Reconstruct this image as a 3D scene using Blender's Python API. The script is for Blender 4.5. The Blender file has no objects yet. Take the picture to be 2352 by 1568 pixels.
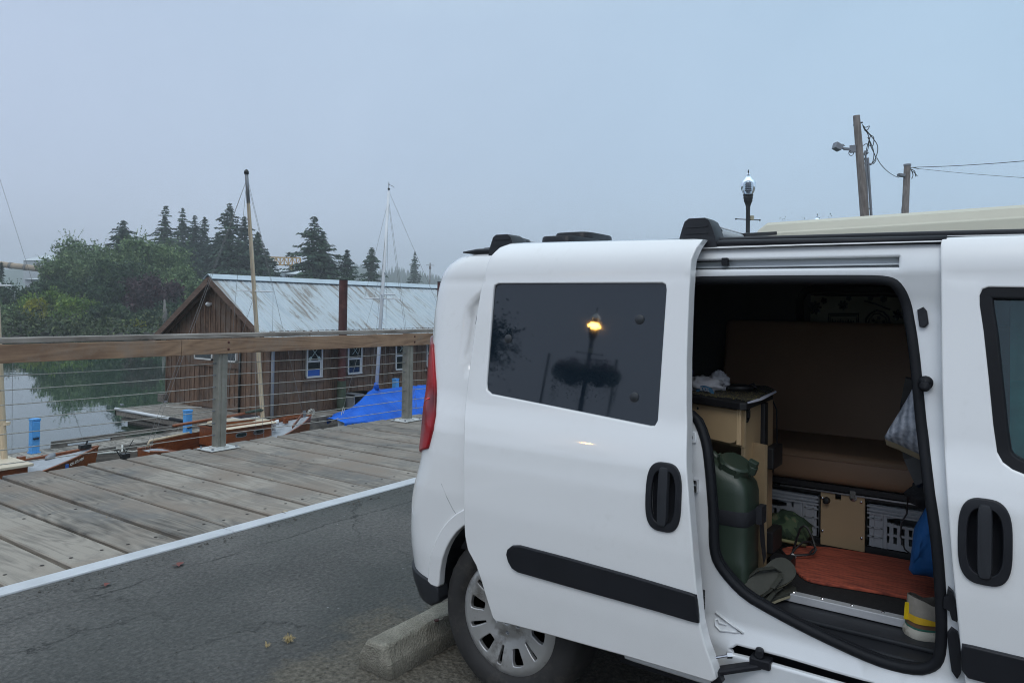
import bpy, bmesh, math, random
from math import sin, cos, pi, radians, sqrt
from mathutils import Vector, Matrix, noise as mnoise
from mathutils.geometry import delaunay_2d_cdt
random.seed(7)
SC = bpy.context.scene
COL = SC.collection
# ------------------------------------------------------------------ camera
F, CX, CY, EYE = 1701.8, 1176.0, 675.06, 1.5
YAW, PITCH, ROLL = radians(35.07), radians(.92296), radians(.83628)
_fw = Vector((cos(YAW)*cos(PITCH), sin(YAW)*cos(PITCH), sin(PITCH)))
_rt = Vector((sin(YAW), -cos(YAW), 0)); _up = _rt.cross(_fw)
_R = cos(ROLL)*_rt + sin(ROLL)*_up; _U = -sin(ROLL)*_rt + cos(ROLL)*_up
cam = bpy.data.cameras.new('camera'); cam_o = bpy.data.objects.new('camera', cam); COL.objects.link(cam_o)
cam.sensor_width = 36; cam.lens = F/2352*36; cam.shift_y = -(783.2-CY)/2352
cam.clip_start = .05; cam.clip_end = 6000
m = Matrix.Identity(4)
for i in range(3):
    m[i][0] = _R[i]; m[i][1] = _U[i]; m[i][2] = -_fw[i]
m[2][3] = EYE
cam_o.matrix_world = m; SC.camera = cam_o
# ------------------------------------------------------------------ world, sun, exposure
def nd(nt, t, ins=None, **kw):
    n = nt.nodes.new('ShaderNode'+t)
    for k, v in kw.items(): setattr(n, k, v)
    for k, v in (ins or {}).items():
        s = n.inputs[k]
        if isinstance(v, bpy.types.NodeSocket): nt.links.new(v, s)
        else:
            if hasattr(s.default_value, '__len__') and len(v) == 3 and len(s.default_value) == 4: v = (*v, 1)
            s.default_value = v
    return n
def ramp(nt, fac, stops, interp='LINEAR'):
    r = nt.nodes.new('ShaderNodeValToRGB'); nt.links.new(fac, r.inputs[0]); e = r.color_ramp.elements
    r.color_ramp.interpolation = interp
    while len(e) < len(stops): e.new(.5)
    for el, (p, c) in zip(e, stops):
        el.position = p; el.color = (*c, 1) if len(c) == 3 else c
    return r.outputs[0]
def mixc(nt, fac, a, b, mode='MIX'):
    n = nt.nodes.new('ShaderNodeMix'); n.data_type = 'RGBA'; n.blend_type = mode
    for s, v in ((n.inputs[0], fac), (n.inputs[6], a), (n.inputs[7], b)):
        if isinstance(v, bpy.types.NodeSocket): nt.links.new(v, s)
        else: s.default_value = (*v, 1) if hasattr(v, '__len__') and len(v) == 3 else v
    return n.outputs[2]
def mth(nt, op, a, b=0., clamp=False):
    n = nt.nodes.new('ShaderNodeMath'); n.operation = op; n.use_clamp = clamp
    for s, v in ((n.inputs[0], a), (n.inputs[1], b)):
        if isinstance(v, bpy.types.NodeSocket): nt.links.new(v, s)
        else: s.default_value = v
    return n.outputs[0]
W = bpy.data.worlds.new('World'); SC.world = W; W.use_nodes = True
nt = W.node_tree; nt.nodes.clear()
SUN_EL, SUN_AZ = 48, 200
sky = nd(nt, 'TexSky', sky_type='NISHITA', sun_disc=False, sun_elevation=radians(SUN_EL), sun_rotation=radians(90-SUN_AZ), air_density=1.5, dust_density=4)
b1 = nd(nt, 'Background', {'Color': sky.outputs[0], 'Strength': .05})
tc = nd(nt, 'TexCoord'); sep = nd(nt, 'SeparateXYZ', {0: tc.outputs['Generated']})
cl = nd(nt, 'TexNoise', {'Vector': tc.outputs['Generated'], 'Scale': 1.6, 'Detail': 3.})
elev = mth(nt, 'ADD', sep.outputs[2], mth(nt, 'MULTIPLY', mth(nt, 'SUBTRACT', cl.outputs[0], .5), .10))
fog = ramp(nt, elev, [(0., (.66, .80, 1.0)), (.06, (.63, .765, .96)), (.18, (.562, .705, .905)), (.36, (.53, .68, .875)), (.50, (.62, .80, .96)), (.8, (1.05, 1.32, 1.47)), (1., (1.2, 1.48, 1.62))])
dr = nd(nt, 'VectorMath', {0: tc.outputs['Generated'], 1: (.94, -.3, 0)}, operation='DOT_PRODUCT')
az = mth(nt, 'MULTIPLY_ADD', dr.outputs['Value'], .5); nt.nodes[-1].inputs[2].default_value = .5
tint = ramp(nt, az, [(.45, (1.05, .98, 1.0)), (.78, (1.0, 1.0, 1.0)), (1., (.91, 1.02, 1.04))])
c2 = nd(nt, 'TexNoise', {'Vector': tc.outputs['Generated'], 'Scale': 3.4, 'Detail': 5., 'Roughness': .55, 'Distortion': .6})
fogc = mixc(nt, 1., mixc(nt, 1., fog, tint, 'MULTIPLY'), ramp(nt, c2.outputs[0], [(.3, (.955, .965, .97)), (.7, (1.03, 1.025, 1.02))]), 'MULTIPLY')
b2 = nd(nt, 'Background', {'Color': fogc, 'Strength': 1.0})
mx = nd(nt, 'MixShader', {0: .93, 1: b1.outputs[0], 2: b2.outputs[0]})
nt.links.new(mx.outputs[0], nd(nt, 'OutputWorld').inputs[0])
sl = bpy.data.lights.new('sun', 'SUN'); sl.energy = .7; sl.angle = radians(25); sl.color = (1, .97, .93)
so = bpy.data.objects.new('sun', sl); COL.objects.link(so)
sd = Vector((cos(radians(SUN_AZ))*cos(radians(SUN_EL)), sin(radians(SUN_AZ))*cos(radians(SUN_EL)), sin(radians(SUN_EL))))
so.rotation_euler = sd.to_track_quat('Z', 'Y').to_euler(); so.location = sd*50
SC.cycles.filter_width = 1.05
vs = SC.view_settings; vs.view_transform = 'Standard'; vs.look = 'None'; vs.gamma = 1; vs.exposure = 0; vs.use_curve_mapping = False

# ------------------------------------------------------------------ picture ray helpers (measuring: a photo point on a real plane)
def ray(px, py): return _fw + (px-CX)/F*_R - (py-CY)/F*_U
def G(px, py, z=0.):
    d = ray(px, py); t = (z-EYE)/d.z; return Vector((d.x*t, d.y*t, z))
def onX(px, py, X):
    d = ray(px, py); return d*(X/d.x) + Vector((0, 0, EYE))
def onY(px, py, Y):
    d = ray(px, py); return d*(Y/d.y) + Vector((0, 0, EYE))
def AT(px, py, D): return ray(px, py)*D + Vector((0, 0, EYE))
def proj(P):
    v = Vector(P) - Vector((0, 0, EYE)); k = v.dot(_fw); return CX+F*v.dot(_R)/k, CY-F*v.dot(_U)/k
# ------------------------------------------------------------------ object helpers
def tag(o, label=None, cat=None, group=None, kind=None):
    if label: o['label'] = label
    if cat: o['category'] = cat
    if group: o['group'] = group
    if kind: o['kind'] = kind
    return o
def worldloc(o):
    v = Vector((0, 0, 0))
    while o: v += o.location; o = o.parent
    return v
def thing(name, label, cat, loc=(0, 0, 0), group=None):
    o = bpy.data.objects.new(name, None); COL.objects.link(o); o.location = loc; o.empty_display_size = .1
    return tag(o, label, cat, group)
def copy_tree(o, parent=None):
    c = o.copy(); COL.objects.link(c)
    if parent: c.parent = parent
    for ch in [x for x in o.children]: copy_tree(ch, c)
    return c
class MB:
    def __init__(s): s.v = []; s.f = []; s.n = []; s.mi = []; s.cm = 0
    def add(s, vs, fs, xf=None):
        b = len(s.v)
        s.v += [Vector(p) if xf is None else xf @ Vector(p) for p in vs]
        s.f += [tuple(b+i for i in f) for f in fs]; s.mi += [s.cm]*len(fs)
        return s
    def box(s, a, b, xf=None):
        x0, y0, z0 = a; x1, y1, z1 = b
        return s.add([(x0, y0, z0), (x1, y0, z0), (x1, y1, z0), (x0, y1, z0), (x0, y0, z1), (x1, y0, z1), (x1, y1, z1), (x0, y1, z1)],
                     [(3, 2, 1, 0), (4, 5, 6, 7), (0, 1, 5, 4), (1, 2, 6, 5), (2, 3, 7, 6), (3, 0, 4, 7)], xf)
    def beam(s, p, q, w, h, up=(0, 0, 1)):      # rectangular bar from p to q
        p, q = Vector(p), Vector(q); d = (q-p); L = d.length; d.normalize(); u = Vector(up)
        r = d.cross(u)
        if r.length < 1e-4: r = d.cross(Vector((0, 1, 0)))
        r.normalize(); u = r.cross(d)
        c = [p+r*a*w/2+u*b*h/2 for a, b in ((-1, -1), (1, -1), (1, 1), (-1, 1))]
        c += [k+d*L for k in c]
        return s.add(c, [(3, 2, 1, 0), (4, 5, 6, 7), (0, 1, 5, 4), (1, 2, 6, 5), (2, 3, 7, 6), (3, 0, 4, 7)])
    def tube(s, pts, r, n=8, closed=False, cap=True, rz=1.):
        pts = [Vector(p) for p in pts]; m = len(pts); rr = r if hasattr(r, '__len__') else [r]*m
        vs = []; prev = None
        for i, p in enumerate(pts):
            a = pts[(i-1) % m] if (closed or i) else p; b = pts[(i+1) % m] if (closed or i < m-1) else p
            t = (b-a); t = t.normalized() if t.length > 1e-9 else Vector((0, 0, 1))
            if prev is None:
                u = Vector((0, 0, 1)) if abs(t.z) < .9 else Vector((1, 0, 0))
            else: u = prev
            u = (u - t*u.dot(t)); u.normalize(); w = t.cross(u); prev = u
            for k in range(n):
                an = 2*pi*k/n; vs.append(p+u*cos(an)*rr[i]*rz+w*sin(an)*rr[i])
        fs = []
        for i in range(m if closed else m-1):
            j = (i+1) % m
            for k in range(n):
                l = (k+1) % n; fs.append((i*n+k, i*n+l, j*n+l, j*n+k))
        if cap and not closed: fs += [tuple(range(n-1, -1, -1)), tuple((m-1)*n+k for k in range(n))]
        return s.add(vs, fs)
    def lathe(s, prof, n=16, xf=None, c=(0, 0, 0)):   # prof [(r,z)] around z
        vs = []; fs = []; m = len(prof); c = Vector(c)
        for r, z in prof:
            for k in range(n): vs.append(Vector((r*cos(2*pi*k/n), r*sin(2*pi*k/n), z))+c)
        for i in range(m-1):
            for k in range(n):
                l = (k+1) % n; fs.append((i*n+k, i*n+l, (i+1)*n+l, (i+1)*n+k))
        fs += [tuple(range(n-1, -1, -1)), tuple((m-1)*n+k for k in range(n))]
        return s.add(vs, fs, xf)
    def prism(s, poly, fn, d0, d1):     # poly [(u,v)]; fn(u,v,d)->xyz
        n = len(poly); vs = [fn(u, v, d0) for u, v in poly]+[fn(u, v, d1) for u, v in poly]
        return s.add(vs, [tuple(range(n-1, -1, -1)), tuple(range(n, 2*n))]+[(i, (i+1) % n, n+(i+1) % n, n+i) for i in range(n)])
    def grid(s, fn, us, vs_, flip=False):
        vs = [fn(u, v) for v in vs_ for u in us]; n = len(us); fs = []
        for j in range(len(vs_)-1):
            for i in range(n-1):
                q = (j*n+i, j*n+i+1, (j+1)*n+i+1, (j+1)*n+i); fs.append(q[::-1] if flip else q)
        return s.add(vs, fs)
    def build(s, name, mat, parent=None, smooth=False, bevel=0, seg=2, fixn=False, auto=None):
        me = bpy.data.meshes.new(name)
        if parent: org = worldloc(parent)
        else:
            xs = [p.x for p in s.v]; ys = [p.y for p in s.v]; zs = [p.z for p in s.v]
            org = Vector(((min(xs)+max(xs))/2, (min(ys)+max(ys))/2, min(zs)))
        me.from_pydata([p-org for p in s.v], [], s.f)
        mats = mat if isinstance(mat, (list, tuple)) else [mat]
        for mt in mats: me.materials.append(mt)
        if len(mats) > 1: me.polygons.foreach_set('material_index', s.mi)
        o = bpy.data.objects.new(name, me); COL.objects.link(o)
        if parent: o.parent = parent
        else: o.location = org
        if fixn:
            bm = bmesh.new(); bm.from_mesh(me); bmesh.ops.remove_doubles(bm, verts=bm.verts, dist=1e-5)
            bmesh.ops.recalc_face_normals(bm, faces=bm.faces); bm.to_mesh(me); bm.free()
        if smooth:
            me.polygons.foreach_set('use_smooth', [True]*len(me.polygons))
            if auto is not None: me.set_sharp_from_angle(angle=radians(auto))
        if bevel:
            b = o.modifiers.new('bevel', 'BEVEL'); b.width = bevel; b.segments = seg; b.limit_method = 'ANGLE'; b.angle_limit = radians(40)
        me.update(); return o
def inpoly(p, poly):
    x, y = p; c = False; j = len(poly)-1
    for i in range(len(poly)):
        xi, yi = poly[i][0], poly[i][1]; xj, yj = poly[j][0], poly[j][1]
        if (yi > y) != (yj > y) and x < (xj-xi)*(y-yi)/(yj-yi)+xi: c = not c
        j = i
    return c
def area(p): return sum(p[i][0]*p[(i+1) % len(p)][1]-p[(i+1) % len(p)][0]*p[i][1] for i in range(len(p)))/2
def dens(poly, step):
    out = []
    for i in range(len(poly)):
        a, b = poly[i], poly[(i+1) % len(poly)]; L = math.hypot(b[0]-a[0], b[1]-a[1]); k = max(1, int(math.ceil(L/step)))
        out += [(a[0]+(b[0]-a[0])*t/k, a[1]+(b[1]-a[1])*t/k) for t in range(k)]
    return out
def smoothpoly(poly, it=2):     # Chaikin rounding
    for _ in range(it):
        q = []
        for i in range(len(poly)):
            a, b = poly[i], poly[(i+1) % len(poly)]
            q += [(a[0]*.75+b[0]*.25, a[1]*.75+b[1]*.25), (a[0]*.25+b[0]*.75, a[1]*.25+b[1]*.75)]
        poly = q
    return poly
def inset(poly, d):             # moves every corner inwards by d
    n = len(poly); s = 1 if area(poly) > 0 else -1; out = []
    for i in range(n):
        a, b, c = poly[i-1], poly[i], poly[(i+1) % n]
        tx, ty = c[0]-a[0], c[1]-a[1]; L = math.hypot(tx, ty) or 1
        out.append((b[0]-s*ty/L*d, b[1]+s*tx/L*d))
    return out
def panel(name, fn, outer, holes, mat, parent, step=.03, thick=.02, lip=.003, off=0.):
    """a sheet that follows the curved surface fn(u,v,d) inside an outline, with rounded edges turned inwards"""
    loops = [outer]+list(holes); loops = [dens(l if area(l) > 0 else l[::-1], step) for l in loops]
    pts = []; edges = []
    for l in loops:
        b = len(pts); pts += l; edges += [(b+i, b+(i+1) % len(l)) for i in range(len(l))]
    nb = len(pts); us = [p[0] for p in loops[0]]; vs = [p[1] for p in loops[0]]
    def clear(p):
        return min((p[0]-q[0])**2+(p[1]-q[1])**2 for q in pts[:nb]) > (step*.5)**2
    u = min(us)+step/2
    while u < max(us):
        v = min(vs)+step/2
        while v < max(vs):
            if inpoly((u, v), loops[0]) and not any(inpoly((u, v), h) for h in loops[1:]) and clear((u, v)): pts.append((u, v))
            v += step
        u += step
    r = delaunay_2d_cdt([Vector(p) for p in pts], edges, [], 0, 1e-6)
    P2 = [tuple(p) for p in r[0]]
    fs = []
    for f in r[2]:
        cx_ = sum(P2[i][0] for i in f)/len(f); cy_ = sum(P2[i][1] for i in f)/len(f)
        if inpoly((cx_, cy_), loops[0]) and not any(inpoly((cx_, cy_), h) for h in loops[1:]): fs.append(tuple(f))
    def nrm(u, v):
        e = .004; a = Vector(fn(u+e, v, off))-Vector(fn(u-e, v, off)); b = Vector(fn(u, v+e, off))-Vector(fn(u, v-e, off))
        n = a.cross(b); n.normalize()
        o = Vector(fn(u, v, off+.01))-Vector(fn(u, v, off))
        return n if n.dot(o) > 0 else -n
    V = [Vector(fn(u, v, off)) for u, v in P2]; Nn = [nrm(u, v) for u, v in P2]
    # orient
    fs = [f if (V[f[1]]-V[f[0]]).cross(V[f[2]]-V[f[0]]).dot(Nn[f[0]]+Nn[f[1]]+Nn[f[2]]) >= 0 else f[::-1] for f in fs]
    for li, l in enumerate(loops):
        sgn = -1 if li == 0 else 1
        rows = []
        for (e, d) in ((0, 0), (.7*lip, -.3*lip), (lip, -lip), (lip, -thick)):
            ll = inset(l, sgn*e) if e else l
            rows.append([(a, b, d) for a, b in ll])
        base = len(V); n = len(l); out2 = inset(l, sgn*.01)
        for ri, row in enumerate(rows):
            for k, (a, b, d) in enumerate(row):
                V.append(Vector(fn(a, b, off+d)))
                od = (Vector(fn(out2[k][0], out2[k][1], off))-Vector(fn(l[k][0], l[k][1], off))).normalized(); nn = nrm(*l[k])
                Nn.append([nn, (nn+od).normalized(), od, od][ri])
        for ri in range(3):
            for k in range(n):
                a = base+ri*n+k; b = base+ri*n+(k+1) % n; q = (a, b, b+n, a+n)
                fnv = (V[q[1]]-V[q[0]]).cross(V[q[2]]-V[q[0]])
                if fnv.length > 1e-12 and fnv.dot(Nn[a]+Nn[a+n]) < 0: q = q[::-1]
                fs.append(q)
    org = worldloc(parent) if parent else Vector((0, 0, 0))
    me = bpy.data.meshes.new(name); me.from_pydata([p-org for p in V], [], fs); me.materials.append(mat)
    me.polygons.foreach_set('use_smooth', [True]*len(fs)); me.update()
    me.normals_split_custom_set_from_vertices([tuple(n) for n in Nn])
    o = bpy.data.objects.new(name, me); COL.objects.link(o)
    if parent: o.parent = parent
    return o
def superell(cu, cv, a, b, n=4., k=40):
    out = []
    for i in range(k):
        t = 2*pi*i/k; c, s = cos(t), sin(t)
        out.append((cu+a*math.copysign(abs(c)**(2/n), c), cv+b*math.copysign(abs(s)**(2/n), s)))
    return out
def text_mesh(body, size, name, mat, parent, origin, right, up, extrude=.001, spacing=1.):
    cu = bpy.data.curves.new(name, 'FONT'); cu.body = body; cu.size = size; cu.extrude = extrude; cu.align_x = 'CENTER'; cu.align_y = 'CENTER'; cu.space_character = spacing
    t = bpy.data.objects.new(name, cu); COL.objects.link(t); bpy.context.view_layer.update()
    me = bpy.data.meshes.new_from_object(t.evaluated_get(bpy.context.evaluated_depsgraph_get()))
    bpy.data.objects.remove(t); bpy.data.curves.remove(cu)
    r = Vector(right).normalized(); u = Vector(up).normalized(); n = r.cross(u)
    M3 = Matrix((r, u, n)).transposed().to_4x4(); M3.translation = Vector(origin)-worldloc(parent)
    me.transform(M3); me.materials.clear(); me.materials.append(mat); me.name = name
    o = bpy.data.objects.new(name, me); COL.objects.link(o); o.parent = parent; return o
# ------------------------------------------------------------------ materials
def newmat(name):
    m = bpy.data.materials.new(name); m.use_nodes = True; nt = m.node_tree; return m, nt, nt.nodes['Principled BSDF']
def setp(nt, p, **k):
    N_ = {'col': 'Base Color', 'rough': 'Roughness', 'metal': 'Metallic', 'spec': 'Specular IOR Level', 'coat': 'Coat Weight', 'coatr': 'Coat Roughness', 'normal': 'Normal', 'trans': 'Transmission Weight', 'ior': 'IOR', 'alpha': 'Alpha', 'emi': 'Emission Color', 'emis': 'Emission Strength', 'sub': 'Subsurface Weight'}
    for a, v in k.items():
        s = p.inputs[N_[a]]
        if isinstance(v, bpy.types.NodeSocket): nt.links.new(v, s)
        else: s.default_value = (*v, 1) if hasattr(v, '__len__') and len(v) == 3 and N_[a] != 'Normal' else v
def bumpn(nt, h, s=.3, d=.01):
    return nd(nt, 'Bump', {'Height': h, 'Strength': s, 'Distance': d}).outputs[0]
def obj_co(nt, scale=(1, 1, 1), rnd=0.):
    t = nd(nt, 'TexCoord'); v = t.outputs['Object']
    if rnd:
        g = nd(nt, 'NewGeometry'); r = mth(nt, 'MULTIPLY', g.outputs['Random Per Island'], rnd)
        c = nd(nt, 'CombineXYZ', {0: r, 1: mth(nt, 'MULTIPLY', r, 1.7), 2: r})
        v = nd(nt, 'VectorMath', {0: v, 1: c.outputs[0]}, operation='ADD').outputs[0]
    return nd(nt, 'Mapping', {'Vector': v, 'Scale': scale}).outputs[0]
def M(name, col, rough=.6, var=.12, scale=4., bump=.1, bscale=60., metal=0., coat=0., spec=.5, dirt=None, dirts=3., d=.004, **kw):
    m, nt, p = newmat(name); co = obj_co(nt)
    n1 = nd(nt, 'TexNoise', {'Vector': co, 'Scale': scale, 'Detail': 5., 'Roughness': .6})
    c = ramp(nt, n1.outputs[0], [(.3, tuple(x*(1-var) for x in col)), (.7, tuple(min(1, x*(1+var)) for x in col))])
    if dirt:
        n3 = nd(nt, 'TexNoise', {'Vector': co, 'Scale': dirts, 'Detail': 8., 'Roughness': .75})
        f = ramp(nt, n3.outputs[0], [(.52, (0, 0, 0)), (.66, (1, 1, 1))]); c = mixc(nt, f, c, dirt)
    k = dict(col=c, rough=rough, metal=metal, coat=coat, spec=spec)
    if bump:
        n2 = nd(nt, 'TexNoise', {'Vector': co, 'Scale': bscale, 'Detail': 3.}); k['normal'] = bumpn(nt, n2.outputs[0], bump, d)
    k.update(kw); setp(nt, p, **k); return m
def paint(name, col, rough=.22, orange=.02):
    m, nt, p = newmat(name); co = obj_co(nt)
    n1 = nd(nt, 'TexNoise', {'Vector': co, 'Scale': 3., 'Detail': 6., 'Roughness': .7})
    dirt = nd(nt, 'TexNoise', {'Vector': co, 'Scale': 38., 'Detail': 4.})
    f = mth(nt, 'MULTIPLY', ramp(nt, n1.outputs[0], [(.45, (0, 0, 0)), (.75, (1, 1, 1))]), ramp(nt, dirt.outputs[0], [(.5, (0, 0, 0)), (.8, (1, 1, 1))]))
    sp = nd(nt, 'Separate' 'XYZ', {0: co}); low = ramp(nt, sp.outputs[2], [(.2, (.35, .35, .35)), (.7, (.03, .03, .03))])
    c = mixc(nt, mth(nt, 'MAXIMUM', mth(nt, 'MULTIPLY', f, .3), mth(nt, 'MULTIPLY', low, ramp(nt, n1.outputs[0], [(.35, (.2, .2, .2)), (.8, (1, 1, 1))]))), col, tuple(x*.62 for x in (col[0]*1.02, col[1], col[2]*.93)))
    n2 = nd(nt, 'TexNoise', {'Vector': co, 'Scale': 2.2, 'Detail': 1.})
    setp(nt, p, col=c, rough=rough, coat=.9, coatr=.04, normal=bumpn(nt, n2.outputs[0], orange, .05)); return m
def wood(name, dark, light, axis=1, rings=5., knots=True, island=40., red=None, rough=.8, fib=.5, bump=.4, wear=None):
    """weathered board: axis = direction of the grain; every board (mesh island) gets its own figure"""
    m, nt, p = newmat(name); sc = [1., 1., 1.]; sc[axis] = .13
    co = obj_co(nt, tuple(sc), island)
    wn = nd(nt, 'TexNoise', {'Vector': co, 'Scale': 3.2, 'Detail': 2., 'Roughness': .5, 'Distortion': .6})
    vv = mth(nt, 'MULTIPLY', wn.outputs[0], rings*6.); fr = mth(nt, 'FRACT', vv); tri = mth(nt, 'ABSOLUTE', mth(nt, 'SUBTRACT', fr, .5))
    sf = [55., 55., 55.]; sf[axis] = 1.6
    cf = obj_co(nt, tuple(sf), island); fn_ = nd(nt, 'TexNoise', {'Vector': cf, 'Scale': 1., 'Detail': 5., 'Roughness': .7})
    cb = obj_co(nt, (1, 1, 1)); big = nd(nt, 'TexNoise', {'Vector': cb, 'Scale': 1.7, 'Detail': 5., 'Roughness': .65})
    g = nd(nt, 'NewGeometry')
    a = mth(nt, 'ADD', mth(nt, 'MULTIPLY', tri, .55), mth(nt, 'MULTIPLY', fn_.outputs[0], fib))
    a = mth(nt, 'ADD', a, mth(nt, 'MULTIPLY', mth(nt, 'SUBTRACT', big.outputs[0], .5), .9))
    a = mth(nt, 'ADD', a, mth(nt, 'MULTIPLY', mth(nt, 'SUBTRACT', g.outputs['Random Per Island'], .5), .28))
    mid = tuple((x+y)/2 for x, y in zip(dark, light))
    c = ramp(nt, a, [(.12, dark), (.42, mid), (.75, light)])
    if wear:
        wr = nd(nt, 'TexNoise', {'Vector': cb, 'Scale': 1.1, 'Detail': 7., 'Roughness': .75}); c = mixc(nt, ramp(nt, wr.outputs[0], [(.5, (0, 0, 0)), (.62, (.75, .75, .75))]), c, wear)
    if red:
        rn = nd(nt, 'TexNoise', {'Vector': cb, 'Scale': 2.3, 'Detail': 3.}); c = mixc(nt, ramp(nt, rn.outputs[0], [(.45, (0, 0, 0)), (.7, (1, 1, 1))]), c, red)
    h = mth(nt, 'ADD', mth(nt, 'MULTIPLY', tri, .5), fn_.outputs[0])
    if knots:
        sk = [3.4, 3.4, 3.4]; sk[axis] = 1.3
        ck = obj_co(nt, tuple(sk), island); vo = nd(nt, 'TexVoronoi', {'Vector': ck, 'Scale': 1., 'Randomness': 1.})
        kf = ramp(nt, vo.outputs['Distance'], [(.05, (1, 1, 1)), (.075, (.1, .1, .1)), (.085, (.6, .6, .6)), (.12, (0, 0, 0))])
        c = mixc(nt, mth(nt, 'MULTIPLY', kf, .75), c, tuple(x*.45 for x in dark))
    setp(nt, p, col=c, rough=rough, normal=bumpn(nt, h, bump, .004)); return m
def foliage(name, c1, c2, c3=None, rough=.6):
    m, nt, p = newmat(name); g = nd(nt, 'NewGeometry'); co = obj_co(nt)
    n1 = nd(nt, 'TexNoise', {'Vector': co, 'Scale': .45, 'Detail': 4.})
    a = mth(nt, 'ADD', mth(nt, 'MULTIPLY', g.outputs['Random Per Island'], .45), mth(nt, 'MULTIPLY', n1.outputs[0], .75))
    st = [(.3, c1), (.62, c2), (.85, c3 or tuple(x*1.3 for x in c2))]
    setp(nt, p, col=ramp(nt, a, st), rough=rough, spec=.25); return m
WHITE = paint('white_van_paint', (.80, .805, .81))
JAMB = paint('white_inner_paint', (.74, .76, .78), rough=.35)
CREAM = M('cream_fibreglass', (.52, .50, .41), .5, .04, 3, .05, 200)
PLAST = M('black_plastic', (.013, .014, .018), .42, .15, 6, .12, 500, spec=.28, d=.001)
PLAST2 = M('dark_grey_plastic', (.024, .026, .031), .5, .2, 6, .12, 400, spec=.3, d=.001)
RUBBER = M('black_rubber', (.009, .010, .013), .6, .2, 8, .05, 90, spec=.22)
TYRE = M('tyre_rubber', (.022, .021, .021), .75, .2, 12, .1, 150, dirt=(.05, .045, .04), dirts=9)
def glassdark(name, col, rough=.015):
    m, nt, p = newmat(name); co = obj_co(nt); n = nd(nt, 'TexNoise', {'Vector': co, 'Scale': 9., 'Detail': 8., 'Roughness': .8})
    setp(nt, p, col=col, rough=ramp(nt, n.outputs[0], [(.4, (rough,)*3), (.8, (rough+.05,)*3)]), spec=.75); return m
GLASS = glassdark('tinted_glass', (.008, .014, .022))
def clearglass(name, tint, mix=.3):
    m, nt, p = newmat(name)
    tr = nd(nt, 'BsdfTransparent', {'Color': tint}); gl = nd(nt, 'BsdfGlossy', {'Roughness': .01, 'Color': (.9, .95, 1)})
    fr = nd(nt, 'Fresnel', {'IOR': 1.45}); mxs = nd(nt, 'MixShader', {0: mth(nt, 'ADD', fr.outputs[0], .02), 1: tr.outputs[0], 2: gl.outputs[0]})
    nt.links.new(mxs.outputs[0], [n for n in nt.nodes if n.type == 'OUTPUT_MATERIAL'][0].inputs[0]); return m
CLEAR = clearglass('clear_glass', (.75, .88, .86)); GREENGLASS = clearglass('green_door_glass', (.50, .70, .68))
ALU = M('brushed_aluminium', (.42, .43, .45), .38, .08, 5, .1, 90, metal=1)
SILVER = M('silver_wheel_cover', (.52, .52, .52), .36, .06, 4, .03, 300, metal=.65, dirt=(.25, .24, .23), dirts=6)
STEEL = M('galvanised_strip', (.56, .57, .59), .5, .1, 6, .15, 40, metal=.35)
CHROME = M('bright_metal', (.6, .6, .62), .2, .03, 5, 0, 1, metal=1)
RIG = M('rigging_wire', (.17, .17, .17), .5, .2, 30, 0)
CABLE = M('steel_cable', (.34, .33, .30), .5, .2, 30, .3, 400, metal=.4)
def redglass():
    m, nt, p = newmat('red_tail_lens'); co = obj_co(nt)
    w = nd(nt, 'TexWave', {'Vector': co, 'Scale': 22., 'Distortion': .3}, bands_direction='Z')
    n = nd(nt, 'TexNoise', {'Vector': co, 'Scale': 7., 'Detail': 1.})
    c = ramp(nt, n.outputs[0], [(.35, (.07, .0005, .003)), (.5, (.20, .002, .007)), (.68, (.36, .005, .011))])
    setp(nt, p, col=c, rough=.3, spec=.3, coat=.45, coatr=.02, normal=bumpn(nt, w.outputs[0], .08, .002)); return m
RED = redglass()
REDBRIGHT = M('red_reflector', (.8, .04, .04), .2, .1, 8, .3, 120, coat=1.)
DECK = wood('weathered_deck_boards', (.058, .052, .045), (.305, .270, .228), 1, 2.4, True, 40., red=(.215, .175, .14), bump=.8, wear=(.12, .117, .113), fib=.8)
RAILW = wood('cedar_rail_board', (.17, .10, .062), (.38, .25, .155), 0, 2.0, True, 20., rough=.7, wear=(.24, .19, .15))
RAILTOP = wood('grey_cap_board', (.12, .10, .085), (.42, .39, .35), 0, 1.5, True, 20.)
POSTM = M('weathered_bronze_post', (.23, .225, .195), .55, .2, 9, .3, 50, metal=.25, dirt=(.27, .26, .24), dirts=5)
PLATE = M('white_base_plate', (.55, .56, .55), .5, .06, 8, .1, 60, dirt=(.4, .4, .38), dirts=9)
DOCKW = wood('grey_dock_timber', (.11, .10, .088), (.38, .35, .305), 1, 2., True, 30.)
DOCKX = wood('grey_dock_stringer', (.07, .063, .055), (.26, .23, .20), 0, 2., False, 30.)
SIDING = wood('brown_cedar_siding', (.055, .030, .019), (.19, .115, .075), 2, 2., False, 30., wear=(.13, .10, .082), rough=.85)
TRIMW = wood('brown_trim_boards', (.07, .042, .03), (.16, .105, .08), 1, 2., False, 10.)
VARN = wood('varnished_mahogany', (.13, .035, .012), (.30, .095, .03), 0, 3., False, 10., rough=.3, bump=.05)
SPAR = wood('varnished_spruce_spar', (.46, .36, .24), (.66, .54, .39), 2, 1.5, False, 10., rough=.4, bump=.05)
CREAMD = M('cream_painted_deck', (.58, .50, .38), .55, .06, 6, .05, 60)
GREYD = M('grey_painted_deck', (.33, .35, .38), .6, .12, 5, .05, 60, dirt=(.24, .25, .27), dirts=4)
WHITEP = M('white_gelcoat', (.62, .64, .66), .35, .06, 3, .02, 60)
BLUEP = M('sky_blue_painted_steel', (.09, .34, .72), .45, .08, 5, .08, 60, dirt=(.07, .25, .55), dirts=9)
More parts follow.
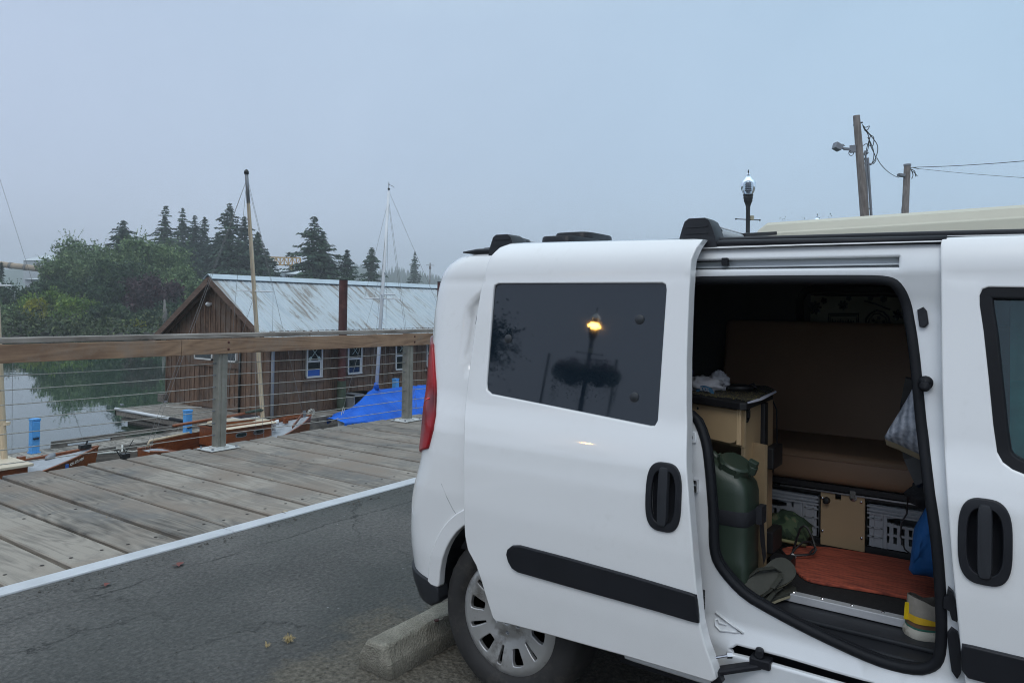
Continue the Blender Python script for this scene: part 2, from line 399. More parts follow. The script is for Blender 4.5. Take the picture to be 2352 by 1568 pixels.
def tarpm():
    m, nt, p = newmat('blue_tarpaulin'); co = obj_co(nt); n = nd(nt, 'TexNoise', {'Vector': co, 'Scale': 3.5, 'Detail': 4., 'Distortion': 1.}); v = nd(nt, 'TexVoronoi', {'Vector': co, 'Scale': 2.2}, feature='DISTANCE_TO_EDGE')
    w = nd(nt, 'TexNoise', {'Vector': co, 'Scale': 2., 'Detail': 3.})
    setp(nt, p, col=ramp(nt, w.outputs[0], [(.3, (.003, .085, .46)), (.7, (.006, .125, .62))]), spec=.25, rough=.6, normal=bumpn(nt, mth(nt, 'ADD', n.outputs[0], mth(nt, 'MULTIPLY', v.outputs[0], .8)), .5, .06)); return m
TARP = tarpm()
def asphalt():
    m, nt, p = newmat('old_asphalt'); co = obj_co(nt)
    big = nd(nt, 'TexNoise', {'Vector': co, 'Scale': .9, 'Detail': 5., 'Roughness': .6}); hue = nd(nt, 'TexNoise', {'Vector': co, 'Scale': .55, 'Detail': 2.})
    fine = nd(nt, 'TexNoise', {'Vector': co, 'Scale': 42., 'Detail': 7., 'Roughness': .8}); vo = nd(nt, 'TexVoronoi', {'Vector': co, 'Scale': 48.})
    a = mth(nt, 'ADD', mth(nt, 'MULTIPLY', big.outputs[0], .35), mth(nt, 'MULTIPLY', fine.outputs[0], .75))
    c = ramp(nt, a, [(.38, (.034, .033, .032)), (.54, (.096, .093, .088)), (.72, (.20, .19, .178))])
    c = mixc(nt, ramp(nt, hue.outputs[0], [(.4, (0, 0, 0)), (.6, (.5, .5, .5))]), c, (.050, .058, .055))
    sp = nd(nt, 'TexVoronoi', {'Vector': co, 'Scale': 9.}); spf = ramp(nt, sp.outputs['Distance'], [(.035, (1, 1, 1)), (.055, (0, 0, 0))])
    gate = ramp(nt, nd(nt, 'TexNoise', {'Vector': co, 'Scale': 3.1}).outputs[0], [(.52, (0, 0, 0)), (.56, (1, 1, 1))])
    c = mixc(nt, mth(nt, 'MULTIPLY', spf, gate), c, (.34, .34, .34))
    # worn brown dirt in a band beside the wheel stop, breaking up at its edge
    s = nd(nt, 'SeparateXYZ', {0: nd(nt, 'NewGeometry').outputs['Position']})
    dn = nd(nt, 'TexNoise', {'Vector': co, 'Scale': 2.6, 'Detail': 8., 'Roughness': .72})
    q = mth(nt, 'ADD', s.outputs[1], mth(nt, 'MULTIPLY', mth(nt, 'SUBTRACT', dn.outputs[0], .5), 1.1))
    df = ramp(nt, mth(nt, 'MULTIPLY', q, .25), [(.60, (.9, .9, .9)), (.65, (0, 0, 0))])
    dc = ramp(nt, fine.outputs[0], [(.35, (.060, .053, .040)), (.5, (.13, .115, .09)), (.7, (.25, .225, .18))]); c = mixc(nt, df, c, dc)
    # cracks
    cr = nd(nt, 'TexVoronoi', {'Vector': nd(nt, 'VectorMath', {0: co, 1: mixc(nt, .5, (0, 0, 0), dn.outputs[1])}, operation='ADD').outputs[0], 'Scale': .8}, feature='DISTANCE_TO_EDGE')
    crf = mth(nt, 'MULTIPLY', ramp(nt, cr.outputs[0], [(.0, (1, 1, 1)), (.004, (0, 0, 0))]), ramp(nt, big.outputs[0], [(.5, (0, 0, 0)), (.62, (.5, .5, .5))]))
    ln = mth(nt, 'ABSOLUTE', mth(nt, 'ADD', mth(nt, 'ADD', s.outputs[1], mth(nt, 'MULTIPLY', mth(nt, 'SUBTRACT', dn.outputs[0], .5), .22)), -3.90))
    lf = mth(nt, 'MULTIPLY', ramp(nt, ln, [(.0, (1, 1, 1)), (.006, (0, 0, 0))]), ramp(nt, big.outputs[0], [(.47, (0, 0, 0)), (.58, (.45, .45, .45))])); crf = mth(nt, 'MAXIMUM', crf, lf)
    c = mixc(nt, crf, c, (.018, .018, .02))
    h = mth(nt, 'ADD', mth(nt, 'ADD', vo.outputs['Distance'], mth(nt, 'MULTIPLY', fine.outputs[0], .8)), mth(nt, 'MULTIPLY', crf, -2.))
    setp(nt, p, col=c, rough=.85, spec=.3, normal=bumpn(nt, h, 1., .012)); return m
ASPH = asphalt()
def concretem():
    m, nt, p = newmat('pitted_concrete'); co = obj_co(nt)
    f = nd(nt, 'TexNoise', {'Vector': co, 'Scale': 90., 'Detail': 6., 'Roughness': .8}); b = nd(nt, 'TexNoise', {'Vector': co, 'Scale': 7., 'Detail': 6., 'Roughness': .7})
    v = nd(nt, 'TexVoronoi', {'Vector': co, 'Scale': 120.})
    a = mth(nt, 'ADD', mth(nt, 'MULTIPLY', f.outputs[0], .6), mth(nt, 'MULTIPLY', b.outputs[0], .5))
    c = ramp(nt, a, [(.35, (.12, .11, .085)), (.55, (.25, .235, .19)), (.75, (.42, .39, .32))])
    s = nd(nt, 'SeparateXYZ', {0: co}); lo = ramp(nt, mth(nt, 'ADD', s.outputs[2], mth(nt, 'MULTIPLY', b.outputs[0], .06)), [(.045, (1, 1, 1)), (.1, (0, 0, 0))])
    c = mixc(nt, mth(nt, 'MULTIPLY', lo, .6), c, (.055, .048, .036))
    setp(nt, p, col=c, rough=.9, normal=bumpn(nt, mth(nt, 'ADD', v.outputs[0], f.outputs[0]), .9, .006)); return m
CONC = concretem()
def waterm():
    m, nt, p = newmat('harbour_water'); co = obj_co(nt)
    n = nd(nt, 'TexNoise', {'Vector': nd(nt, 'Mapping', {'Vector': co, 'Scale': (1, 1, 1), 'Rotation': (0, 0, radians(35))}).outputs[0], 'Scale': 1.1, 'Detail': 4., 'Roughness': .45})
    n2 = nd(nt, 'TexNoise', {'Vector': co, 'Scale': .12, 'Detail': 3.})
    patch = ramp(nt, n2.outputs[0], [(.45, (.25, .25, .25)), (.62, (1, 1, 1))])
    c = nd(nt, 'Bump', {'Height': n.outputs[0], 'Strength': mth(nt, 'MULTIPLY', patch, .22), 'Distance': .03}).outputs[0]
    setp(nt, p, col=(.018, .040, .026), rough=.015, normal=c, ior=1.45, spec=.8); return m
WATER = waterm()
def roofm():
    m, nt, p = newmat('galvanised_roof_sheet'); co = obj_co(nt, (1.3, .16, .16)); co2 = obj_co(nt)
    a = nd(nt, 'TexNoise', {'Vector': co, 'Scale': 2.6, 'Detail': 8., 'Roughness': .78, 'Distortion': .5}); b = nd(nt, 'TexNoise', {'Vector': co2, 'Scale': .5, 'Detail': 3.})
    f = mth(nt, 'ADD', a.outputs[0], mth(nt, 'MULTIPLY', mth(nt, 'SUBTRACT', b.outputs[0], .5), .35))
    c = ramp(nt, f, [(.34, (.31, .36, .40)), (.48, (.44, .49, .53)), (.55, (.37, .40, .415)), (.59, (.23, .225, .215)), (.70, (.23, .165, .13))])
    setp(nt, p, col=c, rough=.5, metal=.15); return m
ROOF = roofm()
RUST = M('rust_red_steel', (.065, .017, .014), .7, .35, 3, .3, 30, dirt=(.11, .04, .03), dirts=4)
BRWOOD = wood('brown_post', (.09, .045, .03), (.19, .10, .07), 2, 2., False)
UPOLE = wood('grey_utility_pole', (.13, .11, .10), (.30, .27, .25), 2, 1.5, False, 10.)
BLACKM = M('black_painted_iron', (.014, .017, .018), .45, .2, 6, .1, 80)
GREYM = M('grey_metal', (.22, .235, .26), .5, .1, 6, .1, 60, metal=.4)
PVC = M('grey_pipe', (.28, .31, .36), .5, .1, 3, .02, 60)
PANE = glassdark('window_pane', (.018, .026, .028), .02)
WFR = M('white_window_frame', (.55, .55, .53), .5, .06, 6, .05, 60)
ROPE = M('white_rope', (.55, .54, .5), .8, .15, 60, .5, 200); DROPE = M('dark_rope', (.05, .045, .04), .8, .2, 60, .3, 200)
BLUEROPE = M('blue_rope', (.05, .10, .35), .8, .2, 60, .3, 200)
DARKTIMBER = M('dark_wet_timber', (.02, .017, .014), .8, .3, 4, .3, 20)
TRUNK = M('tree_bark', (.055, .045, .036), .85, .3, 3, .4, 12)
SNAG = M('bare_grey_wood', (.16, .15, .14), .85, .25, 3, .4, 12)
CONIF = foliage('fir_needles', (.008, .026, .016), (.030, .070, .040), (.070, .115, .060))
CONIF2 = foliage('dark_fir_needles', (.007, .022, .018), (.022, .054, .040), (.05, .085, .055))
LEAFG = foliage('alder_leaves', (.026, .062, .025), (.105, .175, .072), (.25, .33, .15))
LEAFD = foliage('dark_leaves', (.010, .030, .016), (.034, .072, .034), (.07, .12, .05))
LEAFY = foliage('yellow_green_leaves', (.04, .09, .018), (.12, .21, .035), (.24, .31, .05))
LEAFGOLD = foliage('golden_leaves', (.12, .15, .02), (.27, .28, .03), (.42, .38, .05))
LEAFP = foliage('purple_leaves', (.018, .012, .016), (.050, .026, .032), (.085, .04, .045))
FLOWER = foliage('magenta_flowers', (.08, .01, .04), (.22, .03, .09), (.35, .12, .2))
# ------------------------------------------------------------------ ground, deck, railing
def struct(o, kind='structure'): o['kind'] = kind; return o
b = MB(); b.grid(lambda u, v: (u, v, 0), [-400, -60, -12, 0, 6, 20, 60, 400], [-500, -60, -10, 0, 3, 4.25]); asph = struct(b.build('asphalt_lot', ASPH))
b = MB(); b.box((-400, 3.9, -5), (400, 4.2, -.02)); struct(b.build('sea_wall', DARKTIMBER))
def edgeY(x): return 7.10-.048*(x-2.7)
b = MB(); r = random.Random(3)
x = -4.0-.005
k = 0; x0 = 2.335-.333*20
while x0 < 22:
    g = .012+r.random()*.009; a, c_ = x0+g, x0+.333-g; yo = edgeY((a+c_)/2)+r.uniform(-.03, .045); zz = r.uniform(-.004, .004); tl = r.uniform(-.002, .002)
    ys = [4.372+(yo-4.372)*t/6 for t in range(7)]; w1 = r.uniform(-.004, .004)
    vs = []; fs = []
    for i, y in enumerate(ys):
        dx = w1*sin(i*1.1)
        for px_, pz in ((a, -.115), (a, -.007), (a+.007, 0), (c_-.007, 0), (c_, -.007), (c_, -.115)): vs.append((px_+dx, y, pz+zz+tl*(1 if px_ > a+.1 else -1)))
    for i in range(6):
        for q in range(6): fs.append((i*6+q, i*6+(q+1) % 6, (i+1)*6+(q+1) % 6, (i+1)*6+q))
    fs += [(0, 1, 2, 3, 4, 5), tuple(36+i for i in (5, 4, 3, 2, 1, 0))]
    b.add(vs, fs)
    for yy in (4.56, 5.62, 6.72):
        for xx in (a+.06, c_-.06):
            b.cm = 1; q_ = [(xx+.011*cos(2*pi*k_/8)+r.uniform(-.002, .002), yy+.011*sin(2*pi*k_/8), zz+.0025+tl*0) for k_ in range(8)]; b.add(q_+[(xx, yy, zz+.0035)], [(k_, (k_+1) % 8, 8) for k_ in range(8)]); b.cm = 0
    x0 += .333
struct(b.build('boardwalk', [DECK, M('rusty_bolt_head', (.035, .028, .024), .8, .3, 20, 0)], fixn=False))
b = MB()
for y in (4.6, 5.4, 6.2): b.box((-5, y, -.6), (22, y+.25, -.125))
b.box((-5, 4.38, -.17), (22, 7., -.14))  # solid dark sheet added under the planks so their gaps read near black
for xx in range(-4, 22, 3):
    for y in (4.9, 6.7): b.tube([(xx, y, -6), (xx, y, -.4)], .16, 10)
struct(b.build('boardwalk_beams_and_shade_sheet', DARKTIMBER))
b = MB(); sx_ = G(536, 1222, 0).x; b.box((-30, 4.245, -.08), (sx_-.002, 4.365, .012)); b.box((sx_+.002, 4.247, -.08), (30, 4.366, .011))
struct(b.build('kerb_strip', STEEL, bevel=.008, seg=2))
# railing: one thing
RL = thing('railing', 'timber topped deck railing with steel cables above the weathered boardwalk', 'railing', (4.51, 6.80, 0))
def railY(x): return 6.80-.066*(x-4.51)
RX = [-3.3, -.69, 1.91, 4.51, 7.11, 9.71, 12.31, 14.9]
for (a, c_) in ((-3.3, 1.2), (1.2, 5.53), (5.54, 9.9), (9.91, 15)):
    b = MB(); b.beam((a, railY(a)-.005, 1.158), (c_, railY(c_)-.005, 1.158), .15, .045); b.build('cap_board', RAILTOP, RL, bevel=.006)
for (a, c_) in ((-3.3, 4.05), (4.053, 8.9), (8.903, 15)):
    b = MB(); b.beam((a, railY(a)-.067, 1.052), (c_, railY(c_)-.067, 1.052), .038, .152); b.build('rail_board', RAILW, RL, bevel=.004)
for x in RX:
    y = railY(x); dx = .052
    b = MB(); b.prism([(x-dx, y-.045), (x-dx+.008, y-.052), (x+dx-.008, y-.052), (x+dx, y-.045), (x+dx, y+.045), (x+dx-.008, y+.052), (x-dx+.008, y+.052), (x-dx, y+.045)], lambda u, v, d: (u, v, d), .012, 1.128)
    b.box((x-.018, y-.058, .02), (x+.018, y-.052, .97))
    po = b.build('post', POSTM, RL)
    b = MB(); b.box((x-.165, y-.13, .006), (x+.165, y+.13, .016)); b.box((x-.07, y-.07, .016), (x+.07, y+.07, .03)); pl = b.build('base_plate', PLATE, po, bevel=.003)
    for sx in (-1, 1):
        for sy in (-1, 1): b = MB(); b.tube([(x+sx*.135, y+sy*.1, .016), (x+sx*.135, y+sy*.1, .033)], .012, 6); b.build('plate_bolt', GREYM, po)
    for z in (1.02, 1.09): b = MB(); b.lathe([(.0, 0), (.013, .001), (.011, .007), (.0, .009)], 10, Matrix.Translation((x+.03, y-.0865, z)) @ Matrix.Rotation(pi/2, 4, 'X')); b.build('rail_bolt', RUST, po)
for i, z in enumerate((.875, .757, .635, .513, .395, .268, .15)):
    b = MB(); pts = []
    for j in range(len(RX)-1):
        a, c_ = RX[j], RX[j+1]
        for t in range(6):
            u = t/6; xx = a+(c_-a)*u; pts.append((xx, railY(xx), z-.012*4*u*(1-u)))
    pts.append((RX[-1], railY(RX[-1]), z)); b.tube(pts, .0042, 6); b.build('cable', CABLE, RL, smooth=True)
    for x in RX[2:6]:
        for s in (-1, 1): b = MB(); b.tube([(x+s*.05, railY(x), z), (x+s*.085, railY(x), z)], .0065, 6); b.build('cable_fitting', GREYM, RL)
# concrete wheel stop behind the van
wsx0, wsx1 = 2.172, 4.0
b = MB(); pr = [(-.095, 0), (-.088, .06), (-.055, .118), (-.045, .124), (.045, .124), (.055, .118), (.088, .06), (.095, 0)]
rr_ = random.Random(9)
xs_ = [wsx0, wsx0+.012]+[wsx0+.03+i*.06 for i in range(30)]+[wsx1]; vs = []; fs = []
for i, xx in enumerate(xs_):
    for (py_, pz) in pr:
        j = .0035; vs.append((xx+rr_.uniform(-j, j), 2.185+py_*(.93 if i == 0 else 1)+rr_.uniform(-j, j), pz*(.955 if i == 0 else 1)+(rr_.uniform(-j, j) if pz > 0 else -.003)))
n_ = len(pr)
for i in range(len(xs_)-1):
    for q in range(n_): fs.append((i*n_+q, i*n_+(q+1) % n_, (i+1)*n_+(q+1) % n_, (i+1)*n_+q))
fs += [tuple(range(n_)), tuple((len(xs_)-1)*n_+i for i in range(n_))][::1]
b.add(vs, fs); wst = thing('wheel_stop', 'pitted grey concrete wheel stop on the asphalt by the van rear tyre', 'wheel stop', (2.9, 2.185, 0))
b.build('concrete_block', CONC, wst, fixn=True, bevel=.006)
p = G(1003, 1424, .124); b = MB(); b.lathe([(.0, .1245), (.011, .1245), (.012, .129), (.004, .131), (0, .131)], 10, c=(p.x, p.y, 0)); b.build('anchor_bolt', RUST, wst)
# litter: dry tuft, leaves, grit
def tuft(px, py, rad, n, label, mat, seed):
    q = G(px, py, 0); r = random.Random(seed); b = MB()
    for i in range(n):
        a = r.random()*2*pi; l = rad*r.uniform(.4, 1); h = r.uniform(.2, .9)*rad; w = .0016
        p0 = Vector((q.x+r.uniform(-1, 1)*rad*.15, q.y+r.uniform(-1, 1)*rad*.15, 0)); p1 = p0+Vector((cos(a)*l*.6, sin(a)*l*.6, h)); p2 = p0+Vector((cos(a)*l, sin(a)*l, h*.6))
        b.tube([p0, p1, p2], [w*1.3, w, w*.4], 4)
    return tag(b.build('dry_weed', mat), label, 'weed')
DRY = M('dry_straw', (.42, .33, .17), .8, .3, 50, 0)
tuft(662, 1473, .036, 40, 'straw coloured dry weed tuft on the asphalt beside the dirt edge', DRY, 1)
tuft(612, 1484, .024, 10, 'thin flattened scrap of dry weed left of the straw tuft', DRY, 2)
LEAFR = M('red_leaf', (.16, .04, .03), .6, .3, 30, .1); LEAFT = M('tan_leaf', (.34, .28, .2), .6, .3, 30, .1)
for (px, py, s, mt, lb) in ((411, 1297, .05, LEAFR, 'dark red curled leaf against the metal kerb strip, larger one'), (243, 1344, .036, LEAFR, 'small red brown leaf against the metal kerb strip'), (654, 1176, .05, LEAFT, 'tan dead leaf on the asphalt below the kerb strip joint'), (624, 1102, .028, LEAFT, 'small pale star shaped leaf lying on a deck board')):
    z = .004 if lb[0] != 's' or 'deck' not in lb else .008
    q = G(px, py, z); b = MB(); vs = [(q.x, q.y, z+.004)]
    for i in range(10):
        a = 2*pi*i/10; rr = s*(.55 if i % 2 else 1)*(.45 if i in (2, 3, 7, 8) else .9); vs.append((q.x+cos(a+.4)*rr, q.y+sin(a+.4)*rr, z+.004+abs(sin(a*1.5))*.008))
    b.add(vs, [(0, i+1, (i+1) % 10+1) for i in range(10)]); tag(b.build('fallen_leaf', mt, smooth=True), lb, 'leaf')
b = MB(); r = random.Random(5)
for i in range(900):
    y = 4.2-abs(r.gauss(0, .05)) if i < 330 else (2.45+r.gauss(0, .35)); x = r.uniform(.8, 5); s = r.uniform(.0015, .006) if i > 20 else .012
    c0 = Vector((x, y, s*.3)); b.add([c0+Vector((r.uniform(.6, 1.2)*s*a, r.uniform(.6, 1.2)*s*c_, s*d)) for a, c_, d in ((1, 0, 0), (-1, 0, 0), (0, 1, 0), (0, -1, 0), (0, 0, .8), (0, 0, -.5))], [(0, 2, 4), (2, 1, 4), (1, 3, 4), (3, 0, 4)])
tag(b.build('loose_grit', M('grit', (.075, .07, .062), .9, .6, 30, 0)), 'scattered dark grit and crumbs on the asphalt', 'gravel', kind='stuff')
# ------------------------------------------------------------------ the van
VAN = thing('van', 'white panel van with its side door slid open beside the boardwalk', 'van', (3.19, 0, 0))
OT = [(.15, .07), (.25, .04), (.35, .018), (.50, .003), (.62, 0), (.75, -.005), (.9, 0), (1.0, .010), (1.06, .026), (1.10, .040), (1.14, .052), (1.2, .060), (1.4, .090), (1.585, .118), (1.60, .124), (1.615, .120), (1.66, .130), (1.70, .148), (1.74, .185), (1.76, .22), (1.78, .30), (1.80, .45)]
def _lin(t, z):
    if z <= t[0][0]: return t[0][1]
    for (a, x), (c, y) in zip(t, t[1:]):
        if z <= c: return x+(y-x)*(z-a)/(c-a)
    return t[-1][1]
def off(z): return sum(_lin(OT, z+k*.007)*w for k, w in ((-2, .1), (-1, .2), (0, .4), (1, .2), (2, .1)))
def side(base): return lambda u, v, d: (base+off(v)-d, u, v)
YR = [(.2, 2.12), (.36, 2.17), (.48, 2.185), (.56, 2.19), (.67, 2.185), (.75, 2.168), (.81, 2.15), (.87, 2.135), (1.0, 2.13), (1.1, 2.145), (1.2, 2.15), (1.35, 2.155), (1.46, 2.163), (1.55, 2.158), (1.62, 2.145), (1.67, 2.12), (1.70, 2.09), (1.72, 2.05), (1.74, 1.98)]
RQ = .17
def yr(z): return sum(_lin(YR, z+k*.02)*w for k, w in ((-1, .25), (0, .5), (1, .25)))
FAUX = [onX(px, py, 2.36) for px, py in ((1125, 656), (1101, 662), (1078, 676), (1063, 698), (1058, 722), (1058, 765), (1062, 812), (1068, 840), (1076, 856), (1100, 870), (1140, 870), (1140, 656))]
FAUX = [(p.y, p.z) for p in FAUX]
def segd(p, poly):
    m_ = 9
    for i in range(len(poly)):
        ax, ay = poly[i-1]; bx, by = poly[i]; dx, dy = bx-ax, by-ay; t = max(0, min(1, ((p[0]-ax)*dx+(p[1]-ay)*dy)/(dx*dx+dy*dy+1e-12)))
        m_ = min(m_, math.hypot(p[0]-ax-dx*t, p[1]-ay-dy*t))
    return m_
def rq(s, z, d=0.):
    r = RQ; L1 = yr(z)-r; xs = 2.28+off(z)
    if 1.6 < s < 2.05 and .95 < z < 1.6 and inpoly((s, z), FAUX):
        t = min(1, segd((s, z), FAUX)/.038); d = d-.034*t*t*(3-2*t)
    if s < L1: return (xs-d, s, z)
    ph = min((s-L1)/r, pi/2)
    x = xs+r-(r+d)*cos(ph); y = L1+(r+d)*sin(ph)
    if s > L1+r*pi/2: x += s-L1-r*pi/2
    return (x, y, z)
def uvpx(fn, px, py, g=(1., 1.), dof=0.):
    u, v = g
    for _ in range(25):
        a = proj(fn(u, v, dof)); e = (px-a[0], py-a[1])
        if abs(e[0])+abs(e[1]) < .05: break
        h = .004; bu = proj(fn(u+h, v, dof)); bv = proj(fn(u, v+h, dof))
        j = ((bu[0]-a[0])/h, (bv[0]-a[0])/h, (bu[1]-a[1])/h, (bv[1]-a[1])/h); dt = j[0]*j[3]-j[1]*j[2]
        if abs(dt) < 1e-6: break
        du = (j[3]*e[0]-j[1]*e[1])/dt; dv = (-j[2]*e[0]+j[0]*e[1])/dt
        u += max(-.2, min(.2, du)); v += max(-.2, min(.2, dv))
    return (u, v)
def PXS(fn, pts, dof=0., g=(1., 1.)):
    out = []
    for p in pts:
        out.append(uvpx(fn, p[0], p[1], out[-1] if out else g, dof))
    return out
# body shell: front half, roof, far side ------------------------------------------------
PR = [(off(z), z) for z in (.20, .30, .42, .55, .68, .8, .9, 1.0, 1.06, 1.1, 1.16, 1.3, 1.45, 1.58, 1.66, 1.705)]+[(.168, 1.717), (.20, 1.729), (.27, 1.741), (.38, 1.750), (.60, 1.762), (.91, 1.770)]
ST = [(1.0, 1.803, 0), (.6, 1.803, 0), (.2, 1.800, 0), (-.3, 1.79, 0), (-.8, 1.765, 0), (-1.05, 1.74, .005), (-1.25, 1.65, .01), (-1.5, 1.46, .02), (-1.75, 1.27, .03), (-1.95, 1.12, .045), (-2.15, 1.03, .07), (-2.35, .97, .11), (-2.5, .88, .18), (-2.58, .74, .28), (-2.6, .5, .34), (-2.58, .3, .38)]
def station(y, zr, w):
    o = []
    for of, z in PR:
        z2 = z if z < .45 else .45+(z-.45)*(zr-.45)/(1.803-.45) if zr < 1.2 else (z if z < .9 else .9+(z-.9)*(zr-.9)/(.903))
        o.append((2.28+of+w*(1-min(1, of/.91)), y, z2))
    o += [(6.38-x, yy, zz) for x, yy, zz in o[-2::-1]]
    return o
b = MB(); R_ = [station(*s) for s in ST]; n_ = len(R_[0])
vs = [p for r_ in R_ for p in r_]; fs = []
for i in range(len(R_)-1):
    for k in range(n_-1):
        if k < 15 and i < 5: continue
        fs.append((i*n_+k, (i+1)*n_+k, (i+1)*n_+k+1, i*n_+k+1))
fs.append(tuple((len(R_)-1)*n_+k for k in range(n_)))
b.add(vs, fs)
# rear roof cap + far rear side + rear face
rows = [(z, 2.28+off(z), yr(z), RQ) for z in (.20, .30, .42, .55, .68, .8, .9, 1.0, 1.06, 1.1, 1.16, 1.3, 1.45, 1.58, 1.66, 1.705)]+[(1.717, 2.448, 2.045, .17), (1.729, 2.48, 2.0, .18), (1.741, 2.55, 1.92, .2), (1.750, 2.66, 1.80, .22), (1.762, 2.88, 1.5, .2), (1.770, 3.19, 1.0, 0)]
def ring(z, xs, y_, r):
    o = [(xs, 1.0, z)]
    for i in range(9):
        a = pi/2*i/8; o.append((xs+r-r*cos(a), max(1.0, y_-r+r*sin(a)), z))
    o.append(((xs+3.19)/2, y_, z)); o.append((3.19, y_, z)); return o+[(6.38-x, yy, zz) for x, yy, zz in o[-2::-1]]
RR = [ring(*q) for q in rows]; n2 = len(RR[0]); vs = [p for r_ in RR for p in r_]; fs = []
for i in range(len(RR)-1):
    for k in range(n2-1):
        if k < 9 and i < 15: continue
        fs.append((i*n2+k, i*n2+k+1, (i+1)*n2+k+1, (i+1)*n2+k))
b.add(vs, fs)
body = b.build('body_shell', WHITE, VAN, smooth=True, fixn=True)
# near rear quarter, with wheel arch
WY, WZ = 1.628, .315
def arch(a, c, n=22, z0=.36): # points of the arch from rear foot over the top to the front foot
    out = []
    for i in range(n+1):
        t = pi*i/n; out.append((WY+a*math.copysign(abs(cos(t))**.9, cos(t)), max(z0, WZ+c*abs(sin(t))**.9)))
    return [p for p in out]
S_END = lambda z: yr(z)-RQ+RQ*pi/2-.001
zs_ = [.37, .45, .55, .65, .75, .85, .95, 1.05, 1.15, 1.25, 1.35, 1.45, 1.55, 1.62, 1.67, 1.705]
outer = [(S_END(z), z) for z in zs_]+[(1.0, 1.705), (1.0, .37)]+[p for p in arch(.325, .392, z0=.37)[::-1]]
quarter = panel('rear_quarter', rq, outer, [], WHITE, VAN, step=.03, thick=.03, lip=.004)
fl_in = arch(.322, .388, z0=.375); fl_out = arch(.372, .428, z0=.375)
fl = [p for p in fl_out if p[0] > WY-.15]; fi = [p for p in fl_in if p[0] > WY-.15]
panel('wheel_arch_flare', rq, fl+fi[::-1], [], WHITE, VAN, step=.02, thick=.03, lip=.006, off=.010)
panel('filler_slot', rq, PXS(rq, [(1094, 740), (1096.5, 722), (1093.5, 742), (1090, 757)], g=(1.75, 1.4)), [], PLAST, VAN, step=.02, thick=.004, lip=.001, off=.004)
# black lower bumper
bp = [(s_, z_) for s_, z_ in [(S_END(.4)+.0, .41), (2.16, .405), (2.09, .398), (2.03, .388), (2.005, .382), (1.985, .37), (1.955, .362), (1.955, .315), (2.0, .285), (S_END(.3), .29)]]
panel('rear_bumper', rq, bp, [], PLAST2, VAN, step=.02, thick=.06, lip=.008, off=.012)
b = MB(); b.box((2.5, 2.0, .29), (3.88, 2.2, .43)); b.build('bumper_bar', PLAST2, VAN, bevel=.02)
# bumper seam
seam = PXS(rq, [(1014, 1110), (1026, 1140), (1040, 1168), (1060, 1196)], g=(2., .8)); seam = [(yr(.87)-.02, .875)]+[(max(1.8, a), z) for a, z in seam]
b = MB(); b.tube([rq(a, z, -.001) for a, z in seam], .0014, 6); b.build('bumper_seam', PLAST2, VAN)
# tail light
tin = PXS(rq, [(990, 795), (998, 841), (1000, 874), (998.5, 952), (993, 986), (984, 1024)], g=(2.05, 1.3)); tin = [(max(1.95, min(2.15, a)), z) for a, z in tin]
to = [(yr(.87)+.06, .868), (yr(1.)+.13, .95), (yr(1.1)+.16, 1.10), (yr(1.25)+.14, 1.25), (yr(1.33)+.08, 1.335), (yr(1.36)+.0, 1.36)]
tail = panel('tail_light', rq, tin+to, [], RED, VAN, step=.02, thick=.03, lip=.008, off=.012)
b = MB(); c0 = uvpx(rq, 985, 905, (2.06, 1.1)); b.tube([rq(c0[0]-.045, 1.115, .0125), rq(c0[0]-.0, 1.10, .0125)], .004, 8); b.build('reflector', REDBRIGHT, tail, smooth=True)
# underside, wheel housing, liners
b = MB(); b.box((2.45, -2.4, .22), (3.93, 1.22, .30)); b.box((2.75, 1.22, .22), (3.6, 2.05, .30)); b.build('underbody', PLAST, VAN)
b = MB(); n = 18; ar = [(WY+.335*cos(pi*i/n), WZ+.40*sin(pi*i/n)) for i in range(n+1)]; ar = [(WY+.335, .31)]+ar+[(WY-.335, .31)]
b.grid(lambda u, v: (v, ar[int(u)][0], ar[int(u)][1]), range(len(ar)), [2.30, 2.75]); b.add([(2.75, y, z) for y, z in ar], [tuple(range(len(ar)))]); b.build('wheel_housing', RUBBER, VAN)
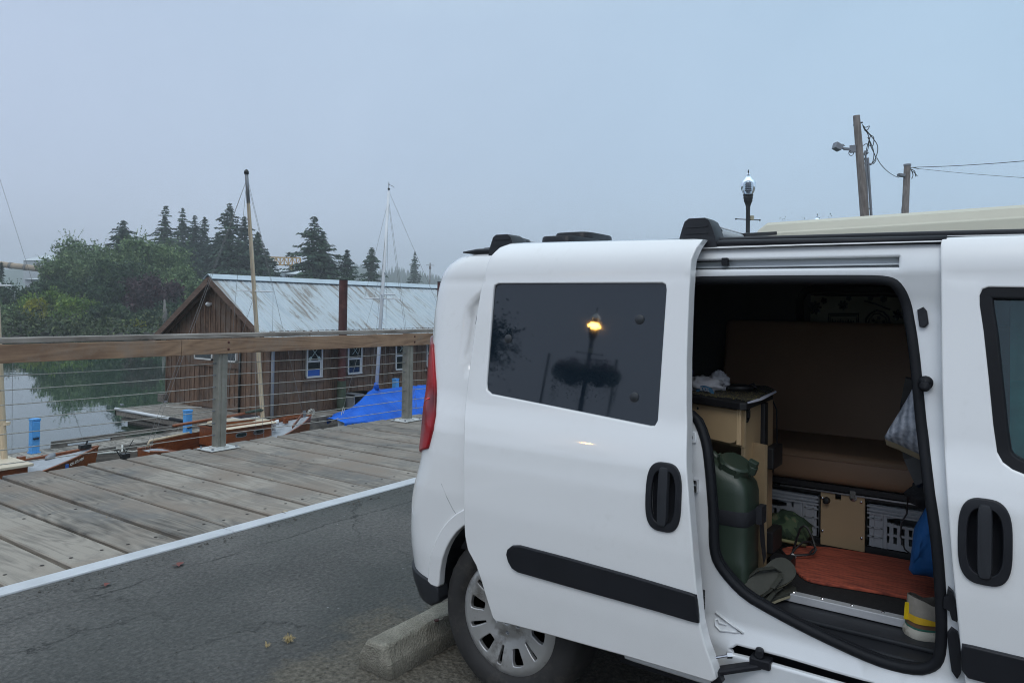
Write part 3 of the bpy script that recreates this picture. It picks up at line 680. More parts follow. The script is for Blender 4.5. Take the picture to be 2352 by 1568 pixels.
# wheels ---------------------------------------------------------------------------
def wheel(cx_, cy_, sgn, seed):
    """sgn -1: face looks towards -X"""
    TR = .314; o = thing('wheel', None, None, (0, 0, 0)); o.parent = VAN; o.location = Vector((cx_, cy_, WZ))-VAN.location
    X = lambda r_, z_: (r_, z_)
    rot = Matrix.Rotation(-pi/2 if sgn < 0 else pi/2, 4, 'Y')     # local z -> outward
    base = Vector((cx_, cy_, WZ)); T = Matrix.Translation(base) @ rot
    b = MB(); prof = [(.205, -.20), (.29, -.205), (.308, -.185), (.314, -.15), (.314, -.06), (.312, -.035), (.304, -.012), (.292, .002), (.270, .010), (.245, .012), (.225, .006), (.214, -.004), (.205, -.02)]
    vs = []; n = 72
    for r_, z_ in prof:
        for k in range(n):
            rr = r_
            if r_ > .311 and k % 3 == 0: rr -= .006
            if abs(r_-.304) < .004 and k % 2 == 0: rr -= .003
            vs.append((rr*cos(2*pi*k/n), rr*sin(2*pi*k/n), z_))
    fs = [(i*n+k, i*n+(k+1) % n, (i+1)*n+(k+1) % n, (i+1)*n+k) for i in range(len(prof)-1) for k in range(n)]
    fs += [((len(prof)-1)*n+k, (len(prof)-1)*n+(k+1) % n, (k+1) % n, k) for k in range(n)]
    b.add(vs, fs, T); b.build('tyre', TYRE, o, smooth=True, auto=35)
    # wheel cover: dished disc with ten slots, cut in (angle, radius)
    dz = lambda r_: _lin([(0, .004), (.03, .006), (.055, .0), (.075, -.010), (.105, -.004), (.15, .004), (.19, .006), (.205, .0), (.212, -.008)], r_)
    def fn(u, v, d):
        r_ = math.hypot(u, v); p = T @ Vector((u, v, dz(r_)+d)); return tuple(p)
    outerc = [(.212*cos(2*pi*k/60), .212*sin(2*pi*k/60)) for k in range(60)]; holes = []; a0 = radians(seed)
    for k in range(12):
        a = a0+2*pi*k/12; wide = k % 2 == 0; r0, r1 = (.108, .176) if wide else (.105, .182); w0, w1 = (.017, .030) if wide else (.007, .013)
        q = [(r0, -w0), (r0+.012, -w0*1.15), (r1-.012, -w1), (r1, -w1*.7), (r1, w1*.7), (r1-.012, w1), (r0+.012, w0*1.15), (r0, w0)]
        holes.append(smoothpoly([(r_*cos(a)-t*sin(a), r_*sin(a)+t*cos(a)) for r_, t in q], 1))
    holes.append([(.023*cos(2*pi*k/16), .023*sin(2*pi*k/16)) for k in range(16)])
    for k in range(5):
        a = a0+2*pi*(k+.25)/5; holes.append([(.052*cos(a)+.011*cos(2*pi*j/10), .052*sin(a)+.011*sin(2*pi*j/10)) for j in range(10)])
    hc_ = panel('wheel_cover', fn, outerc, holes, SILVER, o, step=.016, thick=.016, lip=.004)
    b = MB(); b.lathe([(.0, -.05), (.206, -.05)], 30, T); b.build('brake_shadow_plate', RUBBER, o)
    for k in range(5):
        a = a0+2*pi*(k+.25)/5; b = MB(); b.lathe([(.0085, -.03), (.0085, -.004), (.0, -.002)], 6, T @ Matrix.Translation((.052*cos(a), .052*sin(a), 0))); b.build('lug_nut', GREYM, o)
    b = MB(); b.lathe([(.021, -.03), (.019, -.006), (0, -.004)], 14, T); b.build('hub_cap', GREYM, o)
    return o
w1_ = wheel(2.318, WY, -1, 20)
w2_ = wheel(2.318, -1.477, -1, 5); w3_ = wheel(4.062, WY, 1, 0); w4_ = wheel(4.062, -1.477, 1, 12)
# ------------------------------------------------------------------ door opening: inner body (jamb)
def jx(z): t = max(0, min(1, (z-1.50)/.12)); return 2.335-.032*t*t*(3-2*t)
def jm(u, v, d=0.):
    k = 0
    if v < .5: k = .03*max(0, min(1, (.5-v)/.06))        # sill bulges out again below the seal
    if u < .2 and v < 1.6: k = max(k, 0)
    return (jx(v)+off(v)-d-k, u, v)
OPX = [(1592, 634), (1618, 632), (1800, 630), (1960, 629), (2022, 630), (2048, 634), (2066, 643), (2082, 664), (2092, 688), (2097, 706), (2112, 792), (2124, 911), (2132, 991), (2150, 1137), (2161, 1206), (2169, 1275), (2175, 1357), (2178, 1440), (2176, 1494), (2167, 1527), (2145, 1544), (2112, 1551), (2062, 1544), (2007, 1527), (1925, 1490), (1836, 1447), (1765, 1409), (1708, 1376), (1670, 1338), (1646, 1307), (1632, 1279), (1627, 1243), (1627, 1184), (1621, 1106), (1615, 1041), (1606, 1002), (1590, 963)]
OP = PXS(jm, OPX, g=(.9, 1.6))
OP = OP+[(1.00, 1.15), (1.06, 1.25), (1.08, 1.4), (1.06, 1.52), (1.0, 1.58)]
OPo = inset(OP, .006)
lowslot = PXS(jm, [(1690, 1474), (1800, 1502), (1907, 1534), (2010, 1563), (2010, 1600), (1774, 1532), (1680, 1508), (1668, 1486)], g=(.75, .45))
jo = [(.10, .30), (1.14, .30), (1.14, 1.713), (.10, 1.713)]
slot = [(.318, 1.622), (.312, 1.63), (.312, 1.664), (.318, 1.672), (1.05, 1.676), (1.05, 1.626)]
jamb = panel('door_frame', jm, jo, [OPo, slot, lowslot], JAMB, VAN, step=.03, thick=.018, lip=.010)
SLOTG = M('slot_grey', (.50, .54, .57), .45, .1, 3, 0)
b = MB(); b.grid(lambda u, v: (jx(u)+off(u)+.035, v, u), [1.60, 1.69], [.28, 1.1]); b.build('track_back', SLOTG, VAN); b = MB(); b.grid(lambda u, v: (jx(.42)+.06, u, v), [.1, 1.1], [.30, .50]); b.build('lower_track_back', PLAST, VAN)
b = MB()
for z, h, dx in ((1.666, .004, .022), (1.642, .005, .016)): b.box((2.305+off(z)+dx, .32, z-h/2), (2.305+off(z)+.036, 1.0, z+h/2))
b.box((2.305+off(1.65)+.030, .32, 1.6275), (2.305+off(1.65)+.036, 1.0, 1.667)); b.build('upper_track', SLOTG, VAN)
b = MB(); b.beam((2.435, .98, 1.661), (2.437, .84, 1.662), .008, .005); b.box((2.425, .83, 1.645), (2.445, .85, 1.672)); b.build('upper_roller_arm', PLAST, VAN, bevel=.002)
# seals
b = MB(); path = [jm(u, v, -.004) for u, v in smoothpoly(inset(OP, .015), 1)]; b.tube(path, .0150, 10, closed=True); b.build('door_seal', RUBBER, VAN, smooth=True)
b = MB(); b.tube([jm(u, v, -.035) for u, v in smoothpoly(inset(OP, .008), 1)], .015, 8, closed=True); b.build('inner_seal', RUBBER, VAN, smooth=True)
# gutter / roof rail strips
b = MB(); b.tube([(2.452+(.004 if y < .2 else 0), y, _lin([(-.3, 1.694), (.2, 1.710), (.9, 1.722), (1.8, 1.722), (2.0, 1.716)], y)) for y in (-1.0, -.3, .0, .205)], [.006, .008, .009, .009], 8); b.tube([(2.449, y, _lin([(.2, 1.7085), (.9, 1.722), (1.6, 1.726), (1.96, 1.725)], y)) for y in (.2, .5, .9, 1.3, 1.6, 1.9, 1.975)], [.0125]*6+[.003], 8); b.build('gutter_strip', PLAST, VAN, smooth=True)
b = MB(); b.tube([(2.475, y, _lin([(-.5, 1.716), (.2, 1.729), (.9, 1.738), (1.6, 1.742), (1.9, 1.735)], y)) for y in (-.9, -.3, .2, .6, .9, 1.3, 1.6, 1.88)], .008, 8); b.build('roof_rail', PLAST2, VAN, smooth=True)
# ------------------------------------------------------------------ sliding door (pulled back, standing proud of the body)
sd_ = side(2.200)
DPX = [(1610, 550.5), (1596.5, 567), (1584, 595.5), (1579, 659), (1576, 733), (1573, 822), (1572.5, 941), (1572, 1054), (1577, 1132), (1585, 1236), (1594, 1338), (1602, 1428), (1615, 1481), (1632, 1528), (1640, 1556), (1634, 1561), (1575, 1543), (1429, 1500), (1371, 1484), (1274, 1457), (1169, 1429), (1139, 1423), (1133, 1416), (1119, 1372), (1107, 1331), (1095, 1296), (1076, 1261), (1070, 1231), (1068, 1196), (1067, 1100), (1068, 1000), (1070, 930), (1073, 905), (1079, 855), (1084, 819), (1090, 775), (1098.5, 712), (1105, 674), (1110, 652), (1116, 630), (1121, 607), (1130, 587), (1148, 569), (1172, 560)]
DO = PXS(sd_, DPX, g=(.93, 1.72))
WPX = [(1144, 647), (1134, 652), (1130, 664), (1114, 880), (1116, 897), (1127, 907), (1492, 981), (1505, 980), (1513, 966), (1533.5, 664), (1531, 650), (1522, 645)]
WO = PXS(sd_, WPX, g=(1.67, 1.58))
hu, hv = uvpx(sd_, 1524, 1140, (1., .9)); RI1 = superell(hu, hv, .056-.0085, .103-.0135, 3.0, 40)
DOOR = panel('sliding_door', sd_, DO, [WO, RI1], WHITE, VAN, step=.028, thick=.048, lip=.006)
b = MB(); inner = inset(DO, .02) if area(DO) > 0 else inset(DO, .02)
b.prism(inset(WO, -.02), lambda u, v, d: sd_(u, v, d), -.046, -.05)
def glasspane(name, fn, poly, mat, parent, dof, n=14):
    return panel(name, fn, inset(poly, .0005), [], mat, parent, step=.06, thick=.004, lip=.001, off=dof)
gp = lambda u, v, d: (2.200+.0525+(v-1.10)*.158-d, u, v)     # flat pane
WO2 = [(u, v) for u, v in WO]
def flatpane(name, fn, poly, mat, parent, d0=.0, d1=-.005):
    b = MB(); b.prism(poly if area(poly) > 0 else poly[::-1], fn, d0, d1); return b.build(name, mat, parent, fixn=True)
win = flatpane('window', gp, inset(WO2, -.004), GLASS, DOOR)
for q in ((1469.5, 733), (1457, 911), (1168, 777)):
    u, v = uvpx(gp, q[0], q[1], (1.1, 1.3)); b = MB(); T = Matrix.Translation(gp(u, v, 0)) @ Matrix.Rotation(-pi/2-.0, 4, 'Y'); b.lathe([(.0165, -.002), (.0165, .003), (.014, .005), (0, .0055)], 20, T); b.build('glass_cap', M('smoked_cap', (.03, .034, .04), .35, .1, 3, 0), DOOR, smooth=True, auto=40)
# door inner skin so the door is closed from behind
b = MB(); ip = inset(DO, .01); b.prism(ip if area(ip) > 0 else ip[::-1], lambda u, v, d: sd_(u, v, d), -.047, -.05); b.build('inner_trim', PLAST2, DOOR)
def handle(fn, cu, cv, parent, a=.056, h=.103, lean=.0):
    sh = lambda P: [(cu+(u-cu)+lean*(v-cv), v) for u, v in P]
    ring_o = sh(superell(cu, cv, a, h, 3.2, 48)); ring_i = sh(superell(cu, cv, a-.013, h-.018, 3.0, 40))
    hd = panel('door_handle', fn, ring_o, [ring_i], PLAST, parent, step=.012, thick=.012, lip=.004, off=.008)
    b = MB(); rows = [(1.06, .002), (.99, -.012), (.85, -.028), (.6, -.034), (.3, -.036)]
    n = len(ring_i); vs = []
    for sc_, d in rows:
        for u, v in ring_i: vs.append(fn(cu+(u-cu)*sc_, cv+(v-cv)*sc_, d+.004))
    fs = [(i*n+k, i*n+(k+1) % n, (i+1)*n+(k+1) % n, (i+1)*n+k) for i in range(len(rows)-1) for k in range(n)]+[tuple((len(rows)-1)*n+k for k in range(n))]
    b.add(vs, fs); b.build('handle_cup', PLAST, parent, smooth=True, fixn=True)
    gr = sh(superell(cu, cv+.002, .0165, h-.012, 6, 36)); b = MB()
    n = len(gr); vs = []
    for sc_, d in ((1, -.004), (1, .010), (.9, .0145), (.6, .0155)):
        for u, v in gr: vs.append(fn(cu+(u-cu)*sc_+lean*0, cv+(v-cv)*(sc_ if sc_ > .95 else .98 if sc_ > .8 else .9), d))
    fs = [(i*n+k, i*n+(k+1) % n, (i+1)*n+(k+1) % n, (i+1)*n+k) for i in range(3) for k in range(n)]+[tuple(3*n+k for k in range(n))]
    b.add(vs, fs); b.build('handle_grip', PLAST2, parent, smooth=True, fixn=True, auto=45); return hd
handle(sd_, hu, hv, DOOR)
def strip(fn, pts, parent, name='rub_strip'):
    o = panel(name, fn, pts, [], PLAST, parent, step=.02, thick=.014, lip=.006, off=.012); return o
SPX = [(1164, 1273), (1166, 1264), (1176, 1256), (1192, 1256), (1300, 1284.5), (1450, 1326.5), (1594, 1369.5), (1600, 1427), (1500, 1397.5), (1300, 1342), (1188, 1310), (1176, 1302), (1168, 1288)]
SP = PXS(sd_, SPX, .012, (1.6, .6)); strip(sd_, SP, DOOR)
hi = [(u, v+.0) for u, v in SP]
# stops and striker on the door front edge, hinge end
def knob(px, py, name='door_stop'):
    p = onX(px, py, 2.40); return p
u, v = uvpx(jm, 2128, 872, (.25, 1.2)); p = Vector(jm(u, v, 0)); b = MB(); b.lathe([(.012, 0), (.012, .012), (.019, .014), (.019, .026), (.011, .03), (.009, .042), (.015, .05), (.012, .056), (0, .058)], 14, Matrix.Translation(p) @ Matrix.Rotation(-pi/2-.3, 4, 'Y')); b.build('door_stop', RUBBER, VAN, smooth=True)
sw = PXS(jm, [(2111, 712), (2121, 707), (2126, 714), (2130, 742), (2124, 748), (2116, 748)], g=(.2, 1.5)); panel('courtesy_switch', jm, sw, [], PLAST, VAN, step=.02, thick=.02, lip=.004, off=.014)
sw = PXS(jm, [(2179, 1346), (2187, 1355), (2196, 1395), (2197, 1420), (2190, 1416), (2184, 1396), (2170, 1388), (2172, 1365), (2180, 1364)], g=(.15, .8)); panel('door_buffer', jm, sw, [], PLAST, VAN, step=.02, thick=.02, lip=.003, off=.02)
sw = PXS(jm, [(2187, 1440), (2197, 1448), (2203, 1480), (2206, 1530), (2200, 1551), (2190, 1535), (2184, 1490), (2180, 1450)], g=(.15, .6)); panel('lower_latch_cover', jm, sw, [], PLAST, VAN, step=.02, thick=.02, lip=.004, off=.016)
# pressed shapes, latch plates and hinge arm in the rear part of the opening
b = MB(); pts = PXS(jm, [(1696, 1408), (1730, 1432), (1764, 1448), (1708, 1451)], g=(.7, .55))
b.tube([jm(u, v, .002) for u, v in PXS(jm, [(1644, 1404), (1708, 1452), (1690, 1450), (1672, 1447), (1655, 1446), (1644, 1434), (1643, 1420), (1650, 1420), (1652, 1428), (1670, 1432)], g=(.8, .6))], .004, 8); b.build('pressed_rib', JAMB, VAN, smooth=True)
for (x0, y0, x1, y1) in ((1583, 990, 1598, 1014),):
    pp = PXS(jm, [(x0, y0), (x1, y0+2), (x1, y1), (x0, y1)], g=(.9, 1.1)); panel('latch_plate', jm, pp, [], JAMB, VAN, step=.02, thick=.01, lip=.003, off=.008)
    p = Vector(jm(*uvpx(jm, 1587, 1002, (.9, 1.1)), .009)); b = MB(); b.lathe([(.011, 0), (.011, .006), (.006, .006), (.006, .001), (0, .001)], 12, Matrix.Translation(p) @ Matrix.Rotation(-pi/2, 4, 'Y')); b.build('striker_bolt', PLAST, VAN)
p = Vector(jm(*uvpx(jm, 1592, 1112, (.9, 1.)), .01)); b = MB(); b.box(p-Vector((.012, .02, .02)), p+Vector((.012, .02, .02))); b.tube([p+Vector((-.01, .02, 0)), p+Vector((-.03, -.01, 0))], .004, 6); b.build('striker', CHROME, VAN, bevel=.004)
for k in range(3): b = MB(); p = Vector(jm(*uvpx(jm, 1612, 1357+k*15, (.8, .6)), .0)); b.box(p-Vector((.03, .012, .012)), p+Vector((.0, .012, .009))); b.build('contact_pin', PLAST, VAN, bevel=.003)
A = Vector(sd_(.80, .415, -.04)); Bp = Vector(jm(*uvpx(jm, 1745, 1520, (.7, .42)), -.01)); b = MB(); b.beam(A+Vector((0, 0, -.03)), Bp+Vector((0, 0, -.01)), .036, .018); b.box(Bp-Vector((.022, .034, .015)), Bp+Vector((.02, .03, .016))); b.lathe([(.013, 0), (.013, .03), (0, .032)], 12, c=tuple(Bp+Vector((-.012, .0, .015)))); b.build('lower_hinge_arm', PLAST, VAN, bevel=.006)
b = MB(); b.tube([A+Vector((0, 0, .012)), A+(Bp-A)*.35+Vector((0, 0, .02))], .0045, 8); b.lathe([(.010, -.008), (.010, .008)], 6, Matrix.Translation(A+(Bp-A)*.33+Vector((0, 0, .02))) @ (Bp-A).to_track_quat('Z', 'Y').to_matrix().to_4x4()); b.build('hinge_screw', CHROME, VAN)
pp = PXS(sd_, [(1629, 1534), (1636, 1530), (1648, 1548), (1655, 1566), (1646, 1572), (1634, 1566)], g=(.8, .38), dof=-.02); panel('door_corner_buffer', sd_, pp, [], PLAST, DOOR, step=.02, thick=.03, lip=.004, off=-.02)
# outer sill below the lower slot
b = MB(); b.tube([(2.31, -1.0, .29), (2.31, .74, .29)], .05, 12); b.build('sill', JAMB, VAN, smooth=True)
# ------------------------------------------------------------------ front door
fd = side(2.28)
FE = PXS(fd, [(2165, 548), (2166, 620), (2167, 750), (2169, 900), (2174, 1040), (2182, 1160), (2192, 1290), (2203, 1400), (2213, 1500), (2222, 1560)], g=(.2, 1.7))
FDO = [(u, min(v, 1.712)) for u, v in FE]+[(.118, .34), (-1.03, .34), (-1.05, .9), (-.98, 1.12), (-.55, 1.62), (-.45, 1.69), (-.3, 1.704)]
FWX = [(2245, 700), (2245, 677), (2253, 660), (2270, 654), (2352, 655)]
FW = PXS(fd, FWX, g=(.11, 1.57)); FWb = PXS(fd, [(2352, 1093), (2323, 1081), (2299, 1063), (2285, 1038), (2276, 975), (2266, 872), (2254, 760)], g=(.0, 1.1))
FWO = FW+[(-.35, 1.565), (-.52, 1.50), (-.80, 1.18), (-.82, 1.13), (-.78, 1.10)]+FWb
hu, hv = uvpx(fd, 2262, 1243, (.1, .9)); RI2 = superell(hu, hv, .056-.0085, .105-.0135, 3.0, 40)
FD = panel('front_door', fd, FDO, [FWO, RI2], WHITE, VAN, step=.03, thick=.045, lip=.006)
panel('front_pillar', fd, [(-.29, 1.712), (-1.07, 1.70), (-1.07, .33), (-1.025, .33), (-1.043, .9), (-.972, 1.125), (-.542, 1.625), (-.443, 1.695)], [], WHITE, VAN, step=.04, thick=.03, lip=.004, off=-.002)
fr_in = inset(FWO, .028) if area(FWO) < 0 or True else FWO
panel('window_seal', fd, inset(FWO, -.001), [inset(FWO, .03)], RUBBER, FD, step=.02, thick=.03, lip=.008, off=-.004)
gp2 = lambda u, v, d: (2.28+.066+(v-1.14)*.160-d, u, v)
flatpane('front_window', gp2, inset(FWO, .02), GREENGLASS, FD)
handle(fd, hu, hv, FD, a=.056, h=.105)
FS = PXS(fd, [(2213, 1484), (2280, 1503), (2352, 1522)], .012, (.14, .62)); fz0 = FS[0][1]; strip(fd, [(FS[0][0], fz0), (-.95, fz0-.005), (-.97, fz0-.035), (-.95, fz0-.075), (FS[0][0]-.012, fz0-.075), (FS[0][0], fz0-.06)], FD)
b = MB(); b.tube([(2.28+off(1.05)-.05, -.85, 1.12), (2.20, -.87, 1.14)], .02, 8); b.box((2.10, -.93, 1.10), (2.26, -.84, 1.30)); b.build('wing_mirror', PLAST, FD, bevel=.02, seg=3)
# windscreen, rear window, far windows, lamps
b = MB(); b.add([(2.52, -1.08, 1.70), (3.86, -1.08, 1.70), (3.98, -1.86, 1.175), (2.40, -1.86, 1.175)], [(0, 3, 2, 1)]); b.v = [p+Vector((0, -.035, .035)) for p in b.v]; b.build('windscreen', GLASS, VAN)
b = MB(); b.add([(2.62, 2.166, 1.12), (3.76, 2.166, 1.12), (3.70, 2.172, 1.58), (2.68, 2.172, 1.58)], [(0, 1, 2, 3)]); b.build('rear_window', GLASS, VAN)
for x in (2.45, 3.6): b = MB(); b.box((x, -2.47, .66), (x+.33, -2.36, .82)); b.build('headlight', CHROME, VAN, bevel=.03, seg=3)
# ------------------------------------------------------------------ roof bars, vents
def crossbar(y, zt, zb, fy1=0, lab=None):
    cb = thing('crossbar', None, None); cb.parent = VAN; cb.location = Vector((3.19, y, 1.8))-VAN.location
    for sx in (0, 1):
        mx_ = (lambda x: x) if sx == 0 else (lambda x: 6.38-x)
        b = MB(); X0 = 2.47
        prof = [(-.075, zb-.01), (-.070, zb+.02), (-.058, zt-.035), (-.046, zt-.010), (-.03, zt), (.03, zt), (.046, zt-.010), (.056, zt-.035), (.066, zb+.02), (.07, zb-.01)]
        n = len(prof); vs = []
        for xx, sc_, dz_ in ((X0-.035, .94, -.006), (X0-.022, 1, 0), (X0+.05, .98, .0), (X0+.09, .75, -.012)):
            for py_, pz in prof: vs.append((mx_(xx), y+py_*sc_, zb+(pz-zb)*(1 if sc_ > .9 else .92)+dz_*0))
        fs = [(i*n+k, i*n+(k+1) % n, (i+1)*n+(k+1) % n, (i+1)*n+k) for i in range(3) for k in range(n)]+[tuple(range(n)), tuple(3*n+k for k in range(n))]
        b.add(vs, fs)
        for k in range(2): # pressed lines on the cover
            z = zb+.035+k*.022; b.box((min(mx_(X0-.0375), mx_(X0-.03)), y-.04, z), (max(mx_(X0-.0375), mx_(X0-.03)), y+.04, z+.007))
        b.tube([(mx_(X0+.04), y, zt-.030), (mx_(X0+.15), y, zt-.030)], [.034, .026], 12); b.build('crossbar_foot', PLAST2, cb, smooth=True, fixn=True, auto=38)
    b = MB(); n = 16; vs = []
    for xx in (2.60, 3.78):
        for k in range(n): a = 2*pi*k/n; vs.append((xx, y+.034*cos(a), zt-.03+.013*sin(a)))
    b.add(vs, [(k, (k+1) % n, n+(k+1) % n, n+k) for k in range(n)]); b.tube([(2.6, y-.02, zt-.0165), (3.78, y-.02, zt-.0165)], .003, 6); b.build('bar', M('anodised_bar', (.46, .48, .50), .4, .05, 5, 0, metal=.25), cb, smooth=True); return cb
p = onX(1160, 560, 2.46); crossbar(p.y, onX(1160, 539, 2.46).z, 1.712)
p = onX(1606, 530, 2.46); crossbar(p.y, onX(1606, 502, 2.46).z, 1.722)
def vent(px0, px1, py, X, h, seed):
    a, c_ = onX(px0, py, X), onX(px1, py, X); yc = (a.y+c_.y)/2; w = abs(a.y-c_.y)/2; zt = a.z; rv = thing('roof_vent', None, None); rv.parent = VAN; rv.location = Vector((X, yc, 1.8))-VAN.location
    b = MB(); q = []
    rows = [(1.0, 1.755), (1.0, zt-h), (.95, zt-h+.006), (.93, zt-.008), (.89, zt), (.4, zt+.002)]; n = 28; vs = []
    for s_, z in rows:
        for u, v in superell(0, 0, .17*s_, w*s_, 5, n): vs.append((X+.17+u, yc+v, z))
    b.add(vs, [(i*n+k, i*n+(k+1) % n, (i+1)*n+(k+1) % n, (i+1)*n+k) for i in range(len(rows)-1) for k in range(n)]+[tuple((len(rows)-1)*n+k for k in range(n))])
    b.build('vent_lid', PLAST, rv, smooth=True, fixn=True, auto=40)
vent(1230, 1312, 542, 2.95, .045, 0); vent(1262, 1348, 534, 3.25, .05, 1)
# ------------------------------------------------------------------ inside the van
FZ = .55
LINER = M('dark_liner', (.055, .057, .062), .8, .2, 4, .1, 40); CARPET = M('black_floor_mat', (.012, .012, .013), .9, .4, 60, .6, 300)
b = MB()  # walls and ceiling of the load space, faces turned inwards
b.add([(3.97, -1.0, .5), (3.97, 1.95, .5), (3.93, 1.9, 1.2), (3.93, -1.0, 1.2), (3.84, 1.80, 1.70), (3.84, -1.0, 1.70)], [(0, 1, 2, 3), (3, 2, 4, 5)])
b.add([(2.46, -1.0, 1.705), (3.9, -1.0, 1.73), (3.9, 1.80, 1.73), (2.46, 1.80, 1.705)], [(0, 1, 2, 3)])
b.add([(2.40, 1.95, .5), (3.97, 1.95, .5), (3.84, 1.80, 1.72), (2.46, 1.80, 1.705)], [(0, 1, 2, 3)])
b.add([(2.40, 1.10, .5), (2.40, 1.95, .5), (2.46, 1.80, 1.705), (2.46, 1.10, 1.705)], [(0, 1, 2, 3)])
b.add([(2.42, -1.10, .5), (3.97, -1.10, .5), (3.84, -1.10, 1.2), (2.45, -1.10, 1.2)], [(0, 1, 2, 3)])
b.build('inner_trim', LINER, VAN)
b = MB(); b.box((2.585, -1.0, .50), (3.97, 2.05, FZ)); b.build('load_floor', CARPET, VAN)
b = MB(); b.box((2.345, .12, .44), (2.585, 1.05, .500)); b.box((2.40, .14, .500), (2.583, 1.0, .512)); b.box((2.47, .14, .512), (2.583, 1.0, .528)); b.build('door_step', PLAST2, VAN, bevel=.008)
b = MB(); b.box((2.572, .15, .532), (2.606, .80, .558)); 
b.build('step_edge_strip', STEEL, VAN, bevel=.002)
for k in range(7): b = MB(); b.lathe([(.006, 0), (.004, .003), (0, .004)], 8, c=(2.592, .2+k*.09, .558)); b.build('strip_rivet', CHROME, VAN)
# ceiling bow and far sliding-door window frame with a printed blind
b = MB(); b.box((2.50, -.9, 1.675), (2.58, 1.4, 1.70)); b.build('ceiling_rail', M('grey_headliner', (.07, .075, .085), .8, .1, 6, .1), VAN, bevel=.01)
BL = M('printed_blind', (.20, .21, .17), .9, .15, 3, 0); PR2 = M('blind_print', (.03, .04, .05), .9, .2, 5, 0)
bx = 3.86
P2 = lambda px, py: onX(px, py, bx)
a, c_ = P2(1862, 678), P2(2098, 746); b = MB(); b.box((bx, c_.y, 1.35), (bx+.02, a.y, a.z)); bl = b.build('window_blind', BL, VAN)
b = MB(); q = [P2(*p_) for p_ in ((1838, 760), (1838, 690), (1850, 668), (1872, 662), (2110, 664))]; b.tube([Vector((bx-.015, p_.y, p_.z)) for p_ in q], .02, 8); b.tube([P2(1870, 676), P2(2105, 680)], .006, 6); b.build('window_frame', RUBBER, VAN, smooth=True)
b = MB()
def oline(pts, w=.004): b.tube([Vector((bx-.004, p_.y, p_.z)) for p_ in [P2(*t) for t in pts]], w, 4)
oline([(1903, 746), (1903, 720), (1972, 720), (1972, 746)]); oline([(1907, 746), (1907, 724), (1968, 724), (1968, 746)], .003)
oline([(1988, 746), (1990, 730), (2000, 718), (2014, 712), (2030, 716), (2041, 728), (2045, 746)]); oline([(1994, 746), (1997, 732), (2008, 720), (2020, 719), (2034, 728), (2039, 746)], .003)
for k in range(9): oline([(1911+k*6, 744), (1913+k*6, 732+2*(k % 3)), (1915+k*6, 742)], .003)
for (x, y) in ((2006, 735), (2019, 729), (2030, 738), (2014, 742)):
    for a_ in range(5): oline([(x, y), (x+4*cos(a_*1.257), y+4*sin(a_*1.257))], .003)
oline([(1985, 690), (2010, 697), (2038, 708), (2045, 710)], .004)
for (x, y, n_, s_) in ((1937, 700, 7, 11), (1872, 706, 9, 15), (1893, 690, 5, 7), (2062, 722, 6, 12), (2000, 684, 8, 6), (2030, 686, 8, 7), (1950, 684, 6, 6)):
    for a_ in range(n_): t = a_*2*pi/n_+.4; oline([(x, y), (x+s_*.6*cos(t), y+s_*.6*sin(t)), (x+s_*cos(t+.3), y+s_*sin(t+.3))], .0055)
b.build('blind_print', PR2, VAN)
# front seats (dim shapes behind the green glass)
SEATF = M('grey_seat_cloth', (.30, .31, .33), .9, .2, 8, .3, 120); TEALF = M('teal_seat_cover', (.10, .34, .34), .9, .25, 14, .4, 60)
for x in (2.62, 3.32):
    b = MB(); b.box((x, -.62, .62), (x+.48, -.1, .80)); b.box((x+.01, -.28, .76), (x+.47, -.12, 1.28)); b.build('seat', TEALF, VAN, bevel=.05, seg=3)
    b = MB(); b.box((x+.03, -.30, 1.06), (x+.45, -.14, 1.34)); b.box((x+.12, -.27, 1.36), (x+.36, -.17, 1.56)); b.build('seat_back', SEATF, VAN, bevel=.045, seg=3)
b = MB(); b.grid(lambda u, v: (2.50+.012*sin(u*60)+(v-1.3)*.12, u, v), [-.85+k_*.012 for k_ in range(76)], [1.27, 1.42, 1.62]); b.build('window_curtain', M('grey_curtain_cloth', (.34, .37, .38), .9, .12, 8, .3, 80), VAN, smooth=True)
b = MB(); b.grid(lambda u, v: (2.475+.010*sin(u*17+v*9)+(v-1.0)*.08, u, v), [-.85+k_*.03 for k_ in range(31)], [.95, 1.05, 1.15, 1.25, 1.31, 1.315]); b.build('teal_towel', M('teal_towel_cloth', (.16, .42, .42), .95, .25, 16, .5, 90), VAN, smooth=True)
b = MB(); b.box((2.45, -1.6, .5), (3.93, -1.15, 1.14)); b.build('dashboard', PLAST, VAN, bevel=.05)
# bench bed -----------------------------------------------------------------------
LEATH = M('brown_leatherette', (.27, .165, .10), .5, .1, 3, .15, 120); PLY = M('birch_plywood', (.46, .33, .19), .6, .07, 4, .05, 60); PLYE = M('ply_edge', (.30, .22, .13), .7, .1, 20, 0); BLKT = M('black_trim', (.012, .012, .014), .5, .2, 10, .05)
BN = thing('bench_bed', 'brown upholstered bench bed along the far wall inside the van', 'bench', (3.5, .2, FZ))
b = MB(); zc0, zc1 = .800, .925
b.box((3.19, -.95, zc0), (3.72, 1.30, zc1)); b.build('seat_cushion', LEATH, BN, bevel=.035, seg=4, smooth=True)
b = MB(); b.tube([(3.187, -.9, .895), (3.187, 1.28, .905)], .004, 6); b.build('cushion_piping', LEATH, BN)
b = MB(); T = Matrix.Translation((3.68, 0, .90)) @ Matrix.Rotation(radians(10), 4, 'Y'); b.box((0, -.95, 0), (.10, 1.30, .56), T); b.build('back_cushion', LEATH, BN, bevel=.03, seg=4, smooth=True)
b = MB(); b.box((3.20, -.95, .778), (3.75, 1.30, .800)); b.box((3.22, .20, .755), (3.25, 1.3, .768)); b.box((3.26, -.9, .74), (3.28, 1.2, .778)); b.build('bench_frame', BLKT, BN)
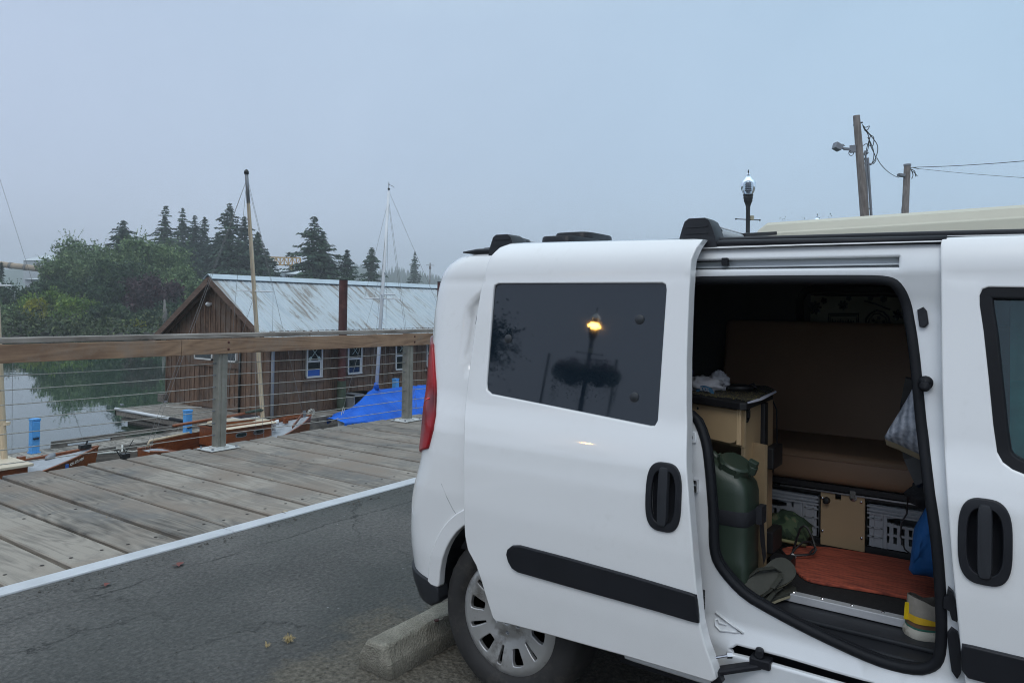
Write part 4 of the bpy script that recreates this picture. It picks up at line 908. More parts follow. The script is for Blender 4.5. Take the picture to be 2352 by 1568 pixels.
b = MB(); b.box((3.196, .36, .768), (3.20, .86, .774)); b.build('frame_edge', ALU, BN)
def yb(px, py): return onX(px, py, 3.205)
y0, y1 = yb(1885, 1190).y, yb(1986, 1200).y; zt = yb(1885, 1128).z
pl = [(y0, FZ+.004), (y0, zt), (yb(1918, 1131).y, zt), (yb(1918, 1131).y, zt-.022), (yb(1932, 1134).y, zt-.022), (yb(1932, 1134).y, zt), (y1, zt), (y1, FZ+.004)]
b = MB(); b.prism(pl, lambda u, v, d: (3.205-d, u, v), 0, -.015); fp = b.build('front_panel', PLY, BN, fixn=True)
for (px, py) in ((1889, 1142), (1978, 1152), (1889, 1217), (1979, 1234)):
    b = MB(); p = yb(px, py); b.lathe([(.006, 0), (.005, .004), (0, .006)], 10, Matrix.Translation((3.205, p.y, p.z)) @ Matrix.Rotation(-pi/2, 4, 'Y')); b.build('screw', CHROME, BN)
p = yb(1899, 1147); b = MB(); b.lathe([(.014, 0), (.012, .022), (.0, .024)], 14, Matrix.Translation((3.205, p.y, p.z)) @ Matrix.Rotation(-pi/2, 4, 'Y')); b.build('panel_knob', BLKT, BN, smooth=True, auto=40)
p = yb(1960, 1142); b = MB(); b.lathe([(.014, 0), (.014, .004), (0, .005)], 14, Matrix.Translation((3.205, p.y, p.z)) @ Matrix.Rotation(-pi/2, 4, 'Y')); b.box((3.19, p.y-.01, p.z), (3.205, p.y+.01, p.z+.03)); b.build('latch', CHROME, BN)
b = MB(); b.box((3.225, -.95, FZ), (3.235, 1.3, FZ+.022)); b.build('bench_kick_strip', BLKT, BN)
# crates under the bench
CRG = M('grey_crate_plastic', (.38, .40, .43), .5, .08, 6, .05, 80)
def crate(ya, yb_, seed, label):
    cz0, cz1 = FZ+.025, .738; x0 = 3.235; o = thing('crate', label, 'crate', (x0+.2, (ya+yb_)/2, cz0), 'folding crates under the bench')
    Yl = lambda t: ya+(yb_-ya)*t
    pts = [(ya, cz0), (yb_, cz0), (yb_, cz1), (ya, cz1)]
    def rect(t0, t1, z0, z1): return [(Yl(t0), cz0+(cz1-cz0)*z0), (Yl(t1), cz0+(cz1-cz0)*z0), (Yl(t1), cz0+(cz1-cz0)*z1), (Yl(t0), cz0+(cz1-cz0)*z1)]
    holes = [smoothpoly(rect(.36, .80, .58, .76), 1)]+[rect(.40+k*.075, .44+k*.075, z, z+.17) for k in range(6) for z in (.14, .36)]+[rect(.28, .31, .62, .76)]
    panel('front', lambda u, v, d: (x0-d, u, v), pts, holes, CRG, o, step=.03, thick=.012, lip=.001)
    b = MB()
    for z in (.80, .88, .97): b.box((x0-.008, ya, cz0+(cz1-cz0)*z-.004), (x0+.01, yb_, cz0+(cz1-cz0)*z+.003))
    for t in (.06, .15, .19): b.box((x0-.006, Yl(t)-.004, cz0), (x0, Yl(t)+.004, cz1-.03)); b.box((x0-.006, Yl(1-t)-.004, cz0), (x0, Yl(1-t)+.004, cz1-.03))
    for z in (.2, .4, .6): b.box((x0-.006, ya, cz0+.18*z), (x0, Yl(.16), cz0+.18*z+.005)); b.box((x0-.006, Yl(.84), cz0+.18*z), (x0, yb_, cz0+.18*z+.005))
    b.build('ribs', CRG, o)
    b = MB(); b.box((x0, ya, cz0), (x0+.35, ya+.008, cz1)); b.box((x0, yb_-.008, cz0), (x0+.35, yb_, cz1)); b.box((x0+.34, ya, cz0), (x0+.35, yb_, cz1)); b.box((x0+.01, ya, cz0), (x0+.35, yb_, cz0+.01)); b.build('shell', CRG, o); return o
ya = onX(1884, 1190, 3.235).y; crate(ya+.006, ya+.36, 1, 'grey folding crate with the camouflage bag in front of it')
ya = onX(1989, 1220, 3.235).y; crate(ya-.36, ya-.004, 2, 'grey slotted folding crate with the black cord and blue sack before it')
b = MB(); r = random.Random(2)
for k in range(60): p0 = Vector((3.3+r.uniform(0, .25), ya-.03-r.random()*.3, .74)); b.tube([p0, p0+Vector((r.uniform(-.04, .04), r.uniform(-.04, .04), r.uniform(0, .03)))], .006, 4)
tag(b.build('crate_contents', BLKT), 'dark odds and ends filling the right hand crate', 'clutter', kind='stuff')
# rug
def rugm():
    m, nt, p = newmat('orange_woven_rug'); co = obj_co(nt, (60, 9, 9)); n = nd(nt, 'TexNoise', {'Vector': co, 'Scale': 1.5, 'Detail': 4.}); w = nd(nt, 'TexWave', {'Vector': obj_co(nt), 'Scale': 30., 'Distortion': .8}, bands_direction='X')
    a = mth(nt, 'ADD', mth(nt, 'MULTIPLY', n.outputs[0], .8), mth(nt, 'MULTIPLY', w.outputs[0], .2)); setp(nt, p, col=ramp(nt, a, [(.35, (.20, .045, .03)), (.6, (.50, .11, .06))]), rough=.95, normal=bumpn(nt, a, .8, .004)); return m
q = [G(px, py, FZ+.012) for px, py in ((1795, 1253), (1880, 1252), (1990, 1268), (2160, 1299), (2168, 1387), (2060, 1364), (1960, 1347), (1870, 1334), (1840, 1322), (1822, 1300), (1800, 1275))]
rp = smoothpoly([(p.x, p.y) for p in q], 1); b = MB(); b.prism(rp, lambda u, v, d: (u, v, d), FZ+.002, FZ+.014); RUG = rugm()
tag(b.build('floor_rug', RUG, fixn=True, bevel=.004), 'orange red woven rug on the black van floor', 'rug')
# kitchen cabinet at the door
CB = thing('cabinet', 'plywood kitchen cabinet with black worktop behind the open door', 'cabinet', (2.75, 1.1, FZ))
WZt = 1.18
wp = [G(px, py, WZt) for px, py in ((1560, 903), (1583, 907), (1700, 924), (1716, 924), (1726, 920), (1775, 901))]; wp = [(p.x, p.y) for p in wp]+[(2.98, .84), (2.98, 1.7), (2.62, 1.7)]
b = MB(); b.prism(wp, lambda u, v, d: (u, v, d), WZt-.026, WZt); b.build('worktop', BLKT, CB, fixn=True, bevel=.004)
f0 = Vector(G(1700, 924, WZt)); f1 = Vector(G(1583, 907, WZt)); dv = (f1-f0).normalized(); nrm_ = Vector((-dv.y, dv.x, 0)); nrm_ = nrm_ if nrm_.x < 0 else -nrm_
fo = f0-nrm_*.018+dv*.008
cab = lambda u, v, d: tuple(fo+dv*u+nrm_*d+Vector((0, 0, v-fo.z)))
dp = [(.01, 1.15), (.45, 1.15), (.45, 1.035), (.05, 1.03), (.03, 1.037), (.017, 1.052), (.012, 1.075)]
b = MB(); b.prism(dp[::-1], cab, -.016, .0); b.build('drawer_front', PLY, CB, fixn=True, bevel=.002)
p = cab(.20, 1.135, .001); b = MB(); b.lathe([(.005, 0), (0, .003)], 10, Matrix.Translation(p) @ nrm_.to_track_quat('Z', 'Y').to_matrix().to_4x4()); b.build('screw', BLKT, CB)
b = MB(); b.prism([(.0, 1.15), (.0, 1.02), (.5, 1.02), (.5, 1.15)], cab, -.024, -.018); b.prism([(.0, FZ), (.0, 1.02), (.7, 1.02), (.7, FZ)], cab, -.14, -.128); b.build('drawer_box', PLYE, CB, fixn=True)
# side board (faces the front of the van): notch below the drawer
sx0 = fo.x+.006; Ys = fo.y+.004
sb = [(sx0, 1.153), (sx0, 1.03), (sx0+.03, 1.025), (sx0+.05, 1.02), (sx0+.055, FZ), (onY(1743, 1200, Ys).x, FZ), (onY(1748, 930, Ys).x, 1.153)]
b = MB(); b.prism([(u, v) for u, v in sb], lambda u, v, d: (u, Ys+d, v), 0, .016); b.build('side_board', PLY, CB, fixn=True, bevel=.0015)
xa = onY(1749, 1000, Ys).x; xb = onY(1757, 1000, Ys).x; xc = onY(1770, 1000, Ys).x
b = MB(); b.box((xa, Ys-.012, FZ), (xb, Ys+.03, 1.153)); b.box((xa-.002, Ys-.045, 1.0-.09), (xc+.004, Ys-.012, 1.0-.01)); b.box((xa-.002, Ys-.045, .60), (xc+.004, Ys-.012, .68)); b.build('black_upright', BLKT, CB, bevel=.004)
b = MB(); b.box((xb+.002, Ys, FZ), (xc+.03, Ys+.016, 1.153)); b.build('inner_board', PLY, CB, bevel=.002)
p = onY(1713, 949, Ys); b = MB(); b.lathe([(.031, 0), (.031, .006), (.024, .008), (.022, .001), (0, .001)], 24, Matrix.Translation((p.x+.002, Ys, p.z)) @ Matrix.Rotation(pi/2, 4, 'X')); b.box((p.x-.006, Ys-.014, p.z-.012), (p.x+.008, Ys-.002, p.z+.012)); b.build('switch_socket', BLKT, CB, smooth=True, auto=35)
# things on the worktop
def clothm(name, col): return M(name, col, .9, .08, 10, .3, 160)
b = MB(); r = random.Random(4)
def mat_pat():
    m, nt, p = newmat('patterned_placemat'); v = nd(nt, 'TexWave', {'Vector': obj_co(nt), 'Scale': 26., 'Distortion': 9., 'Detail': 3.}); v2 = nd(nt, 'TexVoronoi', {'Vector': obj_co(nt), 'Scale': 130.})
    setp(nt, p, col=mixc(nt, ramp(nt, mth(nt, 'MULTIPLY', v.outputs[0], ramp(nt, v2.outputs[0], [(.3, (1, 1, 1)), (.5, (0, 0, 0))])), [(.3, (0, 0, 0)), (.6, (1, 1, 1))]), (.02, .02, .022), (.42, .36, .12)), rough=.7); return m
pq = [G(px, py, WZt+.004) for px, py in ((1560, 893), (1583, 902), (1640, 909), (1690, 914), (1712, 920), (1745, 912), (1778, 893), (1760, 884), (1600, 880))]
b.prism([(p.x, p.y) for p in pq], lambda u, v, d: (u, v, d), WZt+.0015, WZt+.004); tag(b.build('placemat', mat_pat(), fixn=True), 'black and gold patterned placemat on the cabinet worktop', 'placemat')
pq = [G(px, py, WZt+.001) for px, py in ((1717, 925), (1724, 926), (1755, 918), (1783, 900), (1783, 896), (1752, 908), (1722, 916))]
b = MB(); vs = []; n = 7; cx_ = [Vector((p.x, p.y, WZt+.001)) for p in pq]
A = [G(1716, 922, WZt+.003), G(1744, 912, WZt+.004), G(1782, 895, WZt+.006)]; Bb = [G(1718, 926, WZt-.004), G(1750, 918, WZt-.008), G(1784, 900, WZt+.002)]
b.add([p+Vector((0, 0, -.001)) for p in A]+Bb, [(0, 3, 4, 1), (1, 4, 5, 2)]); tag(b.build('paper_sheet', M('lilac_paper', (.62, .64, .74), .8, .03, 4, 0), smooth=True), 'white paper sheet curling over the worktop edge', 'paper')
def lump(c, rx, ry, rz, seed, mat, name, label, cat, amp=.35, fr=3., parent=None, flat=0, sub=26):
    b = MB(); vs = []; fs = []; n, m_ = sub, sub//2
    for j in range(m_+1):
        th = pi*j/m_
        for i in range(n):
            ph = 2*pi*i/n; d = Vector((sin(th)*cos(ph), sin(th)*sin(ph), cos(th))); k = 1+amp*mnoise.noise(d*fr+Vector((seed, 0, 0)))+amp*.5*mnoise.noise(d*fr*2.3+Vector((seed, 5, 0)))
            z = d.z*rz*k
            if z < -flat and flat: z = -flat
            vs.append(Vector(c)+Vector((d.x*rx*k, d.y*ry*k, z)))
    for j in range(m_):
        for i in range(n): fs.append((j*n+i, (j+1)*n+i, (j+1)*n+(i+1) % n, j*n+(i+1) % n))
    b.add(vs, fs); o = b.build(name, mat, parent, smooth=True, fixn=True)
    if label: tag(o, label, cat)
    return o
WHC = clothm('white_cotton', (.50, .50, .53))
p = G(1622, 897, WZt+.005); tw = thing('tote_cloth', 'crumpled white cotton cloth with blue print on the worktop', 'cloth', tuple(p))
lump((p.x+.02, p.y+.02, p.z+.022), .055, .075, .028, 3, WHC, 'cloth', None, None, .5, 2.2, tw)
p2 = G(1650, 893, WZt+.005); lump((p2.x+.0, p2.y, p2.z+.03), .035, .038, .036, 8, WHC, 'cloth_fold', None, None, .6, 2.6, tw)
BLPR = M('blue_print', (.06, .20, .36), .8, .1, 8, 0)
fr_ = Vector((dv.x, dv.y, 0))*-1; pc = onX(1620, 893, p.x-.042)
text_mesh('IDDL', .020, 'printed_lettering', WHC, tw, pc+nrm_*.004, fr_, (0, 0, 1), .0005, 1.1)
b = MB(); n = 14; cc = pc+Vector((0, 0, -.012))
vs = [cc+fr_*(.045*cos(pi*k/n))+Vector((0, 0, .026*sin(pi*k/n))) for k in range(n+1)]+[cc+fr_*(.030*cos(pi*k/n))+Vector((0, 0, .006*sin(pi*k/n))) for k in range(n+1)]
b.add([v+nrm_*.002 for v in vs], [(k, k+1, n+2+k, n+1+k) for k in range(n)]); b.build('printed_arch', BLPR, tw)
p = G(1699, 896, WZt+.004); b = MB(); b.lathe([(.045, 0), (.052, .012), (.05, .02), (.03, .024), (0, .024)], 20, c=tuple(p)); b.tube([p+Vector((.02, -.03, .02)), p+Vector((.01, -.05, .03)), p+Vector((.02, -.06, .012))], .004, 6)
tag(b.build('round_tin', BLKT, smooth=True, auto=40), 'low black round tin on the placemat', 'tin')
b = MB(); pts = [G(1727, 890, WZt+.01), G(1745, 889, WZt+.014), G(1757, 898, WZt+.012), G(1769, 905, WZt-.01)]; p = pts[-1]; pts += [p+Vector((.02, -.02, -.06)), p+Vector((.03, -.02, -.2)), p+Vector((.03, .0, -.34))]
b.tube(pts, .0028, 6); tag(b.build('charging_cable', BLKT, smooth=True), 'thin black cable hanging off the worktop corner', 'cable')
p = G(1590, 893, WZt+.005)+Vector((.05, .06, 0)); b = MB(); b.lathe([(.035, 0), (.042, .005), (.044, .07), (.038, .075), (.036, .01), (0, .008)], 20, c=tuple(p)); tag(b.build('blue_mug', M('dark_blue_enamel', (.01, .03, .16), .25, .05, 5, 0), smooth=True, auto=40), 'dark blue mug behind the white cloth', 'mug')
# green water can ------------------------------------------------------------------
CANG = M('olive_green_plastic', (.032, .050, .036), .42, .1, 4, .12, 160)
pcn = G(1690, 1343, FZ+.004); cx0, cy0 = pcn.x+.01, pcn.y+.045
JC = thing('water_can', 'olive green plastic water can strapped upright to the cabinet', 'jerrycan', (cx0, cy0, FZ))
def sect(z, a, c_, n=28, dx=0, dy=0, tilt=0): return [(cx0+u+dx, cy0+v+dy, z+tilt*v) for u, v in superell(0, 0, a*1.12, c_, 5.5, n)]
rows = [(FZ+.004, .066, .094, 0), (FZ+.012, .074, .102, 0), (FZ+.11, .076, .104, 0), (FZ+.12, .073, .101, 0), (FZ+.20, .076, .104, 0), (FZ+.27, .076, .104, 0), (FZ+.33, .075, .103, .03), (FZ+.375, .070, .097, .22), (FZ+.405, .058, .082, .34), (FZ+.418, .04, .06, .36)]
b = MB(); vs = []; n = 28
for z, a, c_, t in rows: vs += sect(z, a, c_, n, tilt=t)
fs = [(i*n+k, i*n+(k+1) % n, (i+1)*n+(k+1) % n, (i+1)*n+k) for i in range(len(rows)-1) for k in range(n)]+[tuple(range(n)), tuple((len(rows)-1)*n+k for k in range(n))]
b.add(vs, fs); b.build('can_body', CANG, JC, smooth=True, fixn=True, auto=50)
capc = Vector((cx0-.01, cy0-.035, FZ+.405)); Tn = Matrix.Translation(capc) @ Matrix.Rotation(radians(22), 4, 'X') @ Matrix.Rotation(radians(-12), 4, 'Y')
b = MB(); b.lathe([(.050, -.02), (.050, .0), (.056, .002), (.056, .022), (.050, .028), (0, .028)], 28, Tn)
for k in range(6): a = pi*k/3; b.box((-.007, .045, .0), (.007, .064, .022), Tn @ Matrix.Rotation(a, 4, 'Z'))
b.build('filler_cap', CANG, JC, smooth=True, auto=40)
Tv = Tn @ Matrix.Translation((.0, -.058, .012)); b = MB(); b.lathe([(.018, 0), (.018, .03), (.0, .032)], 6, Tv); b.box((-.012, -.012, .03), (.012, .02, .048), Tv); b.build('vent_cap', CANG, JC, bevel=.003)
b = MB(); pts = [(cx0, cy0+.07, FZ+.40), (cx0, cy0+.06, FZ+.45), (cx0, cy0+.02, FZ+.455), (cx0, cy0+.085, FZ+.43)]; b.tube([(cx0, cy0+.085, FZ+.36), (cx0, cy0+.08, FZ+.42), (cx0, cy0+.04, FZ+.44), (cx0, cy0+.01, FZ+.41)], .014, 10); b.build('can_handle', CANG, JC, smooth=True)
b = MB(); b.lathe([(.012, 0), (.010, .0)], 3); b = MB(); b.tube([Vector((cx0-.06, cy0+.09, FZ+.40))+Vector((0, .018*cos(t*.5), .028*sin(t*.5))) for t in range(-3, 4)], .002, 5); b.build('wire_bail', CHROME, JC)
b = MB(); vs = []
for z, g in ((FZ+.225, .078), (FZ+.228, .0795), (FZ+.272, .0795), (FZ+.275, .078)): vs += sect(z, g, g+.028, n)
b.add(vs, [(i*n+k, i*n+(k+1) % n, (i+1)*n+(k+1) % n, (i+1)*n+k) for i in range(3) for k in range(n)]); q = Vector((cx0+.03, cy0-.115, FZ+.25))
b.box(q-Vector((.028, .012, .028)), q+Vector((.028, .008, .03))); b.add([q+Vector((-.03, -.004, -.02)), q+Vector((.02, -.004, -.02)), q+Vector((.03, -.012, -.15)), q+Vector((.0, -.012, -.17)), q+Vector((-.035, -.01, -.08))], [(0, 1, 2, 3, 4)]); b.build('strap', M('black_webbing', (.012, .013, .018), .8, .2, 30, .2, 300), JC, smooth=True, auto=40)
# camouflage bag, cables, bags, pillow, shoes ---------------------------------------
def camo():
    m, nt, p = newmat('camouflage_cloth'); co = obj_co(nt); a = nd(nt, 'TexNoise', {'Vector': co, 'Scale': 12., 'Detail': 2., 'Distortion': 1.}); w = nd(nt, 'TexNoise', {'Vector': co, 'Scale': 30., 'Detail': 3.})
    setp(nt, p, col=ramp(nt, a.outputs[0], [(.40, (.025, .05, .028)), (.5, (.06, .10, .05)), (.58, (.12, .13, .07))], 'CONSTANT'), rough=.8, normal=bumpn(nt, w.outputs[0], .6, .01)); return m
p = G(1812, 1262, FZ); cbg = thing('camouflage_bag', 'crumpled green camouflage bag lying before a grey crate', 'bag', (p.x, p.y, FZ)); lump((p.x+.05, p.y+.03, FZ+.065), .05, .10, .068, 11, camo(), 'bag', None, None, .38, 2.0, cbg, flat=.06)
b = MB(); b.tube([G(1776, 1234, FZ+.03), G(1800, 1240, FZ+.04), G(1835, 1247, FZ+.03), G(1850, 1252, FZ+.02)], .007, 6); b.build('bag_strap', M('khaki_webbing', (.22, .22, .11), .8, .1, 20, .1), cbg, smooth=True)
b = MB()
def pz(px, py, x): return onX(px, py, x)
loop = [(1817, 1290, 2.98), (1822, 1262, 2.99), (1830, 1236, 2.99), (1838, 1212, 2.99), (1846, 1206, 2.99), (1854, 1210, 2.99), (1864, 1228, 2.99), (1870, 1248, 2.98), (1874, 1262, 2.97), (1868, 1270, 2.96), (1850, 1273, 2.94), (1828, 1274, 2.92), (1816, 1272, 2.92)]
b.tube([pz(*t) for t in loop], .0045, 6)
b.tube([pz(*t) for t in ((1816, 1272, 2.93), (1830, 1256, 2.95), (1845, 1243, 2.96), (1862, 1243, 2.96), (1872, 1256, 2.95), (1860, 1268, 2.94))], .0035, 6)
b.tube([pz(*t) for t in ((1812, 1290, 2.9), (1806, 1275, 2.92), (1794, 1262, 2.94), (1786, 1256, 2.96))], .004, 6)
q = G(1797, 1296, FZ+.03); b.box(q-Vector((.03, .035, .028)), q+Vector((.03, .035, .03))); q = G(1818, 1293, FZ+.02); b.box(q-Vector((.01, .012, .015)), q+Vector((.01, .012, .03)))
tag(b.build('power_cable', BLKT, smooth=True, auto=40), 'black power cable and adapter looped on the orange rug', 'cable')
b = MB(); b.tube([pz(1820, 1272, 2.91), pz(1826, 1279, 2.90)], .006, 6); tag(b.build('cable_tie_label', WHITEP), 'small white tag wrapped round the black power cable', 'tag')
BLUEB = M('blue_drybag_cloth', (.004, .080, .26), .8, .15, 8, .5, 25, d=.01); BLKB = M('black_cloth', (.01, .011, .014), .9, .3, 12, .5, 30, d=.01)
X0 = 2.80; pb = [(2150, 1138), (2138, 1146), (2118, 1178), (2102, 1206), (2097, 1240), (2092, 1290), (2089, 1300), (2100, 1312), (2130, 1315), (2160, 1322), (2200, 1320), (2200, 1138)]
pp = [onX(a, c_, X0) for a, c_ in pb]; r = random.Random(3); b = MB(); n = len(pp); cen = sum(pp, Vector())/n; vs = []
for s_, dx in ((.86, .10), (1, .05), (1, 0), (.97, -.04), (.86, -.065), (.6, -.085), (.3, -.09)):
    for i, p in enumerate(pp): vs.append(cen+(p-cen)*s_+Vector((dx+r.uniform(-.006, .006), 0, 0)))
b.add(vs, [(i*n+k, i*n+(k+1) % n, (i+1)*n+(k+1) % n, (i+1)*n+k) for i in range(6) for k in range(n)]+[tuple(6*n+k for k in range(n))]); tag(b.build('blue_bag', BLUEB, smooth=True, fixn=True), 'bright blue cloth sack hanging inside the door opening', 'bag')
p = onX(2116, 1130, 2.86); lump(tuple(p+Vector((0, -.03, 0))), .05, .065, .052, 5, BLKB, 'black_pouch', 'black cloth pouch above the blue sack', 'pouch', .4, 2.5)
b = MB(); b.tube([pz(2083, 1178, 3.0), pz(2070, 1200, 3.0), pz(2068, 1230, 3.0), pz(2078, 1260, 3.0), pz(2088, 1268, 2.98)], .003, 5); b.tube([pz(2083, 1178, 3.0), pz(2086, 1130, 2.95)], .003, 5); tag(b.build('cord', BLKT), 'thin black cord hanging in front of the right crate', 'cord')
b = MB(); sbp = [pz(2100, 870, 2.75), pz(2088, 930, 2.76), pz(2085, 1000, 2.78), pz(2096, 1050, 2.78), pz(2112, 1085, 2.76), pz(2124, 1110, 2.74)]
for a, c_ in zip(sbp, sbp[1:]): b.beam(a, c_, .05, .025, (1, 0, 0))
tag(b.build('seat_belt', BLKT, smooth=False), 'black seat belt webbing hanging by the door pillar', 'belt')
def knit():
    m, nt, p = newmat('grey_knitted_cover'); co = obj_co(nt); w = nd(nt, 'TexWave', {'Vector': co, 'Scale': 14., 'Distortion': 5., 'Detail': 2.}, bands_direction='Y'); n = nd(nt, 'TexNoise', {'Vector': co, 'Scale': 70., 'Detail': 4.})
    a = mth(nt, 'ADD', mth(nt, 'MULTIPLY', w.outputs[0], .28), mth(nt, 'MULTIPLY', n.outputs[0], .75)); setp(nt, p, col=ramp(nt, a, [(.3, (.16, .18, .22)), (.75, (.42, .44, .50))]), rough=.95, normal=bumpn(nt, a, .9, .006)); return m
PLW = thing('pillow', 'grey knitted pillow with cream underside leaning inside the door opening', 'pillow', tuple(pz(2090, 1040, 2.62)))
qd = [(2032, 1000), (2046, 976), (2066, 944), (2083, 915), (2096, 890), (2150, 800), (2190, 1060), (2122, 1046), (2090, 1031), (2060, 1017), (2040, 1010), (2033, 1006)]
pp = [pz(a, c_, 2.62) for a, c_ in qd]; n = len(pp); cen = pz(2110, 960, 2.60); vs = []; b = MB()
for s_, dx in ((1, .0), (.97, -.022), (.86, -.042), (.6, -.06), (.3, -.066)):
    for p in pp: vs.append(cen+(p-cen)*s_+Vector((dx, 0, 0)))
b.add(vs, [(i*n+k, i*n+(k+1) % n, (i+1)*n+(k+1) % n, (i+1)*n+k) for i in range(4) for k in range(n)]+[tuple(4*n+k for k in range(n))]); b.build('pillow_top', knit(), PLW, smooth=True, fixn=True)
vs = []; b = MB()
for s_, dx, dz_ in ((1, .0, 0), (1, .02, -.022), (.93, .05, -.03), (.7, .07, -.02)):
    for p in pp: vs.append(cen+(p-cen)*s_+Vector((dx, 0, dz_)))
b.add(vs, [(i*n+k, i*n+(k+1) % n, (i+1)*n+(k+1) % n, (i+1)*n+k) for i in range(3) for k in range(n)]+[tuple(3*n+k for k in range(n))]); b.build('pillow_underside', clothm('cream_cloth', (.42, .36, .24)), PLW, smooth=True, fixn=True)
# sneaker on the step: heel towards the camera --------------------------------------
hp = G(2110, 1476, .515)
SH = thing('sneaker', 'worn grey sneaker with yellow heel standing on the door step', 'shoe', tuple(hp))
dirS = Vector((.55, -.83, 0)).normalized(); latS = Vector((-dirS.y, dirS.x, 0)); heel = hp+Vector((.02, .030, 0)); SK = 1.32
def shoe_sec(t, w, z0, z1, rise=0): return None
Ls = .31
def foot(u, z, wsc=1.):   # outline half width along the length u 0..1
    wv = _lin([(0, .0), (.015, .018), (.06, .031), (.15, .036), (.35, .034), (.6, .046), (.8, .048), (.93, .034), (.985, .016), (1, 0)], u)*wsc*SK
    return wv
us = [0, .006, .02, .05, .1, .18, .28, .4, .55, .7, .82, .92, .97, 1.]
def loft(levels, name, mat):
    b = MB(); vs = []; n = 2*len(us)
    for z, wsc, ext in levels:
        for u in us: vs.append(heel+dirS*(u*(Ls+ext*2)-ext)+latS*foot(u, z, wsc)+Vector((0, 0, (z(u) if callable(z) else z)*SK)))
        for u in us[::-1]: vs.append(heel+dirS*(u*(Ls+ext*2)-ext)-latS*foot(u, z, wsc)+Vector((0, 0, (z(u) if callable(z) else z)*SK)))
    m_ = len(levels); b.add(vs, [(i*n+k, i*n+(k+1) % n, (i+1)*n+(k+1) % n, (i+1)*n+k) for i in range(m_-1) for k in range(n)]+[tuple(range(n)), tuple((m_-1)*n+k for k in range(n))])
    return b.build(name, mat, SH, smooth=True, fixn=True, auto=45)
OFFW = M('off_white_foam', (.50, .47, .40), .7, .1, 10, .2, 60, dirt=(.25, .22, .17), dirts=20)
loft([(0, .96, .004), (.008, 1.12, .010), (.022, 1.10, .010), (.030, 1.0, .003)], 'midsole', OFFW)
loft([(.0295, 1.03, .004), (.034, 1.03, .004)], 'green_line', M('green_foam', (.03, .14, .10), .7, .1, 10, .1))
loft([(.033, 1.02, .003), (.043, .99, .002)], 'brown_band', M('brown_suede', (.16, .085, .045), .9, .15, 20, .2))
UP = M('grey_suede', (.30, .27, .23), .9, .12, 25, .4, 120)
up_z = lambda k: (lambda u: .043+k*_lin([(0, .058), (.1, .05), (.2, .038), (.35, .046), (.5, .038), (.7, .022), (1, .008)], u))
b = MB(); vs = []; n = 2*len(us)
for k, wsc in ((0, .98), (.5, .95), (.9, .80), (1., .74)):
    for u in us: vs.append(heel+dirS*(u*Ls)+latS*foot(u, 0, wsc)+Vector((0, 0, up_z(k)(u)*SK)))
    for u in us[::-1]: vs.append(heel+dirS*(u*Ls)-latS*foot(u, 0, wsc)+Vector((0, 0, up_z(k)(u)*SK)))
b.add(vs, [(i*n+k, i*n+(k+1) % n, (i+1)*n+(k+1) % n, (i+1)*n+k) for i in range(3) for k in range(n)]); b.build('upper', UP, SH, smooth=True, fixn=True)
b = MB(); vs = []
for k, wsc in ((1.01, .735), (.93, .66), (.35, .6)):
    for u in us: vs.append(heel+dirS*(u*Ls+.006)+latS*foot(u, 0, wsc)+Vector((0, 0, up_z(k)(u)*SK)))
    for u in us[::-1]: vs.append(heel+dirS*(u*Ls+.006)-latS*foot(u, 0, wsc)+Vector((0, 0, up_z(k)(u)*SK)))
b.add(vs, [(i*n+k, (i+1)*n+k, (i+1)*n+(k+1) % n, i*n+(k+1) % n) for i in range(2) for k in range(n)]+[tuple(2*n+k for k in range(n))]); b.build('lining', M('dark_shoe_lining', (.10, .09, .08), .9, .3, 40, .3), SH, smooth=True)
YEL = M('yellow_panel', (.72, .44, .02), .6, .1, 30, .3, 120)
b = MB(); vs = []
for z, k in ((.044, 1.03), (.060, 1.015)):
    for u in (.0, .006, .02, .05, .1, .18, .26): vs.append(heel+dirS*(u*Ls-.003)+latS*(foot(u, 0, k)+.0015)*1+Vector((0, 0, (z-(.012*(u/.26)**2 if z > .05 else 0))*SK)))
b.add(vs, [(k, k+1, 7+k+1, 7+k) for k in range(6)]); vs = []
for z, k in ((.044, 1.03), (.060, 1.015)):
    for u in (.0, .006, .02, .05, .1, .18, .26): vs.append(heel+dirS*(u*Ls-.003)-latS*(foot(u, 0, k)+.0015)+Vector((0, 0, (z-(.012*(u/.26)**2 if z > .05 else 0))*SK)))
b.add(vs, [(k, k+1, 7+k+1, 7+k) for k in range(6)]); b.build('yellow_heel_panel', YEL, SH, smooth=True)
b = MB(); c0 = heel-dirS*.006; b.beam(c0+Vector((0, 0, .058)), c0+Vector((0, 0, .108))+dirS*.004, .014, .005, latS); b.build('heel_tab', M('bright_yellow_tab', (.85, .60, .01), .5, .05, 10, 0), SH)
b = MB(); t0 = heel+dirS*.12+Vector((0, 0, .10)); b.prism([(-.024, 0), (.024, 0), (.022, .05), (.012, .062), (-.012, .062), (-.022, .05)], lambda u, v, d: tuple(t0+latS*u+dirS*(-v*.35+d)+Vector((0, 0, v))), 0, .008); b.build('tongue', UP, SH, bevel=.003, fixn=True)
